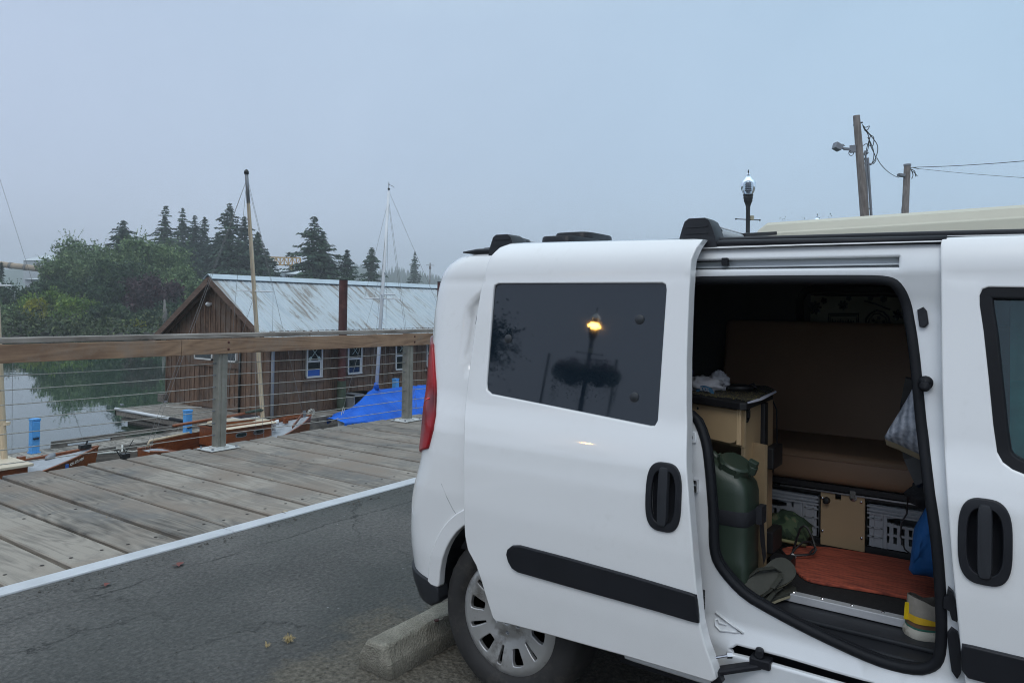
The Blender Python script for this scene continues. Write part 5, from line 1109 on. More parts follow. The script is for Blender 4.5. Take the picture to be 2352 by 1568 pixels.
# sandals -----------------------------------------------------------------------
SOLE = M('olive_black_rubber', (.045, .047, .038), .7, .15, 20, .2, 90); EDGE = M('tan_sole_edge', (.33, .30, .20), .7, .1, 10, .1)
def sandal(c, dir_, nrm0, label):
    o = thing('flip_flop', label, 'sandal', tuple(c), 'flip flops by the water can'); d = Vector(dir_).normalized(); n3 = Vector(nrm0); n3 = (n3-d*n3.dot(d)).normalized(); s3 = n3.cross(d); q = Matrix((d, s3, n3)).transposed().to_4x4(); q.translation = Vector(c)
    ol = [(-.125, 0), (-.12, .022), (-.09, .033), (-.03, .03), (.03, .036), (.08, .046), (.115, .035), (.13, .005), (.12, -.028), (.08, -.042), (.02, -.036), (-.05, -.03), (-.10, -.032), (-.12, -.018)]; ol = smoothpoly(ol, 1)
    bend = lambda u: .012*sin(u*14)
    b = MB(); b.prism(ol, lambda u, v, dd: tuple(q @ Vector((u, v, dd+bend(u)))), .008, .017); b.build('footbed', SOLE, o, fixn=True)
    b = MB(); b.prism(inset(ol, -.001), lambda u, v, dd: tuple(q @ Vector((u, v, dd+bend(u)))), .0, .0078); b.build('sole_edge', EDGE, o, fixn=True)
    b = MB()
    for s_ in (-1, 1):
        pts = [(.075, 0, .02), (.05, .018*s_, .04), (.0, .036*s_, .038), (-.03, .036*s_, .012)]
        for p0, p1 in zip(pts, pts[1:]): b.beam(q @ Vector(p0), q @ Vector(p1), .016, .004)
    b.build('thong_strap', SOLE, o); return o
sandal(G(1758, 1378, .533)+Vector((0, 0, .002)), (.9, -.45, 0), (0, 0, 1), 'olive flip flop lying flat on the door step under the other one')
A_ = onX(1706, 1362, 2.47); B_ = onX(1792, 1316, 2.60); sandal((A_+B_)/2, B_-A_, (-.70, -.35, .62), 'olive flip flop leaning against the water can with its sole showing')
# cream roof box (folded awning case) ------------------------------------------------
AW = thing('awning_case', 'long cream awning case with sloped end lying along the van roof', 'roof box', (3.35, -.6, 1.77))
XA = 3.12
tl = onX(1760, 510, XA); bl_ = onX(1743, 532, XA); zt = tl.z; y0 = tl.y; q9 = onX(2352, 468, XA); rise = (q9.z-tl.z)/(tl.y-q9.y)
prf = [(XA-.005, 1.765), (XA-.02, 1.815), (XA-.012, 1.765+(zt-1.765)*.55), (XA, zt-.012), (XA+.02, zt), (XA+.55, zt+.01), (XA+.60, zt-.02), (XA+.60, 1.765)]
b = MB(); vs = []; n = len(prf)
for y, top in ((y0+.045, .45), (y0+.035, .75), (y0+.0, 1.0), (-.5, 1.0), (-1.6, 1.)):
    for x, z in prf:
        zz = 1.765+(z-1.765)*top; vs.append((x, y, zz+(rise*(y0-y) if z > 1.80 else 0)))
b.add(vs, [(i*n+k, i*n+(k+1) % n, (i+1)*n+(k+1) % n, (i+1)*n+k) for i in range(4) for k in range(n)]+[tuple(range(n)), tuple(4*n+k for k in range(n))]); b.build('case_shell', CREAM, AW, fixn=True, bevel=.006)
b = MB(); q0, q1 = onX(1700, 540, 2.85), onX(1772, 536, 3.0); b.beam(q0+Vector((0, 0, .0)), q1, .06, .014); b.tube([onX(1680, 543, 2.8), onX(1700, 540, 2.85), onX(1716, 536, 2.9)], .006, 6); b.build('mounting_clamp', BLKT, AW, bevel=.003)
# ------------------------------------------------------------------ water, docks, boathouse, boats
WZ0 = -2.5; DZ = -2.03
b = MB(); b.grid(lambda u, v: (u, v, WZ0), [-700, -50, -10, 0, 10, 20, 40, 100, 300, 900], [4.2, 12, 20, 40, 80, 160, 400, 900]); struct(b.build('water', WATER))
def planks(b, x0, x1, y0, y1, z, w=.14, gap=.012, th=.04, along='y', r=random.Random(1)):
    n = int(((x1-x0) if along == 'y' else (y1-y0))/w)
    for i in range(n):
        dz = r.uniform(-.004, .004)
        if along == 'y': b.box((x0+i*w+gap/2, y0+r.uniform(-.01, .01), z-th+dz), (x0+(i+1)*w-gap/2, y1+r.uniform(-.01, .01), z+dz))
        else: b.box((x0+r.uniform(-.02, .02), y0+i*w+gap/2, z-th+dz), (x1, y0+(i+1)*w-gap/2, z+dz))
DK = thing('floating_dock', 'grey timber floating dock with raised edge rails behind the moored boats', 'dock', (12, 18.3, WZ0))
b = MB(); planks(b, -6, 24, 17.62, 19.02, DZ); b.build('deck_boards', DOCKW, DK)
b = MB(); b.beam((-6, 17.5, DZ-.12), (24, 17.5, DZ-.12), .12, .26); b.beam((-6, 19.06, DZ-.12), (24, 19.06, DZ-.12), .1, .24); b.beam((-6, 17.40, DZ-.33), (24, 17.40, DZ-.33), .1, .14); b.build('stringer', DOCKX, DK)
b = MB(); b.box((-6, 17.6, WZ0-.1), (24, 19.0, DZ-.12)); b.build('float', DARKTIMBER, DK)
for k, (a, c_) in enumerate(((-5, -.6), (-.4, 2.9), (3.1, 7.25), (8.2, 11.2), (11.4, 12.5))):
    b = MB(); b.box((a, 19.02, DZ+.06), (c_, 19.11, DZ+.16))
    for t in range(int((c_-a)/1.4)+1): b.box((a+t*1.4, 19.03, DZ), (a+t*1.4+.35, 19.12, DZ+.06))
    b.build('edge_rail', DOCKX, DK, bevel=.008)
for (a, c_) in ((-5, .9), (1.1, 4.8), (5, 8.9), (9.1, 13.4), (13.6, 17.4), (17.6, 23)):
    b = MB(); b.box((a, 17.45, DZ+.05), (c_, 17.56, DZ+.13))
    for t in range(int((c_-a)/1.3)+1): b.box((a+t*1.3, 17.46, DZ+.01), (a+t*1.3+.3, 17.55, DZ+.05))
    b.build('edge_rail', DOCKX, DK, bevel=.008)
# boathouse
bx0 = 14.32; by0, by1 = 19.06, 24.75; rid = onX(480, 633, 13.95); RY, RZ = rid.y, rid.z; SL = .63; bx1 = 37.; WT = RZ-.10-SL*(RY-by0)
BH = thing('boathouse', 'brown board and batten boathouse with pale metal roof floating at the dock', 'boathouse', (18, 21.9, WZ0))
PF = thing('boathouse_float', 'weathered plank platform with white edge bumper at the boathouse gable', 'platform', (13.4, 21.8, WZ0))
b = MB(); planks(b, 12.42, 14.3, 19.14, 24.4, -2.0, .14, .012, .04, 'x'); b.build('float_boards', DOCKW, PF)
b = MB(); b.box((12.40, 19.14, -2.22), (12.46, 24.42, -2.035)); b.box((12.4, 24.36, -2.22), (14.3, 24.42, -2.035)); b.box((12.7, 19.2, WZ0-.1), (14.3, 24.2, -2.32)); b.box((12.55, 19.2, -2.40), (12.65, 24.3, -2.30)); b.build('float_fascia', DOCKX, PF)
b = MB(); b.tube([(12.40, 24.4, -2.02), (12.40, 21.2, -2.02)], .05, 10); b.build('white_bumper', WHITEP, PF, smooth=True)
b = MB(); b.tube([(12.40, 21.2, -2.02), (12.40, 19.3, -2.02)], .048, 10); b.build('black_bumper', RUBBER, PF, smooth=True)
b = MB(); p = G(383, 915, -1.9); b.box((p.x-.2, p.y-.1, -2.0), (p.x+.1, p.y+.25, -1.72)); b.build('mooring_block', DOCKX, PF, bevel=.02)
for (px, py) in ((320, 930), (385, 922)): b = MB(); p = G(px-40 if px < 330 else px-5, py, -1.98); b.box((p.x-.03, p.y-.05, -2), (p.x+.03, p.y+.05, -1.96)); b.box((p.x-.02, p.y-.12, -1.96), (p.x+.02, p.y+.12, -1.93)); b.build('cleat', GREYM, PF, bevel=.01)
def batten_wall(b, pt, u0, u1, top, n_, z0, r):
    for k in range(n_+1):
        u = u0+(u1-u0)*k/n_; zt = top(u)
        p0 = pt(u-.03, 0); b.prism([(u-.03, z0), (u+.03, z0), (u+.03, zt), (u-.03, zt)], lambda a, v, d: pt(a, d, v), .0, .045)
r = random.Random(8)
gy = lambda y: RZ-.10-SL*abs(y-RY)
gpt = lambda a, d, v=0: (bx0-d, a, v)
b = MB(); n_ = 20
for k in range(n_):
    a, c_ = by0+(by1-by0)*k/n_, by0+(by1-by0)*(k+1)/n_; q = [(a, -2.0), (c_, -2.0), (c_, gy(c_)), (a, gy(a))]
    if a < RY < c_: q = [(a, -2.0), (c_, -2.0), (c_, gy(c_)), (RY, gy(RY)), (a, gy(a))]
    b.prism(q, lambda u, v, d: (bx0-d, u, v), 0, .02)
batten_wall(b, gpt, by0+.03, by1-.03, gy, n_, -1.98, r); b.build('gable_wall', SIDING, BH)
spt = lambda a, d, v=0: (a, by0-d, v)
b = MB(); n_ = 76
for k in range(n_): b.prism([(bx0+(bx1-bx0)*k/n_, -2.0), (bx0+(bx1-bx0)*(k+1)/n_, -2.0), (bx0+(bx1-bx0)*(k+1)/n_, WT+.1), (bx0+(bx1-bx0)*k/n_, WT+.1)], lambda u, v, d: (u, by0-d, v), 0, .02)
batten_wall(b, spt, bx0+.05, bx1, lambda u: WT+.1, n_, -1.98, r); b.box((bx0, by1-.02, -2), (bx1, by1, WT)); b.box((bx1-.02, by0, -2), (bx1, by1, WT)); b.build('side_wall', SIDING, BH)
# roof: two ribbed metal slopes
EO = .50
for s_, nm in ((-1, 0), (1, 1)):
    b = MB(); ye = RY-s_*0; yA = RY; yB = (by0-EO) if s_ < 0 else (by1+EO); zB = RZ-SL*abs(yB-RY)
    prof = []; x = 13.92; k = 0
    while x < bx1+.4:
        prof += [(x, 0), (x+.17, 0), (x+.19, .022), (x+.21, .022), (x+.23, 0)]; x += .23
    vs = [(px_, yA, RZ+dz_) for px_, dz_ in prof]+[(px_, yB, zB+dz_) for px_, dz_ in prof]; n_ = len(prof)
    b.add(vs, [(i, i+1, n_+i+1, n_+i) if s_ < 0 else (i+1, i, n_+i, n_+i+1) for i in range(n_-1)]); b.add([(13.95, yA, RZ-.03), (bx1, yA, RZ-.03), (bx1, yB, zB-.03), (13.95, yB, zB-.03)], [(0, 1, 2, 3)]); b.build('roof_slope', ROOF, BH)
b = MB(); b.beam((13.9, RY-.13, RZ-.055), (bx1+.4, RY-.13, RZ-.055), .30, .02, (0, -.53, .85)); b.beam((13.9, RY+.13, RZ-.055), (bx1+.4, RY+.13, RZ-.055), .30, .02, (0, .53, .85)); b.v = [p+Vector((0, 0, .04)) for p in b.v]; b.build('ridge_cap', M('galvanised_ridge', (.42, .49, .54), .5, .1, 2, .1, metal=.2), BH)
b = MB()
for s_ in (-1, 1):
    yB = (by0-EO) if s_ < 0 else (by1+EO); zB = RZ-SL*abs(yB-RY)
    b.beam((13.93, RY, RZ-.12), (13.93, yB, zB-.12), .035, .20, (0, .5*s_, 1)); b.beam((13.97, RY, RZ-.07), (13.97, yB, zB-.07), .10, .06, (0, .5*s_, 1)); b.beam((14.1, RY-s_*0, RZ-.20), (14.1, yB, zB-.20), .04, .14, (0, .5*s_, 1))
b.box((13.95, by0-EO-.02, RZ-SL*(RY-by0+EO)-.17), (bx1, by0-EO+.02, RZ-SL*(RY-by0+EO)-.01)); b.build('roof_trim', TRIMW, BH)
b = MB(); b.box((bx0-.045, by0-.06, -2.0), (bx0+.13, by0+.02, WT+.1)); b.box((bx0-.05, by0-.05, -2), (bx0, by0+.12, WT+.1)); b.build('corner_board', TRIMW, BH)
# side windows with crossed paddles
PAD = M('pale_green_paddle', (.36, .46, .42), .6, .05, 5, 0); BLUEC = M('blue_curtain', (.02, .10, .38), .8, .1, 3, 0)
for i, (px0, px1, pyb) in enumerate(((700, 735, 868), (795, 824, 858), (905, 933, 848), (977, 1005, 842))):
    x0 = onY(px0, pyb, by0).x; x1 = x0+.66; z0 = -.90; z1 = .20; Yf = by0-.085
    fb = MB()
    for (a, c_) in (((x0, Yf-.01, z0), (x1, by0, z0+.06)), ((x0, Yf, z1-.06), (x1, by0, z1)), ((x0, Yf, z0), (x0+.055, by0, z1)), ((x1-.055, Yf, z0), (x1, by0, z1)), ((x0+.05, Yf, z0+.50), (x1-.05, by0, z0+.56))): fb.box(a, c_)
    fb.box((x1-.11, Yf+.008, z0+.06), (x1-.055, by0, z0+.5))
    w_ = fb.build('window', WFR, BH)
    pb_ = MB(); pb_.box((x0+.05, by0-.066, z0+.05), (x1-.05, by0-.06, z1-.05)); pb_.build('pane', PANE, w_)
    pd = MB()
    for s_ in (-1, 1):
        c0 = Vector(((x0+x1)/2, by0-.070, z0+.80)); A = c0+Vector((s_*.21, 0, .23)); Bq = c0+Vector((-s_*.12, 0, -.12)); pd.tube([A, Bq], .012, 5); e = (Bq-A).normalized(); nn = Vector((e.z, 0, -e.x))
        if i == 0 or True:
            flip = 1 if i == 0 else -1; base = Bq if flip == 1 else A; dirp = e*flip
            base = base if flip == 1 else A-dirp*.02
            q = [base+nn*.012, base+dirp*.05+nn*.05, base+dirp*.13+nn*.058, base+dirp*.17+nn*.0, base+dirp*.13-nn*.058, base+dirp*.05-nn*.05, base-nn*.012]
            q = [p_ for p_ in q]; pd.add(q+[p_+Vector((0, -.006, 0)) for p_ in q], [tuple(range(7)), tuple(range(13, 6, -1))])
    pd.build('paddle_decoration', PAD, w_)
    if i == 0: cb_ = MB(); cb_.box((x0+.06, by0-.071, z0+.06), (x1-.12, by0-.067, z0+.28)); cb_.build('blue_curtain', BLUEC, w_)
    tb = MB(); tb.box((x0-.1, by0-.075, z0-.14), (x1+.1, by0, z0-.01)); tb.build('window_apron', TRIMW, BH)
for (a, c_) in (((451, 822), (492, 827)), ((530, 829), (548, 832))):
    y1 = onX(a[0], a[1], bx0).y; y0 = onX(c_[0], c_[1], bx0).y
    if a[0] == 530: y1 = onX(503, 826, bx0).y
    z0 = -.41; z1 = .22; fb = MB(); Xf = bx0-.095
    for (p_, q_) in (((Xf, y0, z0), (bx0, y1, z0+.05)), ((Xf, y0, z1-.05), (bx0, y1, z1)), ((Xf, y0, z0), (bx0, y0+.045, z1)), ((Xf, y1-.045, z0), (bx0, y1, z1))): fb.box(p_, q_)
    w_ = fb.build('window', WFR, BH); pb_ = MB(); pb_.box((bx0-.075, y0+.04, z0+.04), (bx0-.07, y1-.04, z1-.04)); pb_.build('pane', PANE, w_)
    tb = MB(); tb.box((bx0-.075, y0-.12, z0-.20), (bx0, y1+.12, z0-.01)); tb.box((bx0-.05, y0-.14, -1.95), (bx0, y0-.04, z0-.2)); tb.box((bx0-.05, y1+.04, -1.95), (bx0, y1+.14, z0-.2)); tb.box((bx0-.05, y0-.04, -1.95), (bx0, y1+.04, -1.80)); tb.build('door_trim', SIDING, BH)
b = MB(); b.box((bx0-.06, by0-.12, -2.0), (bx0-.02, by0-.05, .12)); b.tube([(bx0+.05, by0-.12, .2), (bx0+.04, by0-.10, -.1), (bx0+.04, by0-.10, -1.95)], .05, 10); b.v = b.v[8:]; b.f = [tuple(i-8 for i in f) for f in b.f[6:]]; b.mi = b.mi[6:]; b.build('downspout', PVC, BH, smooth=True)
yy = onX(551, 880, bx0-.05).y; b = MB(); b.tube([(bx0-.07, yy, .1), (bx0-.07, yy, -1.97)], .035, 8); b.build('vent_pipe', BLACKM, BH, smooth=True)
p = onX(478, 698, bx0-.12); b = MB(); b.lathe([(.0, -.08), (.05, -.07), (.075, 0), (.06, .06), (0, .08)], 12, Matrix.Translation(p) @ Matrix.Rotation(radians(115), 4, 'Y')); b.box((bx0-.1, p.y-.04, p.z-.02), (bx0, p.y+.04, p.z+.06)); b.build('gable_floodlight', WHITEP, BH, smooth=True, auto=40)
# pilings
def piling(px, pyt, Y, rr, label):
    p = onY(px, pyt, Y); b = MB(); o = thing('piling', label, 'piling', (p.x, p.y, WZ0), 'rust red steel pilings'); b.tube([(p.x, p.y, -5), (p.x, p.y, p.z)], rr, 20); b.build('pile_shaft', RUST, o, smooth=True, auto=40); b = MB(); b.lathe([(rr+.006, p.z), (rr+.006, p.z+.04), (0, p.z+.05)], 20, c=(p.x, p.y, 0)); b.build('pile_cap', BLACKM, o, smooth=True, auto=30)
    b = MB(); b.tube([(p.x, p.y, -5), (p.x, p.y, -1.05)], rr+.008, 20); b.build('algae_band', M('algae_slime', (.022, .035, .02), .8, .4, 6, .3), o, smooth=True)
piling(789, 643, 18.75, .14, 'tall rust red steel piling standing in front of the boathouse roof'); piling(1013, 648, 18.75, .14, 'rust red piling partly hidden by the van, at the right end of the roof')
p = G(676, 957, -2.2); b = MB(); o = thing('dock_post', 'square brown timber post on the dock near the bow of the cabin boat', 'post', (p.x, p.y, -2.3)); zt = onX(678, 903, p.x).z; b.box((p.x-.13, p.y-.1, -2.5), (p.x+.13, p.y+.1, zt)); b.build('post_timber', BRWOOD, o, bevel=.01)
b = MB(); q = Vector((p.x-.3, p.y-.12, zt-.28)); b.lathe([(.0, -.09), (.05, -.05), (.06, .03), (.02, .08), (0, .08)], 10, Matrix.Translation(q) @ Matrix.Rotation(.5, 4, 'X')); b.tube([q+Vector((0, 0, .07)), q+Vector((.02, 0, .16)), q+Vector((.2, 0, .14))], .015, 6); b.build('post_lamp', M('dirty_white_shade', (.45, .46, .40), .5, .1, 8, 0), o, smooth=True)
# power pedestals
def pedestal(px, pyb, pyt, Y, w, label):
    p = G(px, pyb, DZ+.0) if Y is None else onY(px, pyb, Y); zt = onY(px, pyt, p.y).z; o = thing('power_pedestal', label, 'power pedestal', (p.x, p.y, DZ), 'blue power pedestals on the dock')
    b = MB(); h = w/2; x, y = p.x, p.y; b.prism([(x-h, y-h), (x+h, y-h), (x+h, y+h), (x-h, y+h)], lambda u, v, d: (u, v, d), DZ+.02, zt-.05); b.box((x-h-.01, y-h-.012, zt-.05), (x+h+.01, y+h+.01, zt)); b.build('pedestal_case', BLUEP, o, bevel=.008)
    b = MB(); b.box((x-h*.85, y-h-.02, zt-.42), (x+h*.85, y-h, zt-.05-.02)); b.build('socket_cover', BLUEP, o, bevel=.006)
    b = MB(); b.box((x-h*.7, y-h-.024, zt-.47), (x+h*.7, y-h-.001, zt-.44)); b.build('socket_slot', BLACKM, o)
    b = MB(); b.box((x-h-.02, y-h-.02, DZ), (x+h+.02, y+h+.02, DZ+.025)); b.build('foot_plate', BLUEP, o)
pedestal(78, 1039, 960, None, .17, 'blue power pedestal standing alone against the open water')
pedestal(430, 1003, 940, None, .165, 'blue power pedestal beside the boathouse float')
pedestal(908, 905, 868, 18.3, .17, 'blue power pedestal mostly hidden behind the blue tarpaulin')
p = G(812, 943, DZ); b = MB(); o = thing('dock_box', 'grey open fronted box on the dock left of the blue tarpaulin', 'dock box', (p.x+.4, p.y+.3, DZ)); zt = onY(812, 906, p.y).z; x, y = p.x, p.y
b.box((x, y, DZ), (x+.05, y+.7, zt)); b.box((x, y, zt-.05), (x+1.1, y+.7, zt)); b.box((x+.45, y, DZ), (x+1.1, y+.7, zt)); b.box((x, y+.65, DZ), (x+1.1, y+.7, zt)); b.box((x, y, DZ), (x+1.1, y+.7, DZ+.05)); b.build('box_shell', GREYM, o)
# ropes lying on the dock
def rope(pts, r_, mat, label, cat='rope'):
    b = MB(); b.tube(pts, r_, 6); return tag(b.build('mooring_rope', mat, smooth=True), label, cat, 'mooring ropes')
q = G(275, 1040, -1.99)
rope([(7.75, 16.2, -1.62), (8.1, 16.7, -1.85), (q.x-.1, q.y-.3, -1.9), (q.x, q.y-.1, -1.8), (q.x+.12, q.y, -1.95), (q.x+.3, q.y, -2.), (q.x+.42, q.y-.1, -1.97)], .022, ROPE, 'white mooring rope from the varnished bow to the dock edge')
q = G(385, 922, -1.93); rope([q, q+Vector((-.4, -.2, -.05)), q+Vector((-.3, -.9, -.06)), q+Vector((.2, -1.5, -.06)), q+Vector((.6, -1.7, -.06)), q+Vector((.3, -1.9, -.06)), q+Vector((.7, -2.6, -.06)), q+Vector((1.2, -3.6, -.07))], .012, ROPE, 'thin pale line snaking over the boathouse float')
q = G(755, 957, -1.95); rope([q+Vector((-.5, .12, .02)), q+Vector((-.2, .02, .05)), q+Vector((-.02, -.03, .03)), q+Vector((.02, -.05, -.10)), q+Vector((.10, -.05, -.16)), q+Vector((.04, -.03, -.02)), q+Vector((.3, .05, .03))], .014, ROPE, 'white rope tied round the dock rail between the cabin boat and the tarpaulin')
q = G(530, 1000, -1.9); q = G(400, 1022, -1.95); b = MB(); b.tube([q, q+Vector((.1, .02, .2)), q+Vector((.3, .05, .22)), q+Vector((.45, 0, .0))], .012, 6); b.tube([q+Vector((.3, 0, .05)), q+Vector((.6, -.1, -.2)), q+Vector((.9, 0, -.05)), q+Vector((1.2, 0, .0))], .01, 6); tag(b.build('mooring_rope', DROPE), 'black rope loop hanging over the dock edge by the boat stern', 'rope', 'mooring ropes')
q = G(715, 945, -1.9); b = MB(); b.tube([q+Vector((.11*cos(t*.6)*(1+.15*sin(t)), .05*sin(t*.37), .10*sin(t*.6)-.02+.02*sin(t*1.7))) for t in range(30)], .013, 6); tag(b.build('coiled_rope', ROPE), 'loop of white rope hung on the dock rail behind the bow', 'rope')
# ------------------------------------------------------------------ boats
def hull(o, x0, x1, yc, beam, zs, zb, zk, mat, dirb=1, full=.5, stern=.25, trim=None):
    """x0 stern, x1 bow; zs sheer height amidships, zb at the bow, zk keel"""
    N_ = 26; m_ = 7
    def w(t): return beam/2*max(.0, (1-(max(0, t-full)/(1-full))**2.3)) if t > full else beam/2*(stern+(1-stern)*sin(pi/2*(t/full)))
    def sz(t): return zs+(zb-zs)*max(0, (t-.35)/.65)**2+(.08*(1-t/.35)**2 if t < .35 else 0)
    X = lambda t: x0+(x1-x0)*t
    b = MB(); vs = []
    for i in range(N_+1):
        t = i/N_; ww = max(.012, w(t)); s_ = sz(t)
        for k in range(-m_, m_+1):
            a = k/m_; u = abs(a)**.62; yy = math.copysign(ww*(u*1.0), a); zz = zk+(s_-zk)*abs(a)**1.7; xx = X(t)+(x1-x0)/abs(x1-x0)*(.22*abs(a)**1.4*max(0, (t-.8)/.2)-0)
            vs.append((xx, yc+yy, zz))
    n = 2*m_+1; fs = [(i*n+k, i*n+k+1, (i+1)*n+k+1, (i+1)*n+k) for i in range(N_) for k in range(n-1)]+[tuple(range(n))]
    b.add(vs, fs); b.build('hull', mat, o, smooth=True, fixn=True, auto=50)
    P = lambda t, a, dz=0: Vector((X(t)+(x1-x0)/abs(x1-x0)*.22*abs(a)*max(0, (t-.8)/.2), yc+max(.012, w(t))*a*.985, sz(t)+dz+.03*(1-a*a)))
    if trim:
        for s_ in (-1, 1):
            b = MB(); b.tube([P(i/N_, s_*1.01, .01) for i in range(N_+1)], .022, 6); b.build('gunwale', trim, o, smooth=True)
    return P, sz, w, X
def deckgrid(o, P, t0, t1, a0, a1, mat, name='deck', dz=-.04):
    b = MB(); n = max(4, int((t1-t0)*24)); b.grid(lambda u, v: P(u, v, dz), [t0+(t1-t0)*i/n for i in range(n+1)], [a0+(a1-a0)*i/6 for i in range(7)]); b.build(name, mat, o, smooth=True, fixn=True)
# cabin boat
B2 = thing('cabin_boat', 'varnished wooden sailboat with cream cabin roof moored behind the railing post', 'sailboat', (11.3, 15.62, WZ0), 'sailboats at the dock')
P, sz, w, X = hull(B2, 8.75, 13.15, 15.98, 2.0, -1.87, -1.53, -2.75, VARN, trim=VARN)
deckgrid(B2, P, .62, 1.0, -1, 1, GREYD); deckgrid(B2, P, .0, .12, -1, 1, GREYD, 'stern_deck')
for s_ in (-1, 1): deckgrid(B2, P, .12, .62, *((-1, -.72) if s_ < 0 else (.72, 1)), GREYD, 'side_deck')
b = MB()
for s_ in (-1, 1): b.grid(lambda u, v: P(u, s_*.72, v), [.12, .25, .4], [-.40, .12 if s_ > 0 else .0])
b.grid(lambda u, v: P(u, v, -.4), [.12, .25, .4], [-.72, 0, .72]); b.grid(lambda u, v: P(.12, u, v), [-.72, .72], [-.4, .0]); b.build('cockpit', VARN, B2)
b = MB(); b.grid(lambda u, v: P(u, .84, v), [.10, .2, .3, .42], [-.05, .16]); b.grid(lambda u, v: P(u, .80, v), [.10, .2, .3, .42], [-.05, .16]); b.grid(lambda u, v: P(u, -.80, v), [.20, .3, .42], [-.05, .07]); b.build('coaming', VARN, B2)
cx0_, cx1_ = 10.42, 11.75; cyn, cyf = 15.40, 16.52; cz = -1.49; yc_ = 15.96
b = MB(); b.prism([(cx0_, cyn), (cx1_, cyn+.1), (cx1_, cyf-.1), (cx0_, cyf)], lambda u, v, d: (u, v, d), -1.95, cz); cab_ = b.build('cabin', VARN, B2, bevel=.01)
b = MB(); b.grid(lambda u, v: (u, v, cz+.012+.05*(1-((v-yc_)/.62)**2)), [cx0_-.05, cx0_+.4, cx1_+.05], [yc_+k_ for k_ in (-.6, -.45, -.25, 0, .25, .45, .6)]); b.build('cabin_roof', CREAMD, cab_, smooth=True)
b = MB(); b.box((cx0_, 15.74, cz+.05), (cx0_+.95, 16.2, cz+.12)); b.build('hatch', CREAMD, cab_, bevel=.008)
b = MB(); b.beam((cx0_-.02, 15.54, cz+.055), (cx1_, 15.54, cz+.05), .022, .03); b.beam((cx0_-.02, 15.73, cz+.10), (cx0_+1., 15.73, cz+.10), .03, .05); b.box((cx0_-.03, 15.36, cz-.03), (cx0_, 16.56, cz+.02)); b.beam((cx0_-.05, 15.37, cz), (cx1_+.05, 15.43, cz), .03, .03); b.build('cabin_trim', VARN, cab_)
b = MB(); b.box((cx0_+.75, 15.95, cz+.13), (cx0_+1.25, 16.3, cz+.145)); b.build('solar_panel', M('solar_panel_cells', (.015, .02, .035), .2, .2, 40, 0), cab_)
b = MB(); b.box((cx0_+.72, 15.92, cz+.11), (cx0_+1.28, 16.33, cz+.13)); b.build('solar_frame', WHITEP, cab_)
for xo in (.40, .92):
    b = MB(); T = lambda u, v, d: (cx0_+xo+u, cyn+.1*(xo+u)/(cx1_-cx0_)-.004-d, -1.655+v); b.prism(superell(0, 0, .16, .058, 3.2, 24), T, 0, .012); b.build('porthole_frame', GREYM, cab_); b = MB(); b.prism(superell(0, 0, .14, .042, 3.2, 24), T, .012, .016); b.build('porthole', PANE, cab_)
mb = onY(604, 967, 15.96); mt = onY(566, 397, 15.96); lean = Vector((mt.x, 15.96, mt.z)); mbp = Vector((mb.x, 15.96, mb.z-.05))
def mast_(o, A, Bt, r0, r1, mat, topdark=.12, cap=BLACKM):
    b = MB(); b.tube([A+(Bt-A)*t for t in (0, .3, .6, .85, 1)], [r0, r0, r0*.95, (r0+r1)/2, r1], 12); b.build('mast', mat, o, smooth=True, auto=40)
mast_(B2, mbp, lean, .054, .034, SPAR)
b = MB(); d_ = (lean-mbp).normalized(); b.tube([lean-d_*.75, lean], .043, 10); b.build('mast_sleeve', GREYM, B2, smooth=True); b = MB(); b.lathe([(.06, -.02), (.055, .05), (.02, .09), (0, .1)], 12, c=tuple(lean)); b.build('mast_cap', BLACKM, B2, smooth=True)
sp = mbp+(lean-mbp)*.535; b = MB(); b.tube([sp+Vector((-.0, -.75, -.02)), sp, sp+Vector((0, .75, .0))], [.012, .02, .012], 8); b.tube([sp+Vector((-.5, -.5, 0)), sp], .004, 4); b.v = b.v[:24]; b.f = [f for f in b.f if max(f) < 24]; b.mi = b.mi[:len(b.f)]; b.build('spreader', WHITEP, B2)
b = MB(); top = lean-d_*.15; fy = [(lean, P(.99, 0)), (top, P(.60, -.97)), (top, P(.60, .97)), (top, P(.02, -.3)), (top, P(.02, .3)), (top, P(.55, -.97)), (mbp+(lean-mbp)*.52, P(.5, -.97)), (mbp+(lean-mbp)*.52, P(.5, .97))]
for k, (a, c_) in enumerate(fy):
    m1 = a
    if k in (1, 2): s_ = -1 if k == 1 else 1; mid = sp+Vector((0, s_*.75, 0)); b.tube([a, mid, c_], .0048, 4)
    else: b.tube([a, c_], .0048, 4)
b.tube([lean-d_*.1+Vector((.02, .03, 0)), mbp+Vector((.08, .03, .3))], .005, 4); b.tube([lean-d_*.1-Vector((.05, .03, 0)), mbp+Vector((-.10, -.03, .2))], .005, 4); b.build('rigging', RIG, B2)
b = MB(); b.tube([P(.02, 0, .05), P(.03, 0, .18), P(.22, -.25, .33)], [.03, .03, .022], 8); b.build('tiller', SPAR, B2, smooth=True)
b = MB(); g0 = mbp+Vector((-.08, .0, .33)); b.tube([g0, g0+Vector((-2.3, .05, -.10))], .035, 10); b.build('boom', VARN, B2, smooth=True); b = MB(); b.tube([g0+Vector((.05, -.01, .02)), g0+Vector((-.45, .0, 0))], [.05, .03], 8); b.build('boom_cover', M('green_canvas', (.03, .05, .04), .8, .2, 8, .2), B2)
b = MB(); p = P(.73, -.35, 0); b.lathe([(.05, 0), (.05, .12)], 12, c=tuple(p)); b.tube([p+Vector((0, 0, .1)), p+Vector((.0, 0, .17)), p+Vector((.05, -.03, .2)), p+Vector((.09, -.05, .2))], [.05, .055, .065, .075], 12); b.build('ventilator', WHITEP, B2, smooth=True)
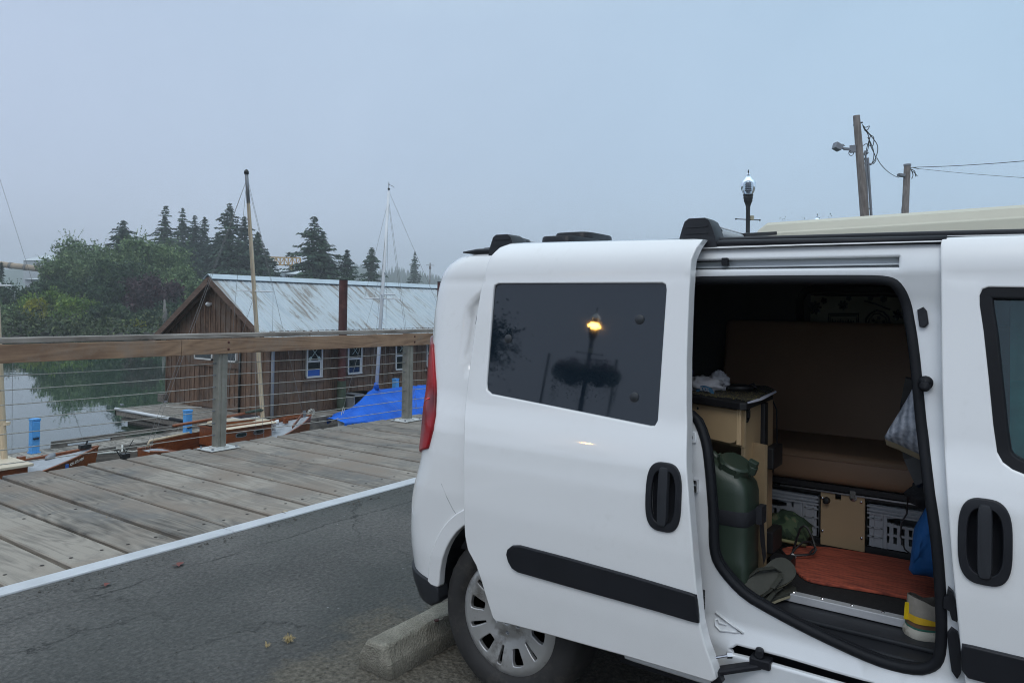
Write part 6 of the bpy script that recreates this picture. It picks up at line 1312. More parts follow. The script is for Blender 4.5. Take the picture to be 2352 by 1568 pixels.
b = MB(); p = P(.86, 0, -.01); b.box(p-Vector((.05, .05, 0)), p+Vector((.05, .05, .14))); b.box(p+Vector((-.03, -.11, .07)), p+Vector((.03, .11, .10))); b.build('mooring_bitt', VARN, B2)
b = MB(); p = P(.985, 0, .02); b.beam(P(.80, -.9, .05), p+Vector((0, 0, .03)), .02, .07); b.beam(P(.80, .9, .05), p+Vector((0, 0, .03)), .02, .07); b.build('toe_rail', VARN, B2); b = MB(); b.box(P(1, 0)-Vector((.03, .02, .12)), P(1, 0)+Vector((.03, .02, .12))); b.build('stem_fitting', GREYM, B2)
def hulltext(o, body, t, z, size, P, col, side_=-1, x0=None):
    a = P(t, side_*1.); c_ = P(t+.08, side_*1.); r_ = (c_-a); r_.z = 0; up = Vector((0, 0, 1)); o2 = a+Vector((0, side_*.035, z)); return text_mesh(body, size, 'registration_number', col, o, o2, r_ if side_ < 0 and r_.x > 0 else -r_, up, .002, 1.15)
WTXT = M('white_vinyl_letters', (.65, .66, .62), .5, .03, 5, 0); BTXT = M('black_vinyl_letters', (.02, .02, .025), .5, .1, 5, 0)
tA_, tB_ = onY(664, 981, 15.55), onY(684, 967, 15.75); text_mesh('57', .15, 'registration_number', WTXT, B2, (tA_+tB_)/2+Vector((0, -.03, 0)), tB_-tA_, (0, 0, 1), .002, 1.1)
p = P(.02, -.1, .0); q = Vector((p.x-.35, p.y+.3, -1.9)); b = MB(); b.box(q-Vector((.08, .07, .06)), q+Vector((.08, .07, .06))); b.tube([q+Vector((0, 0, .05)), q+Vector((.18, 0, .34))], .010, 6); b.tube([q+Vector((-.1, 0, .0)), q+Vector((-.2, .05, .2)), q+Vector((-.05, .1, .1))], .012, 6); b.build('outboard_motor', BLACKM, B2, bevel=.03, seg=2)
# varnished day boat on the left
B1 = thing('day_boat', 'varnished boat with grey deck and white registration letters on its bow', 'sailboat', (5.0, 16.15, WZ0), 'sailboats at the dock')
P, sz, w, X = hull(B1, 1.9, 7.62, 16.1, 1.95, -1.98, -1.58, -2.75, VARN, trim=VARN)
deckgrid(B1, P, .45, 1.0, -1, 1, GREYD); deckgrid(B1, P, .0, .45, -1, 1, GREYD, 'aft_deck', -.05)
tA_, tB_ = onY(157, 1067, 15.60), onY(193, 1050, 15.82); L_ = (tB_-tA_).length; text_mesh('OR 273 AEK', L_/6.3, 'registration_number', WTXT, B1, (tA_+tB_)/2+Vector((0, -.035, 0)), tB_-tA_, (0, 0, 1), .002, 1.05)
p = onY(154, 1070, 15.56); b = MB(); b.box(p-Vector((.03, .004, .045)), p+Vector((.03, .004, .045))); b.build('registration_sticker', BLUEC, B1)
xr = G(27, 1085, -1.9).x; b = MB(); b.prism([(2.6, 15.55), (xr, 15.62), (xr, 16.6), (2.6, 16.7)], lambda u, v, d: (u, v, d), -2.0, -1.66); cb1 = b.build('cabin', VARN, B1, bevel=.01); b = MB(); b.box((2.55, 15.5, -1.66), (xr+.05, 16.75, -1.61)); b.build('cabin_roof', CREAMD, cb1, bevel=.006)
p = P(.885, .1, -.0); b = MB(); p = G(109, 1069, -1.86); b.lathe([(.06, -.05), (.055, .12)], 12, c=tuple(p)); b.tube([p+Vector((0, 0, .1)), p+Vector((.01, 0, .16)), p+Vector((.07, 0, .18)), p+Vector((.11, 0, .17))], [.055, .06, .07, .08], 12); b.build('ventilator', GREYM, B1, smooth=True)
p = G(219, 1052, -1.85) if False else G(197, 1058, -1.85); p = P(.80, .35, -.02); b = MB(); b.box(p-Vector((.06, .06, 0)), p+Vector((.06, .06, .18))); b.build('mooring_bitt', VARN, B1)
b = MB(); b.tube([P(.70, .85, .01), P(.70, .85, .10), P(.60, .92, .10), P(.60, .92, .01)], .015, 6); b.build('hand_rail', VARN, B1)
p = P(1, 0); b = MB(); b.box(p-Vector((.16, .05, .03)), p+Vector((.06, .05, .05))); b.tube([p+Vector((-.03, 0, .03)), p+Vector((0, 0, .14))], .02, 6); b.build('bow_fitting', BLACKM, B1)
A = G(10, 1062, -1.7); A.y = A.y; tp = AT(-14, 330, A.dot(Vector((_fw.x, _fw.y, 0)))); tp = onY(-26, 330, A.y); mast_(B1, A, tp, .060, .045, SPAR)
b = MB(); s1 = A+(tp-A)*.56; b.tube([s1+Vector((0, -.7, 0)), s1+Vector((0, .7, 0))], .018, 6); s2 = onY(2, 652, A.y); b.tube([s2, s2+Vector((-.5, 0, .03))], .03, 8); b.build('spreader', WHITEP, B1)
b = MB(); b.tube([tp, P(.99, 0, .05)], .003, 4); b.tube([tp, P(.62, -1)], .005, 4); b.tube([tp, P(.62, 1)], .005, 4); b.tube([A+Vector((.06, -.08, 2.2)), A+Vector((.10, -.08, .0))], .004, 5); b.build('rigging', RIG, B1)
b = MB(); b.tube([(A.x+.0, A.y, -.95), (A.x-3, A.y, -.8)], .04, 8); b.lathe([(.085, -.03), (.085, .03)], 12, c=(A.x, A.y, -.93)); b.build('boom', SPAR, B1)
# boat under the blue tarpaulin
B3 = thing('covered_boat', 'white sailboat under a bright blue tarpaulin', 'sailboat', (16.8, 15.7, WZ0), 'sailboats at the dock')
P, sz, w, X = hull(B3, 20.6, 14.3, 15.75, 2.0, -1.84, -1.66, -2.8, WHITEP)
bt = P(.88, -1); text_mesh('OR 711 A', .15, 'registration_number', BTXT, B3, tuple(onY(832, 974, min(P(.82, -1).y, P(.82, 1).y)-.06)), (1, -.2, 0), (0, 0, 1), .002, 1.2)
rp_ = [onY(px, py, 15.75) for px, py in ((772, 962), (785, 950), (805, 938), (825, 921), (842, 904), (855, 892), (864, 886))]+[onY(px, py, 15.75) for px, py in ((874, 893), (900, 890), (935, 886), (985, 882), (1040, 876))]
rp_.append(rp_[-1]+Vector((2.2, 0, 0)))
def yw(x): t = max(0., min(1., (x-13.80)/1.7)); return 1.04*sin(pi/2*t)**.8
def tarp(u, v):
    i = int(u); i = min(i, len(rp_)-2); f = u-i; p = rp_[i].lerp(rp_[i+1], f); w_ = yw(p.x)+.03; e = -1.86+.12*max(0, 1-(p.x-13.7)/1.5)
    h = max(.02, p.z-e); a = abs(v); 
    if a <= 1: y = w_*a; z = p.z-h*.92*(a**.72)*(1-.16*sin(pi*a))
    else: y = w_*(1+.01*(a-1)); z = e+h*.08-(a-1)*.16
    nse = mnoise.noise(Vector((p.x*2.6, v*1.2, 3)))*.07*min(1, a*2)+mnoise.noise(Vector((p.x*6, v*4, 9)))*.03
    fold = .05*abs(sin(p.x*5+v*4))*max(0, a-.3)
    return Vector((p.x, 15.75+math.copysign(y, v)-nse*(1 if v < 0 else -1), z+nse+fold*.5))
us_ = [i*.1 for i in range(int((len(rp_)-1)/.1)+1)]; b = MB(); b.grid(lambda u, v: tarp(u, v), us_, [-1.9, -1.45, -1.15, -1.0, -.9, -.75, -.6, -.45, -.3, -.18, -.08, 0, .08, .2, .4, .6, .8, 1., 1.4, 1.9]); b.build('tarpaulin', TARP, B3, smooth=True)
mbp = rp_[6]+Vector((0, 0, -.3)); mt = onY(893, 438, 15.75)
b = MB(); b.tube([mbp, mbp+(mt-mbp)*.55, mt], [.062, .06, .045], 12, rz=.7); b.build('mast', M('white_aluminium_mast', (.66, .69, .72), .4, .08, 4, .05, 60), B3, smooth=True)
b = MB(); b.lathe([(.10, -.10), (.068, .04), (.064, .10)], 12, c=tuple(rp_[6]+Vector((0, 0, .0)))); b.build('tarp_collar', TARP, B3, smooth=True)
D = lambda t: mbp+(mt-mbp)*t
b = MB()
for t, L in ((.47, .75), (.70, .0)):
    c0 = D(t)
    if L: b.tube([c0+Vector((0, -L, 0)), c0+Vector((0, L, .02))], .018, 6)
c0 = onY(886, 628, 15.75); b.tube([c0, c0+Vector((-.28, -.2, .03))], .016, 6); c0 = onY(876, 676, 15.75); b.tube([c0+Vector((-.3, -.25, 0)), c0, c0+Vector((.35, -.2, .02))], .02, 6); b.build('spreader', WHITEP, B3)
b = MB(); b.tube([mt, mt+Vector((0, 0, .22))], .01, 5); b.lathe([(.03, 0), (.035, .05), (0, .07)], 8, c=tuple(mt+Vector((.0, 0, .03)))); b.tube([mt+Vector((-.02, 0, .2)), mt+Vector((.2, 0, .16)), mt+Vector((.22, 0, .12))], .006, 4); b.add([mt+Vector((.0, 0, .30)), mt+Vector((.02, 0, .2)), mt+Vector((-.02, 0, .2))], [(0, 1, 2)]); b.build('wind_vane', BLACKM, B3)
b = MB(); st = [(mt, onY(783, 958, 15.75)), (mt, Vector((20.4, 15.75, -1.6))), (D(.97), Vector((16.4, 14.85, -1.75))), (D(.97), Vector((16.4, 16.65, -1.75))), (D(.47)+Vector((0, -.75, 0)), Vector((16.3, 14.8, -1.75))), (D(.47)+Vector((0, -.75, 0)), D(.95)), (D(.47)+Vector((0, .75, 0)), D(.95)), (D(.99), rp_[6]+Vector((.35, 0, .1))), (D(.9), rp_[6]+Vector((-.2, 0, 0)))]
st[0] = (D(.66), onY(783, 955, 15.75))
for a, c_ in st: b.tube([a, c_], .0052, 4)
b.build('rigging', RIG, B3)
b = MB(); a = onY(783, 955, 15.75); b.tube([a, a+Vector((.08, 0, .25))], .011, 6); b.tube([a+Vector((.07, 0, 0)), a+Vector((.13, 0, .20))], .008, 6); b.build('forestay_fitting', ROPE, B3)
# ------------------------------------------------------------------ far bank, trees, buildings across the water
def pol(px, D, z=0.):    # horizontal point in the direction of image column px at forward distance D
    d = ray(px, 700); return Vector((d.x*D, d.y*D, z))
def bank_h(D, a): 
    n = mnoise.noise(Vector((a*9, D*.03, 2)))
    return _lin([(78, -3.6), (84, -2.75), (87, -2.3), (92, -2.0), (100, -1.6), (115, -1.2), (140, -.2), (250, 1.5), (420, 3), (800, 6)], D)+n*(.35 if D > 86 else .15)
azs = [radians(35.07+a) for a in range(-40, 165, 2)]; Ds = [78, 83, 86, 90, 95, 102, 112, 125, 150, 200, 300, 480, 800]
GRD = M('bank_earth', (.022, .030, .016), .95, .4, .6, .5, 3, dirt=(.04, .05, .025), dirts=.4)
b = MB(); b.grid(lambda u, v: (cos(u)*v*1.02, sin(u)*v*1.02, bank_h(v*cos(min(1.2, abs(u-YAW)))if False else v, u)), azs, Ds); struct(b.build('far_bank', GRD, smooth=True, fixn=True))
ROCK = M('shore_rock', (.035, .033, .028), .9, .35, 1.2, .5, 6)
b = MB(); r = random.Random(12)
for i in range(240):
    a = radians(35.07+r.uniform(-32, 40)); D = r.uniform(83.5, 87.5)*1.02; s = r.uniform(.25, .9); c0 = Vector((cos(a)*D, sin(a)*D, -2.75+r.uniform(0, .9)*(D-85)/4+.3)); vs = []
    for k in range(10):
        t = k*2.4; zz = 1-2*(k+.5)/10; rr = sqrt(1-zz*zz)*s*r.uniform(.7, 1.2); vs.append(c0+Vector((rr*cos(t), rr*sin(t), zz*s*.6)))
    bm = bmesh.new(); 
    for v_ in vs: bm.verts.new(v_)
    bmesh.ops.convex_hull(bm, input=bm.verts); bm.verts.index_update(); b.add([v_.co.copy() for v_ in bm.verts], [tuple(v_.index for v_ in f.verts) for f in bm.faces]); bm.free()
tag(b.build('shore_rocks', ROCK), 'dark rocks along the far waterline', 'rocks', kind='stuff')
def quad(b, c, s, r, droop=0, up=None):
    n = Vector((r.gauss(0, 1), r.gauss(0, 1), r.gauss(0, 1)+droop)); n.normalize(); t = n.orthogonal().normalized(); a = r.random()*6.28; u = t*cos(a)+n.cross(t)*sin(a); w = n.cross(u)
    k = r.uniform(.6, 1.2)*s; i = len(b.v); b.v += [c+u*k*.9, c+w*k*.42, c-u*k*.9, c-w*k*.42]; b.f.append((i, i+1, i+2, i+3)); b.mi.append(0)
def conifer(base, h, rad, seed, mat, label, group=None, dens_=1., gaps=.15, s=.30, name='fir_tree', lean=0):
    r = random.Random(seed); o = thing(name, label, 'fir tree', tuple(base), group); b = MB(); base = Vector(base)
    b.tube([base+Vector((0, 0, -1)), base+Vector((lean*.3, 0, h*.5)), base+Vector((lean, 0, h*.985))], [max(.12, h*.016), max(.08, h*.010), .02], 8); b.build('trunk', TRUNK, o, smooth=True)
    b = MB(); z = h*.06; step = max(.42, h/36.)/dens_
    while z < h*.985:
        f = 1-z/h; R_ = rad*(f**.9)*r.uniform(.62, 1.15)+.12
        if r.random() < gaps: R_ *= r.uniform(.3, .75)
        nb = int(4+5*f**.5)
        for k in range(nb):
            a = 2*pi*k/nb+r.random()*1.0; L = R_*r.uniform(.55, 1.2); up0 = .22*(1-f)-.10+r.uniform(-.08, .08); m_ = max(3, int(L/(s*.62)))
            for j in range(m_):
                t = (j+.6)/m_; c = base+Vector((lean*z/h, 0, z))+Vector((cos(a), sin(a), 0))*L*t+Vector((0, 0, L*(up0*t-.42*t*t+.30*t**3)+r.uniform(-.05, .05)))
                wd = L*.30*(1-t*.75)
                for q in range(3):
                    cc = c+Vector((-sin(a), cos(a), 0))*r.uniform(-1, 1)*wd+Vector((0, 0, -abs(r.gauss(0, .07)))); k2 = s*r.uniform(.65, 1.15)*(1 if f > .12 else .7); an = a+r.uniform(-.8, .8)
                    u = Vector((cos(an), sin(an), r.uniform(-.9, .1)))*k2; w = Vector((-sin(an), cos(an), r.uniform(-.9, .9)))*k2*.42; i = len(b.v)
                    b.v += [cc-u*.6, cc+w-Vector((0, 0, .04)), cc+u, cc-w-Vector((0, 0, .04))]; b.f.append((i, i+1, i+2, i+3)); b.mi.append(0)
        z += step*r.uniform(.75, 1.25)*(.7+.5*f)
    b.build('crown', mat, o); return o
def broadleaf(base, h, rx, seed, mat, label, nclump=34, per=230, s=.28, name='leafy_tree', cat='tree', group=None, trunk=True, zlo=.12, ry=None, parts=True, crr=(.20, .40)):
    r = random.Random(seed); o = thing(name, label, cat, tuple(base), group); base = Vector(base); ry = ry or rx
    b = MB()
    if trunk:
        b.tube([base+Vector((0, 0, -1)), base+Vector((r.uniform(-.3, .3), 0, h*.35)), base+Vector((0, 0, h*.7))], [h*.03, h*.02, h*.008], 8)
        for k in range(7): a = r.random()*6.28; z0 = h*r.uniform(.2, .45); b.tube([base+Vector((0, 0, z0)), base+Vector((cos(a)*rx*.35, sin(a)*rx*.35, z0+h*.18)), base+Vector((cos(a)*rx*.75, sin(a)*ry*.75, z0+h*.32))], [h*.012, h*.008, h*.003], 6)
        b.build('trunk', TRUNK, o, smooth=True)
    b = MB()
    for c in range(nclump):
        th = math.acos(r.uniform(-.35, 1)); ph = r.random()*6.28; k = r.uniform(.55, .97)
        cz_ = h*(zlo+(1-zlo)*.5)+cos(th)*h*(1-zlo)*.5*k; c0 = base+Vector((sin(th)*cos(ph)*rx*k, sin(th)*sin(ph)*ry*k, cz_)); cr = min(rx, h*.5)*r.uniform(*crr)
        for i in range(per):
            d = Vector((r.gauss(0, 1), r.gauss(0, 1), r.gauss(0, 1))); d.normalize(); q = r.random()**.45; quad(b, c0+Vector((d.x*cr, d.y*cr, d.z*cr*.8))*q, s, r)
        for i in range(5):    # sprigs that break the outline
            d = Vector((r.gauss(0, .5), r.gauss(0, .5), abs(r.gauss(.6, .5)))); d.normalize()
            for q in range(6): quad(b, c0+d*cr*(.85+q*.10)+Vector((r.uniform(-.1, .1),)*3), s*.7, r)
    if trunk: b.build('crown', mat, o); return o
    bpy.data.objects.remove(o); return tag(b.build(name, mat), label, cat, group)
def tree_at(px, pyt, D, wpx, zb): # base point, height and radius from the place in the photo
    top = AT(px, pyt, D); return Vector((top.x, top.y, zb)), top.z-zb, wpx*D/F/2
GF = 'firs across the water'
cf = [(283, 500, 128, 122, CONIF2, 'dark broad fir rising between the two round alders'), (380, 468, 150, 110, CONIF, 'tall fir with a thin bare tip above its crown'),
      (420, 474, 156, 92, CONIF, 'slim fir second in the tall clump beside the bare tipped fir'), (447, 490, 152, 104, CONIF2, 'dark slim fir in the middle of the tall clump'), (470, 494, 158, 90, CONIF, 'thin fir at the right side of the tall clump'),
      (527, 462, 140, 116, CONIF, 'tall airy fir just left of the wooden mast'), (562, 492, 148, 116, CONIF2, 'fir directly behind the wooden mast'), (592, 530, 142, 104, CONIF, 'shorter fir right of the wooden mast'),
      (722, 493, 132, 160, CONIF, 'wide solitary fir standing above the metal roof ridge'), (742, 525, 136, 124, CONIF, 'fir merged into the right side of the wide solitary fir'), (797, 570, 140, 112, CONIF2, 'small dark fir right of the wide solitary fir'), (854, 564, 160, 84, CONIF, 'narrow fir left of the white mast')]
cf += [(500, 530, 151, 104, CONIF2, 'fir filling the gap between the tall clump and the airy fir'), (548, 546, 145, 112, CONIF, 'low fir at the foot of the airy fir'), (432, 548, 149, 124, CONIF2, 'low dark fir at the foot of the tall clump'), (612, 574, 147, 84, CONIF2, 'lowest fir, beside the yellow girder')]
for i, (px, pyt, D, wp, mt_, lb) in enumerate(cf):
    bs, h, rd = tree_at(px, pyt, D, wp, 1.2 if px < 640 else -.5); conifer(bs, h, rd*1.75, 40+i, mt_, lb, GF, 1.0, .25 if wp > 60 else .15, .46)
bs, h, rd = tree_at(953, 576, 270, 58, 2.); conifer(bs, h, rd, 77, CONIF, 'faint fir fading into the fog right of the white mast', GF, .8, .2, .6)
bs, h, rd = tree_at(3, 597, 120, 36, 0.); conifer(bs, h, rd, 78, CONIF2, 'small dark fir beside the pale pipe end', GF, 1, .1, .34)
GL = 'leafy trees on the far bank'
for (px, pyt, D, wp, zb, mt_, lb, nc, sd_) in ((205, 552, 116, 190, -1., LEAFG, 'large round alder with the dark fir rising at its side, nearer the shed', 46, 1), (345, 545, 112, 190, -1., LEAFG, 'large round alder between the dark fir and the tall fir clump', 46, 2), (150, 585, 108, 110, -1.5, LEAFG, 'smaller alder sloping down towards the pale pipe', 26, 3), (285, 600, 104, 170, -1.5, LEAFD, 'dark leafy tree under the two round alders', 34, 4), (420, 618, 106, 120, -1.5, LEAFG, 'alder touching the boathouse gable', 28, 5), (357, 630, 98, 120, -1.8, LEAFP, 'purple leaved tree beside the boathouse gable', 30, 6), (140, 642, 100, 190, -2., LEAFD, 'low dark tree under the alder clump', 30, 7)):
    bs, h, rd = tree_at(px, pyt, D, wp, zb); broadleaf(bs, h, rd, 100+sd_, mt_, lb, nc, 270, .30, group=GL, ry=rd*.7, zlo=.02, crr=(.24, .46))
GB = 'bushes along the far shore'
for i, (px, pyt, D, wp, mt_, lb) in enumerate(((110, 672, 94, 150, LEAFY, 'brightest yellow green bush, spreading over the shore below the alders'), (185, 690, 91, 120, LEAFY, 'duller yellow green bush beside the brightest one'), (45, 700, 92, 90, LEAFG, 'fresh green bush beside the small golden bush'), (85, 690, 90, 40, LEAFGOLD, 'small golden yellow bush in the green slope'), (20, 655, 99, 120, LEAFD, 'dark bush on the bank top at the left edge'), (250, 700, 91, 120, LEAFD, 'dark green bush at mid bank below the alders'), (330, 715, 91, 110, LEAFD, 'dark bush below the purple tree'), (290, 738, 89, 60, LEAFY, 'low yellow green bush at the waterline'), (313, 736, 88.5, 34, LEAFGOLD, 'low golden bush at the waterline near the boathouse'), (400, 700, 93, 110, LEAFD, 'dark bush hidden behind the boathouse gable'), (470, 700, 95, 160, LEAFD, 'dark bush behind the boathouse roof'), (150, 728, 89, 90, LEAFG, 'green bush below the yellow green bushes'), (220, 735, 89, 80, LEAFD, 'small dark bush just above the waterline'), (10, 735, 89, 60, LEAFG, 'small green bush at the waterline nearest the spruce mast'), (-60, 690, 92, 140, LEAFD, 'dark bush beyond the left edge'), (600, 640, 100, 200, LEAFD, 'dark bush mass behind the boathouse ridge'), (800, 640, 104, 260, LEAFD, 'dark bush mass behind the right half of the roof'))):
    bs, h, rd = tree_at(px, pyt, D, wp, -2.2); broadleaf(bs, h, rd, 200+i, mt_, lb, 26, 190, .24, 'bush', 'bush', GB, False, .0, ry=rd*.6, crr=(.4, .62))
b = MB()
for (px, pyt, w_) in ((378, 686, .35), (366, 742, .22)):
    t = AT(px, pyt, 88); b.tube([(t.x, t.y, -3), (t.x+.1, t.y, t.z*.5-1), (t.x, t.y, t.z)], [w_, w_*.8, w_*.25], 8); tag(b.build('dead_snag', SNAG, smooth=True), 'tall bare grey snag at the waterline left of the gable' if pyt < 700 else 'short bare grey stump beside the tall snag', 'dead tree'); b = MB()
r = random.Random(71); b = MB()
for i in range(760):
    a = radians(35.07+r.uniform(-30, 40)); D = r.uniform(84.5, 118)*1.0 if i > 300 else r.uniform(84, 89); z = bank_h(D, a)
    c0 = Vector((cos(a)*D*1.02, sin(a)*D*1.02, z+.3)); s_ = r.uniform(.5, 1.7)
    for k in range(46): quad(b, c0+Vector((r.gauss(0, s_), r.gauss(0, s_), abs(r.gauss(0, s_*.7)))), .26, r)
tag(b.build('bank_undergrowth', foliage('undergrowth_leaves', (.020, .028, .014), (.045, .075, .03), (.10, .12, .045))), 'tangled dark undergrowth covering the far bank', 'undergrowth', kind='stuff')
# distant wooded hillside in the fog (reads as one mass)
b = MB(); r = random.Random(33)
for i in range(1900):
    px = r.uniform(560, 1250); D = r.uniform(640, 900); hump = _lin([(560, 0), (620, .12), (680, .5), (750, .95), (810, .8), (860, .62), (910, .72), (1000, .5), (1250, .6)], px); zb = 3+hump*(D-620)*.165; c = pol(px, D, zb); h = r.uniform(7, 15)
    rad = h*.24; n = 7
    for lv in range(5):
        z0 = h*lv/5.4; R_ = rad*(1-lv/5.6); vs = [c+Vector((R_*cos(2*pi*k/n+lv)*r.uniform(.7, 1.2), R_*sin(2*pi*k/n+lv)*r.uniform(.7, 1.2), z0)) for k in range(n)]+[c+Vector((0, 0, z0+h*.34))]
        b.add(vs, [(k, (k+1) % n, n) for k in range(n)])
tag(b.build('hillside_forest', CONIF), 'fogbound conifer forest on the hillside behind the boathouse', 'forest', kind='stuff')
b = MB(); b.grid(lambda u, v: (cos(u)*v, sin(u)*v, (2.5+max(0, _lin([(300, 0), (640, 0), (900, 26), (1300, 40)], v))*(.5+.5*mnoise.noise(Vector((u*3, 1, 1)))+.35)) if v > 290 else 1.5), [radians(35.07+a) for a in range(-30, 170, 2)], [280, 400, 600, 700, 900, 1100, 1300]); struct(b.build('hills', CONIF, smooth=True, fixn=True))
# industrial things in the haze
SHED = M('pale_shed_metal', (.55, .60, .62), .6, .05, .2, 0); SHEDW = M('grey_shed_wall', (.42, .45, .48), .7, .1, .2, 0); YELC = M('yellow_crane_paint', (.50, .30, .08), .6, .1, .5, 0); PIPE = M('rusty_pale_pipe', (.36, .28, .20), .7, .2, .3, 0)
def shed(px0, px1, pyt, pye, pyb, D, lb):
    a, c_ = AT(px0, pye, D), AT(px1, pye, D); t = AT((px0+px1)/2, pyt, D+14); o = thing('shed', lb, 'shed', (a.x, a.y, 2)); nrm = Vector((c_.y-a.y, -(c_.x-a.x), 0)).normalized(); nrm = nrm if nrm.dot(Vector((_fw.x, _fw.y, 0))) > 0 else -nrm
    zb = AT(px0, pyb, D).z-6; b = MB(); q = [Vector((a.x, a.y, zb)), Vector((c_.x, c_.y, zb)), Vector((c_.x, c_.y, a.z)), Vector((a.x, a.y, a.z))]; b.add(q+[p+nrm*24 for p in q], [(0, 1, 2, 3), (7, 6, 5, 4), (1, 5, 6, 2), (0, 3, 7, 4)]); b.build('shed_wall', SHEDW, o)
    b = MB(); ins = (c_-a)*.16; q = [Vector((a.x, a.y, a.z))-nrm*.6, Vector((c_.x, c_.y, a.z))-nrm*.6, Vector((c_.x, c_.y, t.z))+nrm*12, Vector((a.x, a.y, t.z))+ins*1.2+nrm*12, Vector((c_.x, c_.y, a.z))+nrm*24, Vector((a.x, a.y, a.z))+nrm*24]; b.add(q, [(0, 1, 2, 3), (3, 2, 4, 5), (0, 3, 5)]); b.build('shed_roof', SHED, o)
shed(54, 130, 585, 597, 618, 330, 'pale roofed industrial shed in the fog above the left bank'); shed(58, 100, 634, 640, 652, 150, 'low white roofed shed behind the left bushes'); shed(556, 640, 619, 623, 640, 170, 'long white edged roof seen between the firs and the boathouse'); shed(640, 700, 622, 628, 650, 175, 'dark low shed behind the boathouse ridge')
a, c_ = AT(-60, 599, 165), AT(110, 619, 165); b = MB(); o = thing('conveyor_pipe', 'long rusty pale pipe slanting across the left background', 'pipe', (a.x, a.y, 2)); b.tube([a, c_], .66, 14); b.build('pipe', PIPE, o, smooth=True); b = MB()
for t in (.1, .3, .5, .7, .9): p = a.lerp(c_, t); d_ = (c_-a).normalized(); b.tube([p-d_*.3, p+d_*.3], 0.74, 14)
b.tube([c_-(c_-a)*.03, Vector(((c_-(c_-a)*.03).x, (c_-(c_-a)*.03).y, 1))], .4, 8); b.build('pipe_rings', SNAG, o, smooth=True)
a, c_ = AT(560, 588, 215), AT(690, 592, 215); dz = 17*215/F; b = MB(); o = thing('gantry_crane', 'faint yellow gantry crane girder in the fog between the firs', 'crane', (a.x, a.y, 2)); U3 = Vector((0, 0, 1)); n = 14
for s_ in (0, -1):
    for k in range(n): p0, p1 = a.lerp(c_, k/n), a.lerp(c_, (k+1)/n); b.beam(p0+U3*s_*dz, p1+U3*s_*dz, .5, .35); 
for k in range(n+1): p = a.lerp(c_, k/n); b.beam(p, p-U3*dz, .25, .25, (1, 0, 0)); 
for k in range(n): p0, p1 = a.lerp(c_, k/n), a.lerp(c_, (k+1)/n); b.beam(p0-U3*(dz if k % 2 else 0), p1-U3*(0 if k % 2 else dz), .2, .2)
b.build('girder', YELC, o); b = MB(); p = a.lerp(c_, .85); b.beam(p-U3*dz, Vector((p.x, p.y, 1)), .9, .9, (1, 0, 0)); p = a.lerp(c_, .05); b.beam(p-U3*dz, Vector((p.x, p.y, 1)), .9, .9, (1, 0, 0)); b.build('crane_leg', YELC, o)
b = MB(); t = AT(988, 603, 190); b.tube([(t.x, t.y, -1), tuple(t)], .14, 6); b.beam(t+Vector((-.9, .6, -.6)), t+Vector((.9, -.6, -.6)), .12, .12); b.box(t+Vector((-.3, -.3, -1.6)), t+Vector((.1, .1, -.8))); tag(b.build('utility_pole', UPOLE), 'faint distant utility pole in the fog left of the van', 'utility pole')
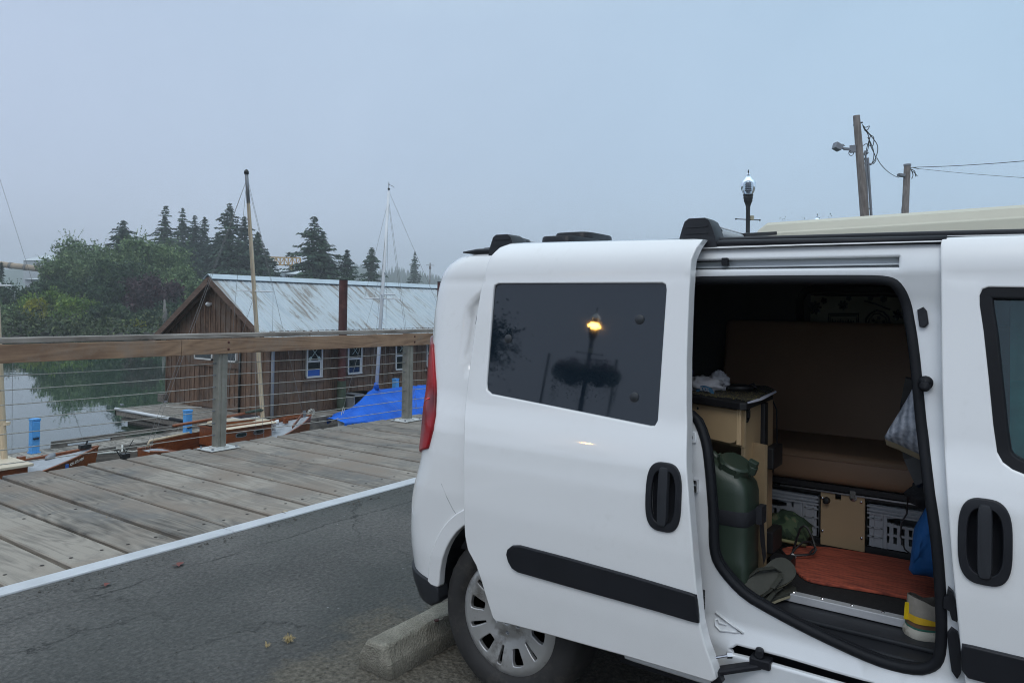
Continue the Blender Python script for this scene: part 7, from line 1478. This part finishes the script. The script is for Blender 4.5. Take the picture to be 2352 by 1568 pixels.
# ------------------------------------------------------------------ lamps, poles, wires, the things mirrored in the van glass
LGLASS = clearglass('lamp_globe_glass', (.80, .84, .88)); BEIGE = M('beige_box', (.45, .42, .30), .6, .05, 4, 0)
LIT = bpy.data.materials.new('lit_lamp_globe'); LIT.use_nodes = True; setp(LIT.node_tree, LIT.node_tree.nodes['Principled BSDF'], col=(.8, .5, .15), emi=(1., .50, .10), emis=110.)
def street_lamp(x, y, ztop, sc, label, lit=False, armdir=(.75, -.65), zb=0.):
    """all heights measured down from the finial tip"""
    o = thing('street_lamp', label, 'street lamp', (x, y, zb), 'acorn street lamps'); T = lambda d: ztop-d*sc; c = (x, y, 0)
    b = MB(); b.lathe([(.0, T(.0)), (.012*sc, T(.03)), (.02*sc, T(.07)), (.012*sc, T(.10)), (.03*sc, T(.13)), (.0, T(.16))], 10, c=c); b.build('finial', BLACKM, o, smooth=True)
    b = MB(); gp_ = [(.03, .12), (.06, .16), (.05, .19), (.085, .23), (.10, .25), (.12, .28), (.165, .32), (.195, .38), (.20, .45), (.185, .54), (.155, .62), (.125, .68)]; b.lathe([(r_*sc, T(d)) for r_, d in gp_], 24, c=c); b.f = b.f[:-2]; b.mi = b.mi[:-2]; b.build('globe', LGLASS, o, smooth=True)
    b = MB(); 
    for d, r_ in ((.36, .075), (.41, .08), (.46, .08), (.51, .085), (.56, .09)): b.lathe([(r_*sc, T(d)), (r_*sc*1.05, T(d+.025)), (r_*sc*.5, T(d+.03))], 16, c=c)
    b.box((x-.05*sc, y-.05*sc, T(.64)), (x+.05*sc, y+.05*sc, T(.35))); b.build('lamp_reflector', GREYM, o)
    if lit: b = MB(); b.lathe([(.10*sc, T(.66)), (.175*sc, T(.60)), (.185*sc, T(.52)), (.14*sc, T(.49)), (0, T(.48))], 20, c=c); b.build('lit_lamp', LIT, o, smooth=True)
    b = MB(); pr_ = [(.13, .68), (.135, .71), (.12, .73), (.125, .76), (.125, .79), (.11, .82), (.115, .86), (.085, .92), (.062, 1.0), (.055, 1.05), (.06, 1.07), (.055, 1.09), (.055, 2.6), (.07, 2.65), (.075, 3.9), (.14, 4.0), (.16, 4.6), (.22, 4.9)]
    b.lathe([(r_*sc, max(zb, T(d))) for r_, d in pr_ if T(d) > zb-.6], 16, c=c); b.build('lamp_post', BLACKM, o, smooth=True, auto=50)
    a = Vector((armdir[0], armdir[1], 0)).normalized(); b = MB(); p0 = Vector((x, y, T(1.36))); b.tube([p0-a*.36*sc, p0+a*.36*sc], .012*sc, 6)
    for s_ in (-1, 1): b.lathe([(0, -.028*sc), (.024*sc, -.012*sc), (.024*sc, .012*sc), (0, .028*sc)], 8, c=tuple(p0+a*s_*.36*sc))
    b.build('banner_arm', BLACKM, o, smooth=True)
    b = MB(); b.box((x+.06*sc, y-.12*sc, T(1.37)), (x+.15*sc, y-.02*sc, T(1.25))); b.build('photo_cell', BEIGE, o); return o
p = AT(1719, 388, 20); street_lamp(p.x, p.y, p.z, 1.0, 'unlit acorn street lamp standing behind the van roof')
p = AT(1877, 489, 33); street_lamp(p.x, p.y, p.z, 1.0, 'distant acorn street lamp with only its tip above the awning case')
# flower baskets and leaves peeping over the roof
def leaves(c, rad, n, s, seed, mat, b=None, trail=0):
    r = random.Random(seed); b = b or MB()
    for i in range(n):
        d = Vector((r.gauss(0, 1), r.gauss(0, 1), r.gauss(0, .8))); d.normalize(); p = Vector(c)+Vector((d.x*rad, d.y*rad, d.z*rad*.6))*r.random()**.4; quad(b, p, s, r)
    for k in range(trail):
        a = r.random()*6.28; p = Vector(c)+Vector((cos(a)*rad*.8, sin(a)*rad*.8, -rad*.2)); L = r.uniform(.4, 1.)*rad*1.6
        for q in range(int(L/.035)): quad(b, p+Vector((r.gauss(0, .02), r.gauss(0, .02), -q*.035)), s*.7, r)
    return b
for (px, py, D, rd, sd_, lb) in ((1745, 533, 20, .26, 5, 'hanging basket foliage just showing beside the lamp post above the rail'), (1695, 537, 20, .22, 6, 'hanging basket foliage left of the lamp post above the rail')):
    q = AT(px, py+10, D); o = thing('hanging_basket', lb, 'flower basket', tuple(q), 'hanging flower baskets'); leaves(q, rd, 260, .035, sd_, LEAFD).build('foliage', LEAFD, o); b = MB(); b.lathe([(rd*.4, q.z-rd*1.1), (rd*.8, q.z-rd*.3)], 12, c=(q.x, q.y, 0)); b.build('basket', BLACKM, o)
    b = MB(); lp = AT(1719, py+2, 20); b.tube([q+Vector((0, 0, .1)), lp], .012, 5); b.build('bracket', BLACKM, o)
q = AT(1862, 520, 30); o = thing('street_tree', 'small street tree whose top sprigs show above the awning case', 'tree', (q.x, q.y, 0)); b = MB(); b.tube([(q.x, q.y, 0), tuple(q)], .05, 6); b.build('trunk', TRUNK, o); b = leaves(q-Vector((0, 0, .9)), .9, 1500, .05, 9, LEAFD); r = random.Random(4)
for k in range(16):
    a = AT(r.uniform(1790, 1912), r.uniform(488, 503), 30)
    for t in range(7): quad(b, a.lerp(q-Vector((0, 0, .5)), t/8)+Vector((r.gauss(0, .02), r.gauss(0, .02), 0)), .045, r)
b.build('crown', LEAFD, o)
# utility poles
def catm(pts, n=8):
    out = []
    for i in range(len(pts)-1):
        p0 = pts[max(0, i-1)]; p1 = pts[i]; p2 = pts[i+1]; p3 = pts[min(len(pts)-1, i+2)]
        for k in range(n):
            t = k/n; out.append(.5*((2*p1)+(-p0+p2)*t+(2*p0-5*p1+4*p2-p3)*t*t+(-p0+3*p1-3*p2+p3)*t**3))
    return out+[pts[-1]]
D1 = 25.; tA = AT(1967, 265, D1); bA = AT(1986, 493, D1); dA = (bA-tA)/(bA.z-tA.z); gA = tA+dA*(0-tA.z)
U1 = thing('utility_pole', 'leaning grey utility pole with a floodlight arm and tangled wires', 'utility pole', (gA.x, gA.y, 0), 'wooden utility poles')
b = MB(); b.tube([gA, tA], [.19, .11], 14); b.build('pole', UPOLE, U1, smooth=True, auto=40)
a1 = AT(1961, 342, D1); a0 = AT(1938, 341, D1); a2 = AT(1931, 336, D1); b = MB(); b.beam(a1+Vector((.1, 0, 0)), a0, .06, .09); b.tube([a0, a2], .04, 8); b.box(AT(1959, 350, D1)-Vector((.05, .1, .0)), AT(1959, 333, D1)+Vector((.05, .1, 0))); b.build('arm', GREYM, U1, bevel=.01)
b = MB(); T = Matrix.Translation(AT(1924, 337, D1)) @ Matrix.Rotation(radians(35), 4, _fw) ; 
rgt = Vector((_rt.x, _rt.y, 0)); up3 = Vector((0, 0, 1)); c0 = AT(1923.5, 337, D1); e1 = (rgt*.82-up3*.45).normalized(); e2 = (rgt*.40+up3*.85).normalized(); e3 = _fw.copy()
def obox(b, c, ha, hb, hc, k=1.): b.add([c+e1*sa*ha*(k if sb < 0 else 1)+e2*sb*hb+e3*sc_*hc for sc_ in (-1, 1) for sb in (-1, 1) for sa in (-1, 1)], [(0, 1, 3, 2), (4, 6, 7, 5), (0, 4, 5, 1), (2, 3, 7, 6), (0, 2, 6, 4), (1, 5, 7, 3)])
obox(b, c0, .14, .10, .16, .75); b.build('floodlight', GREYM, U1, bevel=.012, fixn=True)
b = MB(); b.tube([AT(1955+5.5*cos(t*.45), 351+6*sin(t*.45), D1) for t in range(14)], .012, 5, closed=True); b.tube([AT(1931, 334, D1), AT(1936, 330, D1), AT(1941, 335, D1)], .01, 5); b.build('coiled_wire', BLACKM, U1)
b = MB(); b.tube([AT(1988, 350, D1), AT(1991, 420, D1), AT(1999, 620, D1)], .03, 8); b.tube([AT(1993, 362, D1), AT(2001, 490, D1), AT(2010, 620, D1)], .042, 8); b.tube([AT(1986, 356, D1), AT(1988, 348, D1), AT(1993, 352, D1)], .055, 8)
for py_ in (375, 478): b.beam(AT(1984, py_, D1), AT(2003, py_+1, D1), .05, .05)
b.build('conduit', GREYM, U1, smooth=True, auto=40)
b = MB(); b.tube([AT(1974, 282, D1), AT(1981, 281, D1)], .03, 6); b.tube([AT(1960, 287, D1), AT(1964, 287, D1)], .025, 6); b.build('insulator', BLACKM, U1)
WIRE = BLACKM; b = MB()
loops = [[(1981, 285), (1985, 296), (1992, 305), (1996, 318), (1994, 340), (1987, 360), (1985, 372), (1993, 380), (2004, 372), (2007, 350), (2000, 328), (1993, 315)], [(1981, 285), (1990, 300), (2003, 315), (2014, 330), (2016, 345), (2010, 365), (2000, 378), (1990, 372), (1990, 345), (1996, 322), (2000, 310)], [(1984, 292), (1998, 308), (2007, 316), (2004, 335), (1990, 330), (1982, 334), (1974, 332)], [(1996, 316), (2000, 335), (2008, 352), (2012, 366), (2006, 376)], [(1984, 290), (1989, 292), (1997, 289), (1993, 297), (1986, 300)]]
for lp in loops: b.tube(catm([AT(px, py, D1) for px, py in lp], 5), .014, 5)
b.build('wire_tangle', WIRE, U1, smooth=True)
D2 = 34.; tB = AT(2084, 379, D2); bB = AT(2079, 487, D2); dB = (bB-tB)/(bB.z-tB.z); gB = tB-dB*tB.z
U2 = thing('utility_pole', 'shorter round utility pole right of the leaning one, carrying two wires', 'utility pole', (gB.x, gB.y, 0), 'wooden utility poles')
b = MB(); b.tube([gB, tB], [.18, .14], 14); b.build('pole', UPOLE, U2, smooth=True, auto=40); b = MB(); b.lathe([(.16, tB.z-.03), (.16, tB.z+.05), (0, tB.z+.06)], 14, c=(tB.x, tB.y, 0)); b.build('pole_cap', GREYM, U2)
b = MB(); c0 = AT(2070, 402, D2); e1 = (rgt-up3*.15).normalized(); e2 = up3.copy(); obox(b, c0, .14, .06, .14, .8); b.build('floodlight', GREYM, U2, fixn=True, bevel=.01)
b = MB()
for lp in (((2090, 383), (2094, 392), (2100, 396), (2107, 404)), ((2088, 386), (2096, 384), (2110, 387)), ((2090, 384), (2097, 400), (2094, 410)), ((2091, 387), (2101, 393), (2103, 405))): b.tube(catm([AT(px, py, D2) for px, py in lp], 5), .018, 5)
b.build('wire_tangle', WIRE, U2)
def wire(pts, label, r_=.014):
    b = MB(); b.tube(catm(pts, 8), r_, 5); tag(b.build('overhead_wire', WIRE, smooth=True), label, 'wire', 'overhead wires')
mid = [AT(2014, 362, 26), AT(2024, 378, 27.5), AT(2040, 394, 30), AT(2054, 403, 32.5), AT(2064, 407, D2)]; wire(mid, 'sagging wire between the two utility poles')
wire([AT(2090, 384, D2), AT(2180, 381, 32), AT(2280, 375, 30), AT(2400, 366, 28), AT(2700, 350, 24)], 'upper wire running off to the right from the short pole')
wire([AT(2110, 387, D2), AT(2200, 396, 33), AT(2300, 404, 32), AT(2420, 412, 30), AT(2700, 430, 27)], 'lower thin wire running off to the right from the short pole', .009)
wire([AT(2078, 438, D2), AT(2072, 470, 33.6), AT(2068, 500, 33.2)], 'short stay wire dropping left of the short pole', .007)
# ---- behind the camera: what the tinted door glass mirrors
nG = Vector((-1, 0, .158)).normalized(); P0 = Vector((2.2525, 0, 1.10)); E0 = Vector((0, 0, EYE))
def mir(px, py, L):
    d = ray(px, py); t = (P0-E0).dot(nG)/d.dot(nG); H = E0+d*t; r_ = d-2*d.dot(nG)*nG; r_.normalize(); return H+r_*L
LD = 10.4; q = mir(1365, 747, LD); SCL = .62; a_ = mir(1340, 747, LD)-mir(1390, 747, LD)
street_lamp(q.x, q.y, q.z+.55*SCL, SCL, 'lit amber acorn street lamp on the boardwalk, seen mirrored in the tinted door window', True, (.3, .9))
hb = mir(1356, 862, LD).z
for s_, sd_ in ((-1, 21), (1, 22)):
    c_ = Vector((q.x, q.y, hb))+Vector((.35, .93, 0)).normalized()*s_*.25+Vector((0, 0, -.04 if s_ > 0 else 0)); o = thing('hanging_basket', 'flower basket on the lit lamp post, '+('nearer the van' if s_ > 0 else 'farther from the van'), 'flower basket', tuple(c_), 'hanging flower baskets')
    leaves(c_, .36, 2600, .026, sd_, LEAFD, trail=40).build('foliage', LEAFD, o); leaves(c_+Vector((0, 0, .10)), .31, 600, .024, sd_+5, FLOWER).build('flowers', FLOWER, o)
    b = MB(); b.lathe([(.05, c_.z-.2), (.14, c_.z-.1), (.16, c_.z)], 14, c=(c_.x, c_.y, 0)); b.build('basket', BLACKM, o)
    b = MB(); top = Vector((q.x, q.y, c_.z+.26)); b.tube([top, c_+Vector((0, 0, .24))], .008, 6); b.tube([c_+Vector((.02*cos(t), .05*cos(t), .24+.03*sin(t))) for t in [k*.6 for k in range(10)]], .006, 5); b.tube([c_+Vector((0, 0, .22)), c_], .004, 5); b.build('bracket', BLACKM, o)
q = mir(1105, 785, 8.0); o = thing('street_tree', 'small broadleaf tree on the boardwalk, mirrored at the left of the tinted window', 'tree', (q.x, q.y, 0)); b = MB(); b.tube([(q.x, q.y, 0), (q.x+.05, q.y, q.z*.6), tuple(q)], [.06, .05, .02], 8)
r = random.Random(5); tips = []
for (px, py, L) in ((1195, 757, 8.0), (1160, 740, 8.2), (1190, 805, 7.8), (1150, 833, 8.), (1140, 735, 8.), (1175, 770, 8.1), (1120, 760, 7.9), (1130, 800, 8.1)):
    t_ = mir(px, py, L); m_ = q.lerp(t_, .5)+Vector((0, 0, .03)); b.tube([q-Vector((0, 0, .15)), m_, t_], [.012, .008, .003], 5); tips.append((q, m_, t_))
b.build('trunk', TRUNK, o); b = MB()
for a, m_, t_ in tips:
    for k in range(150):
        u = r.random(); p = (a.lerp(m_, u*2) if u < .5 else m_.lerp(t_, u*2-1)); quad(b, p+Vector((r.gauss(0, .05), r.gauss(0, .05), r.gauss(0, .04)))*(1.15-u*.6), .026, r)
for k in range(2200): quad(b, q+Vector((r.gauss(0, .22), r.gauss(0, .22), r.gauss(0, .2))), .032, r)
b.build('crown', LEAFD, o)
for (px, py, L, lb) in ((1262, 745, 30, 'far timber pole mirrored left of the lamp in the tinted window'), (1417, 825, 30, 'far timber pole mirrored right of the lamp in the tinted window')):
    t_ = mir(px, py+65 if px < 1300 else py, L); b = MB(); b.tube([(t_.x, t_.y, -3), (t_.x, t_.y, t_.z)], .055, 8); tag(b.build('timber_piling', UPOLE), lb, 'piling', 'timber pilings behind the camera')
# ------------------------------------------------------------------ the foggy air
hz = bpy.data.materials.new('fog_volume'); hz.use_nodes = True; nt = hz.node_tree; nt.nodes.clear()
HZ_DENS = .0011
v = nd(nt, 'VolumePrincipled', {'Color': (.93, .97, 1.0), 'Density': HZ_DENS, 'Anisotropy': .2}); nt.links.new(v.outputs[0], nd(nt, 'OutputMaterial').inputs['Volume'])
b = MB(); b.box((-520, -520, -8), (1900, 1900, 84)); o = b.build('haze', hz); o['kind'] = 'stuff'; tag(o, 'thin cold morning fog over the harbour', 'fog')
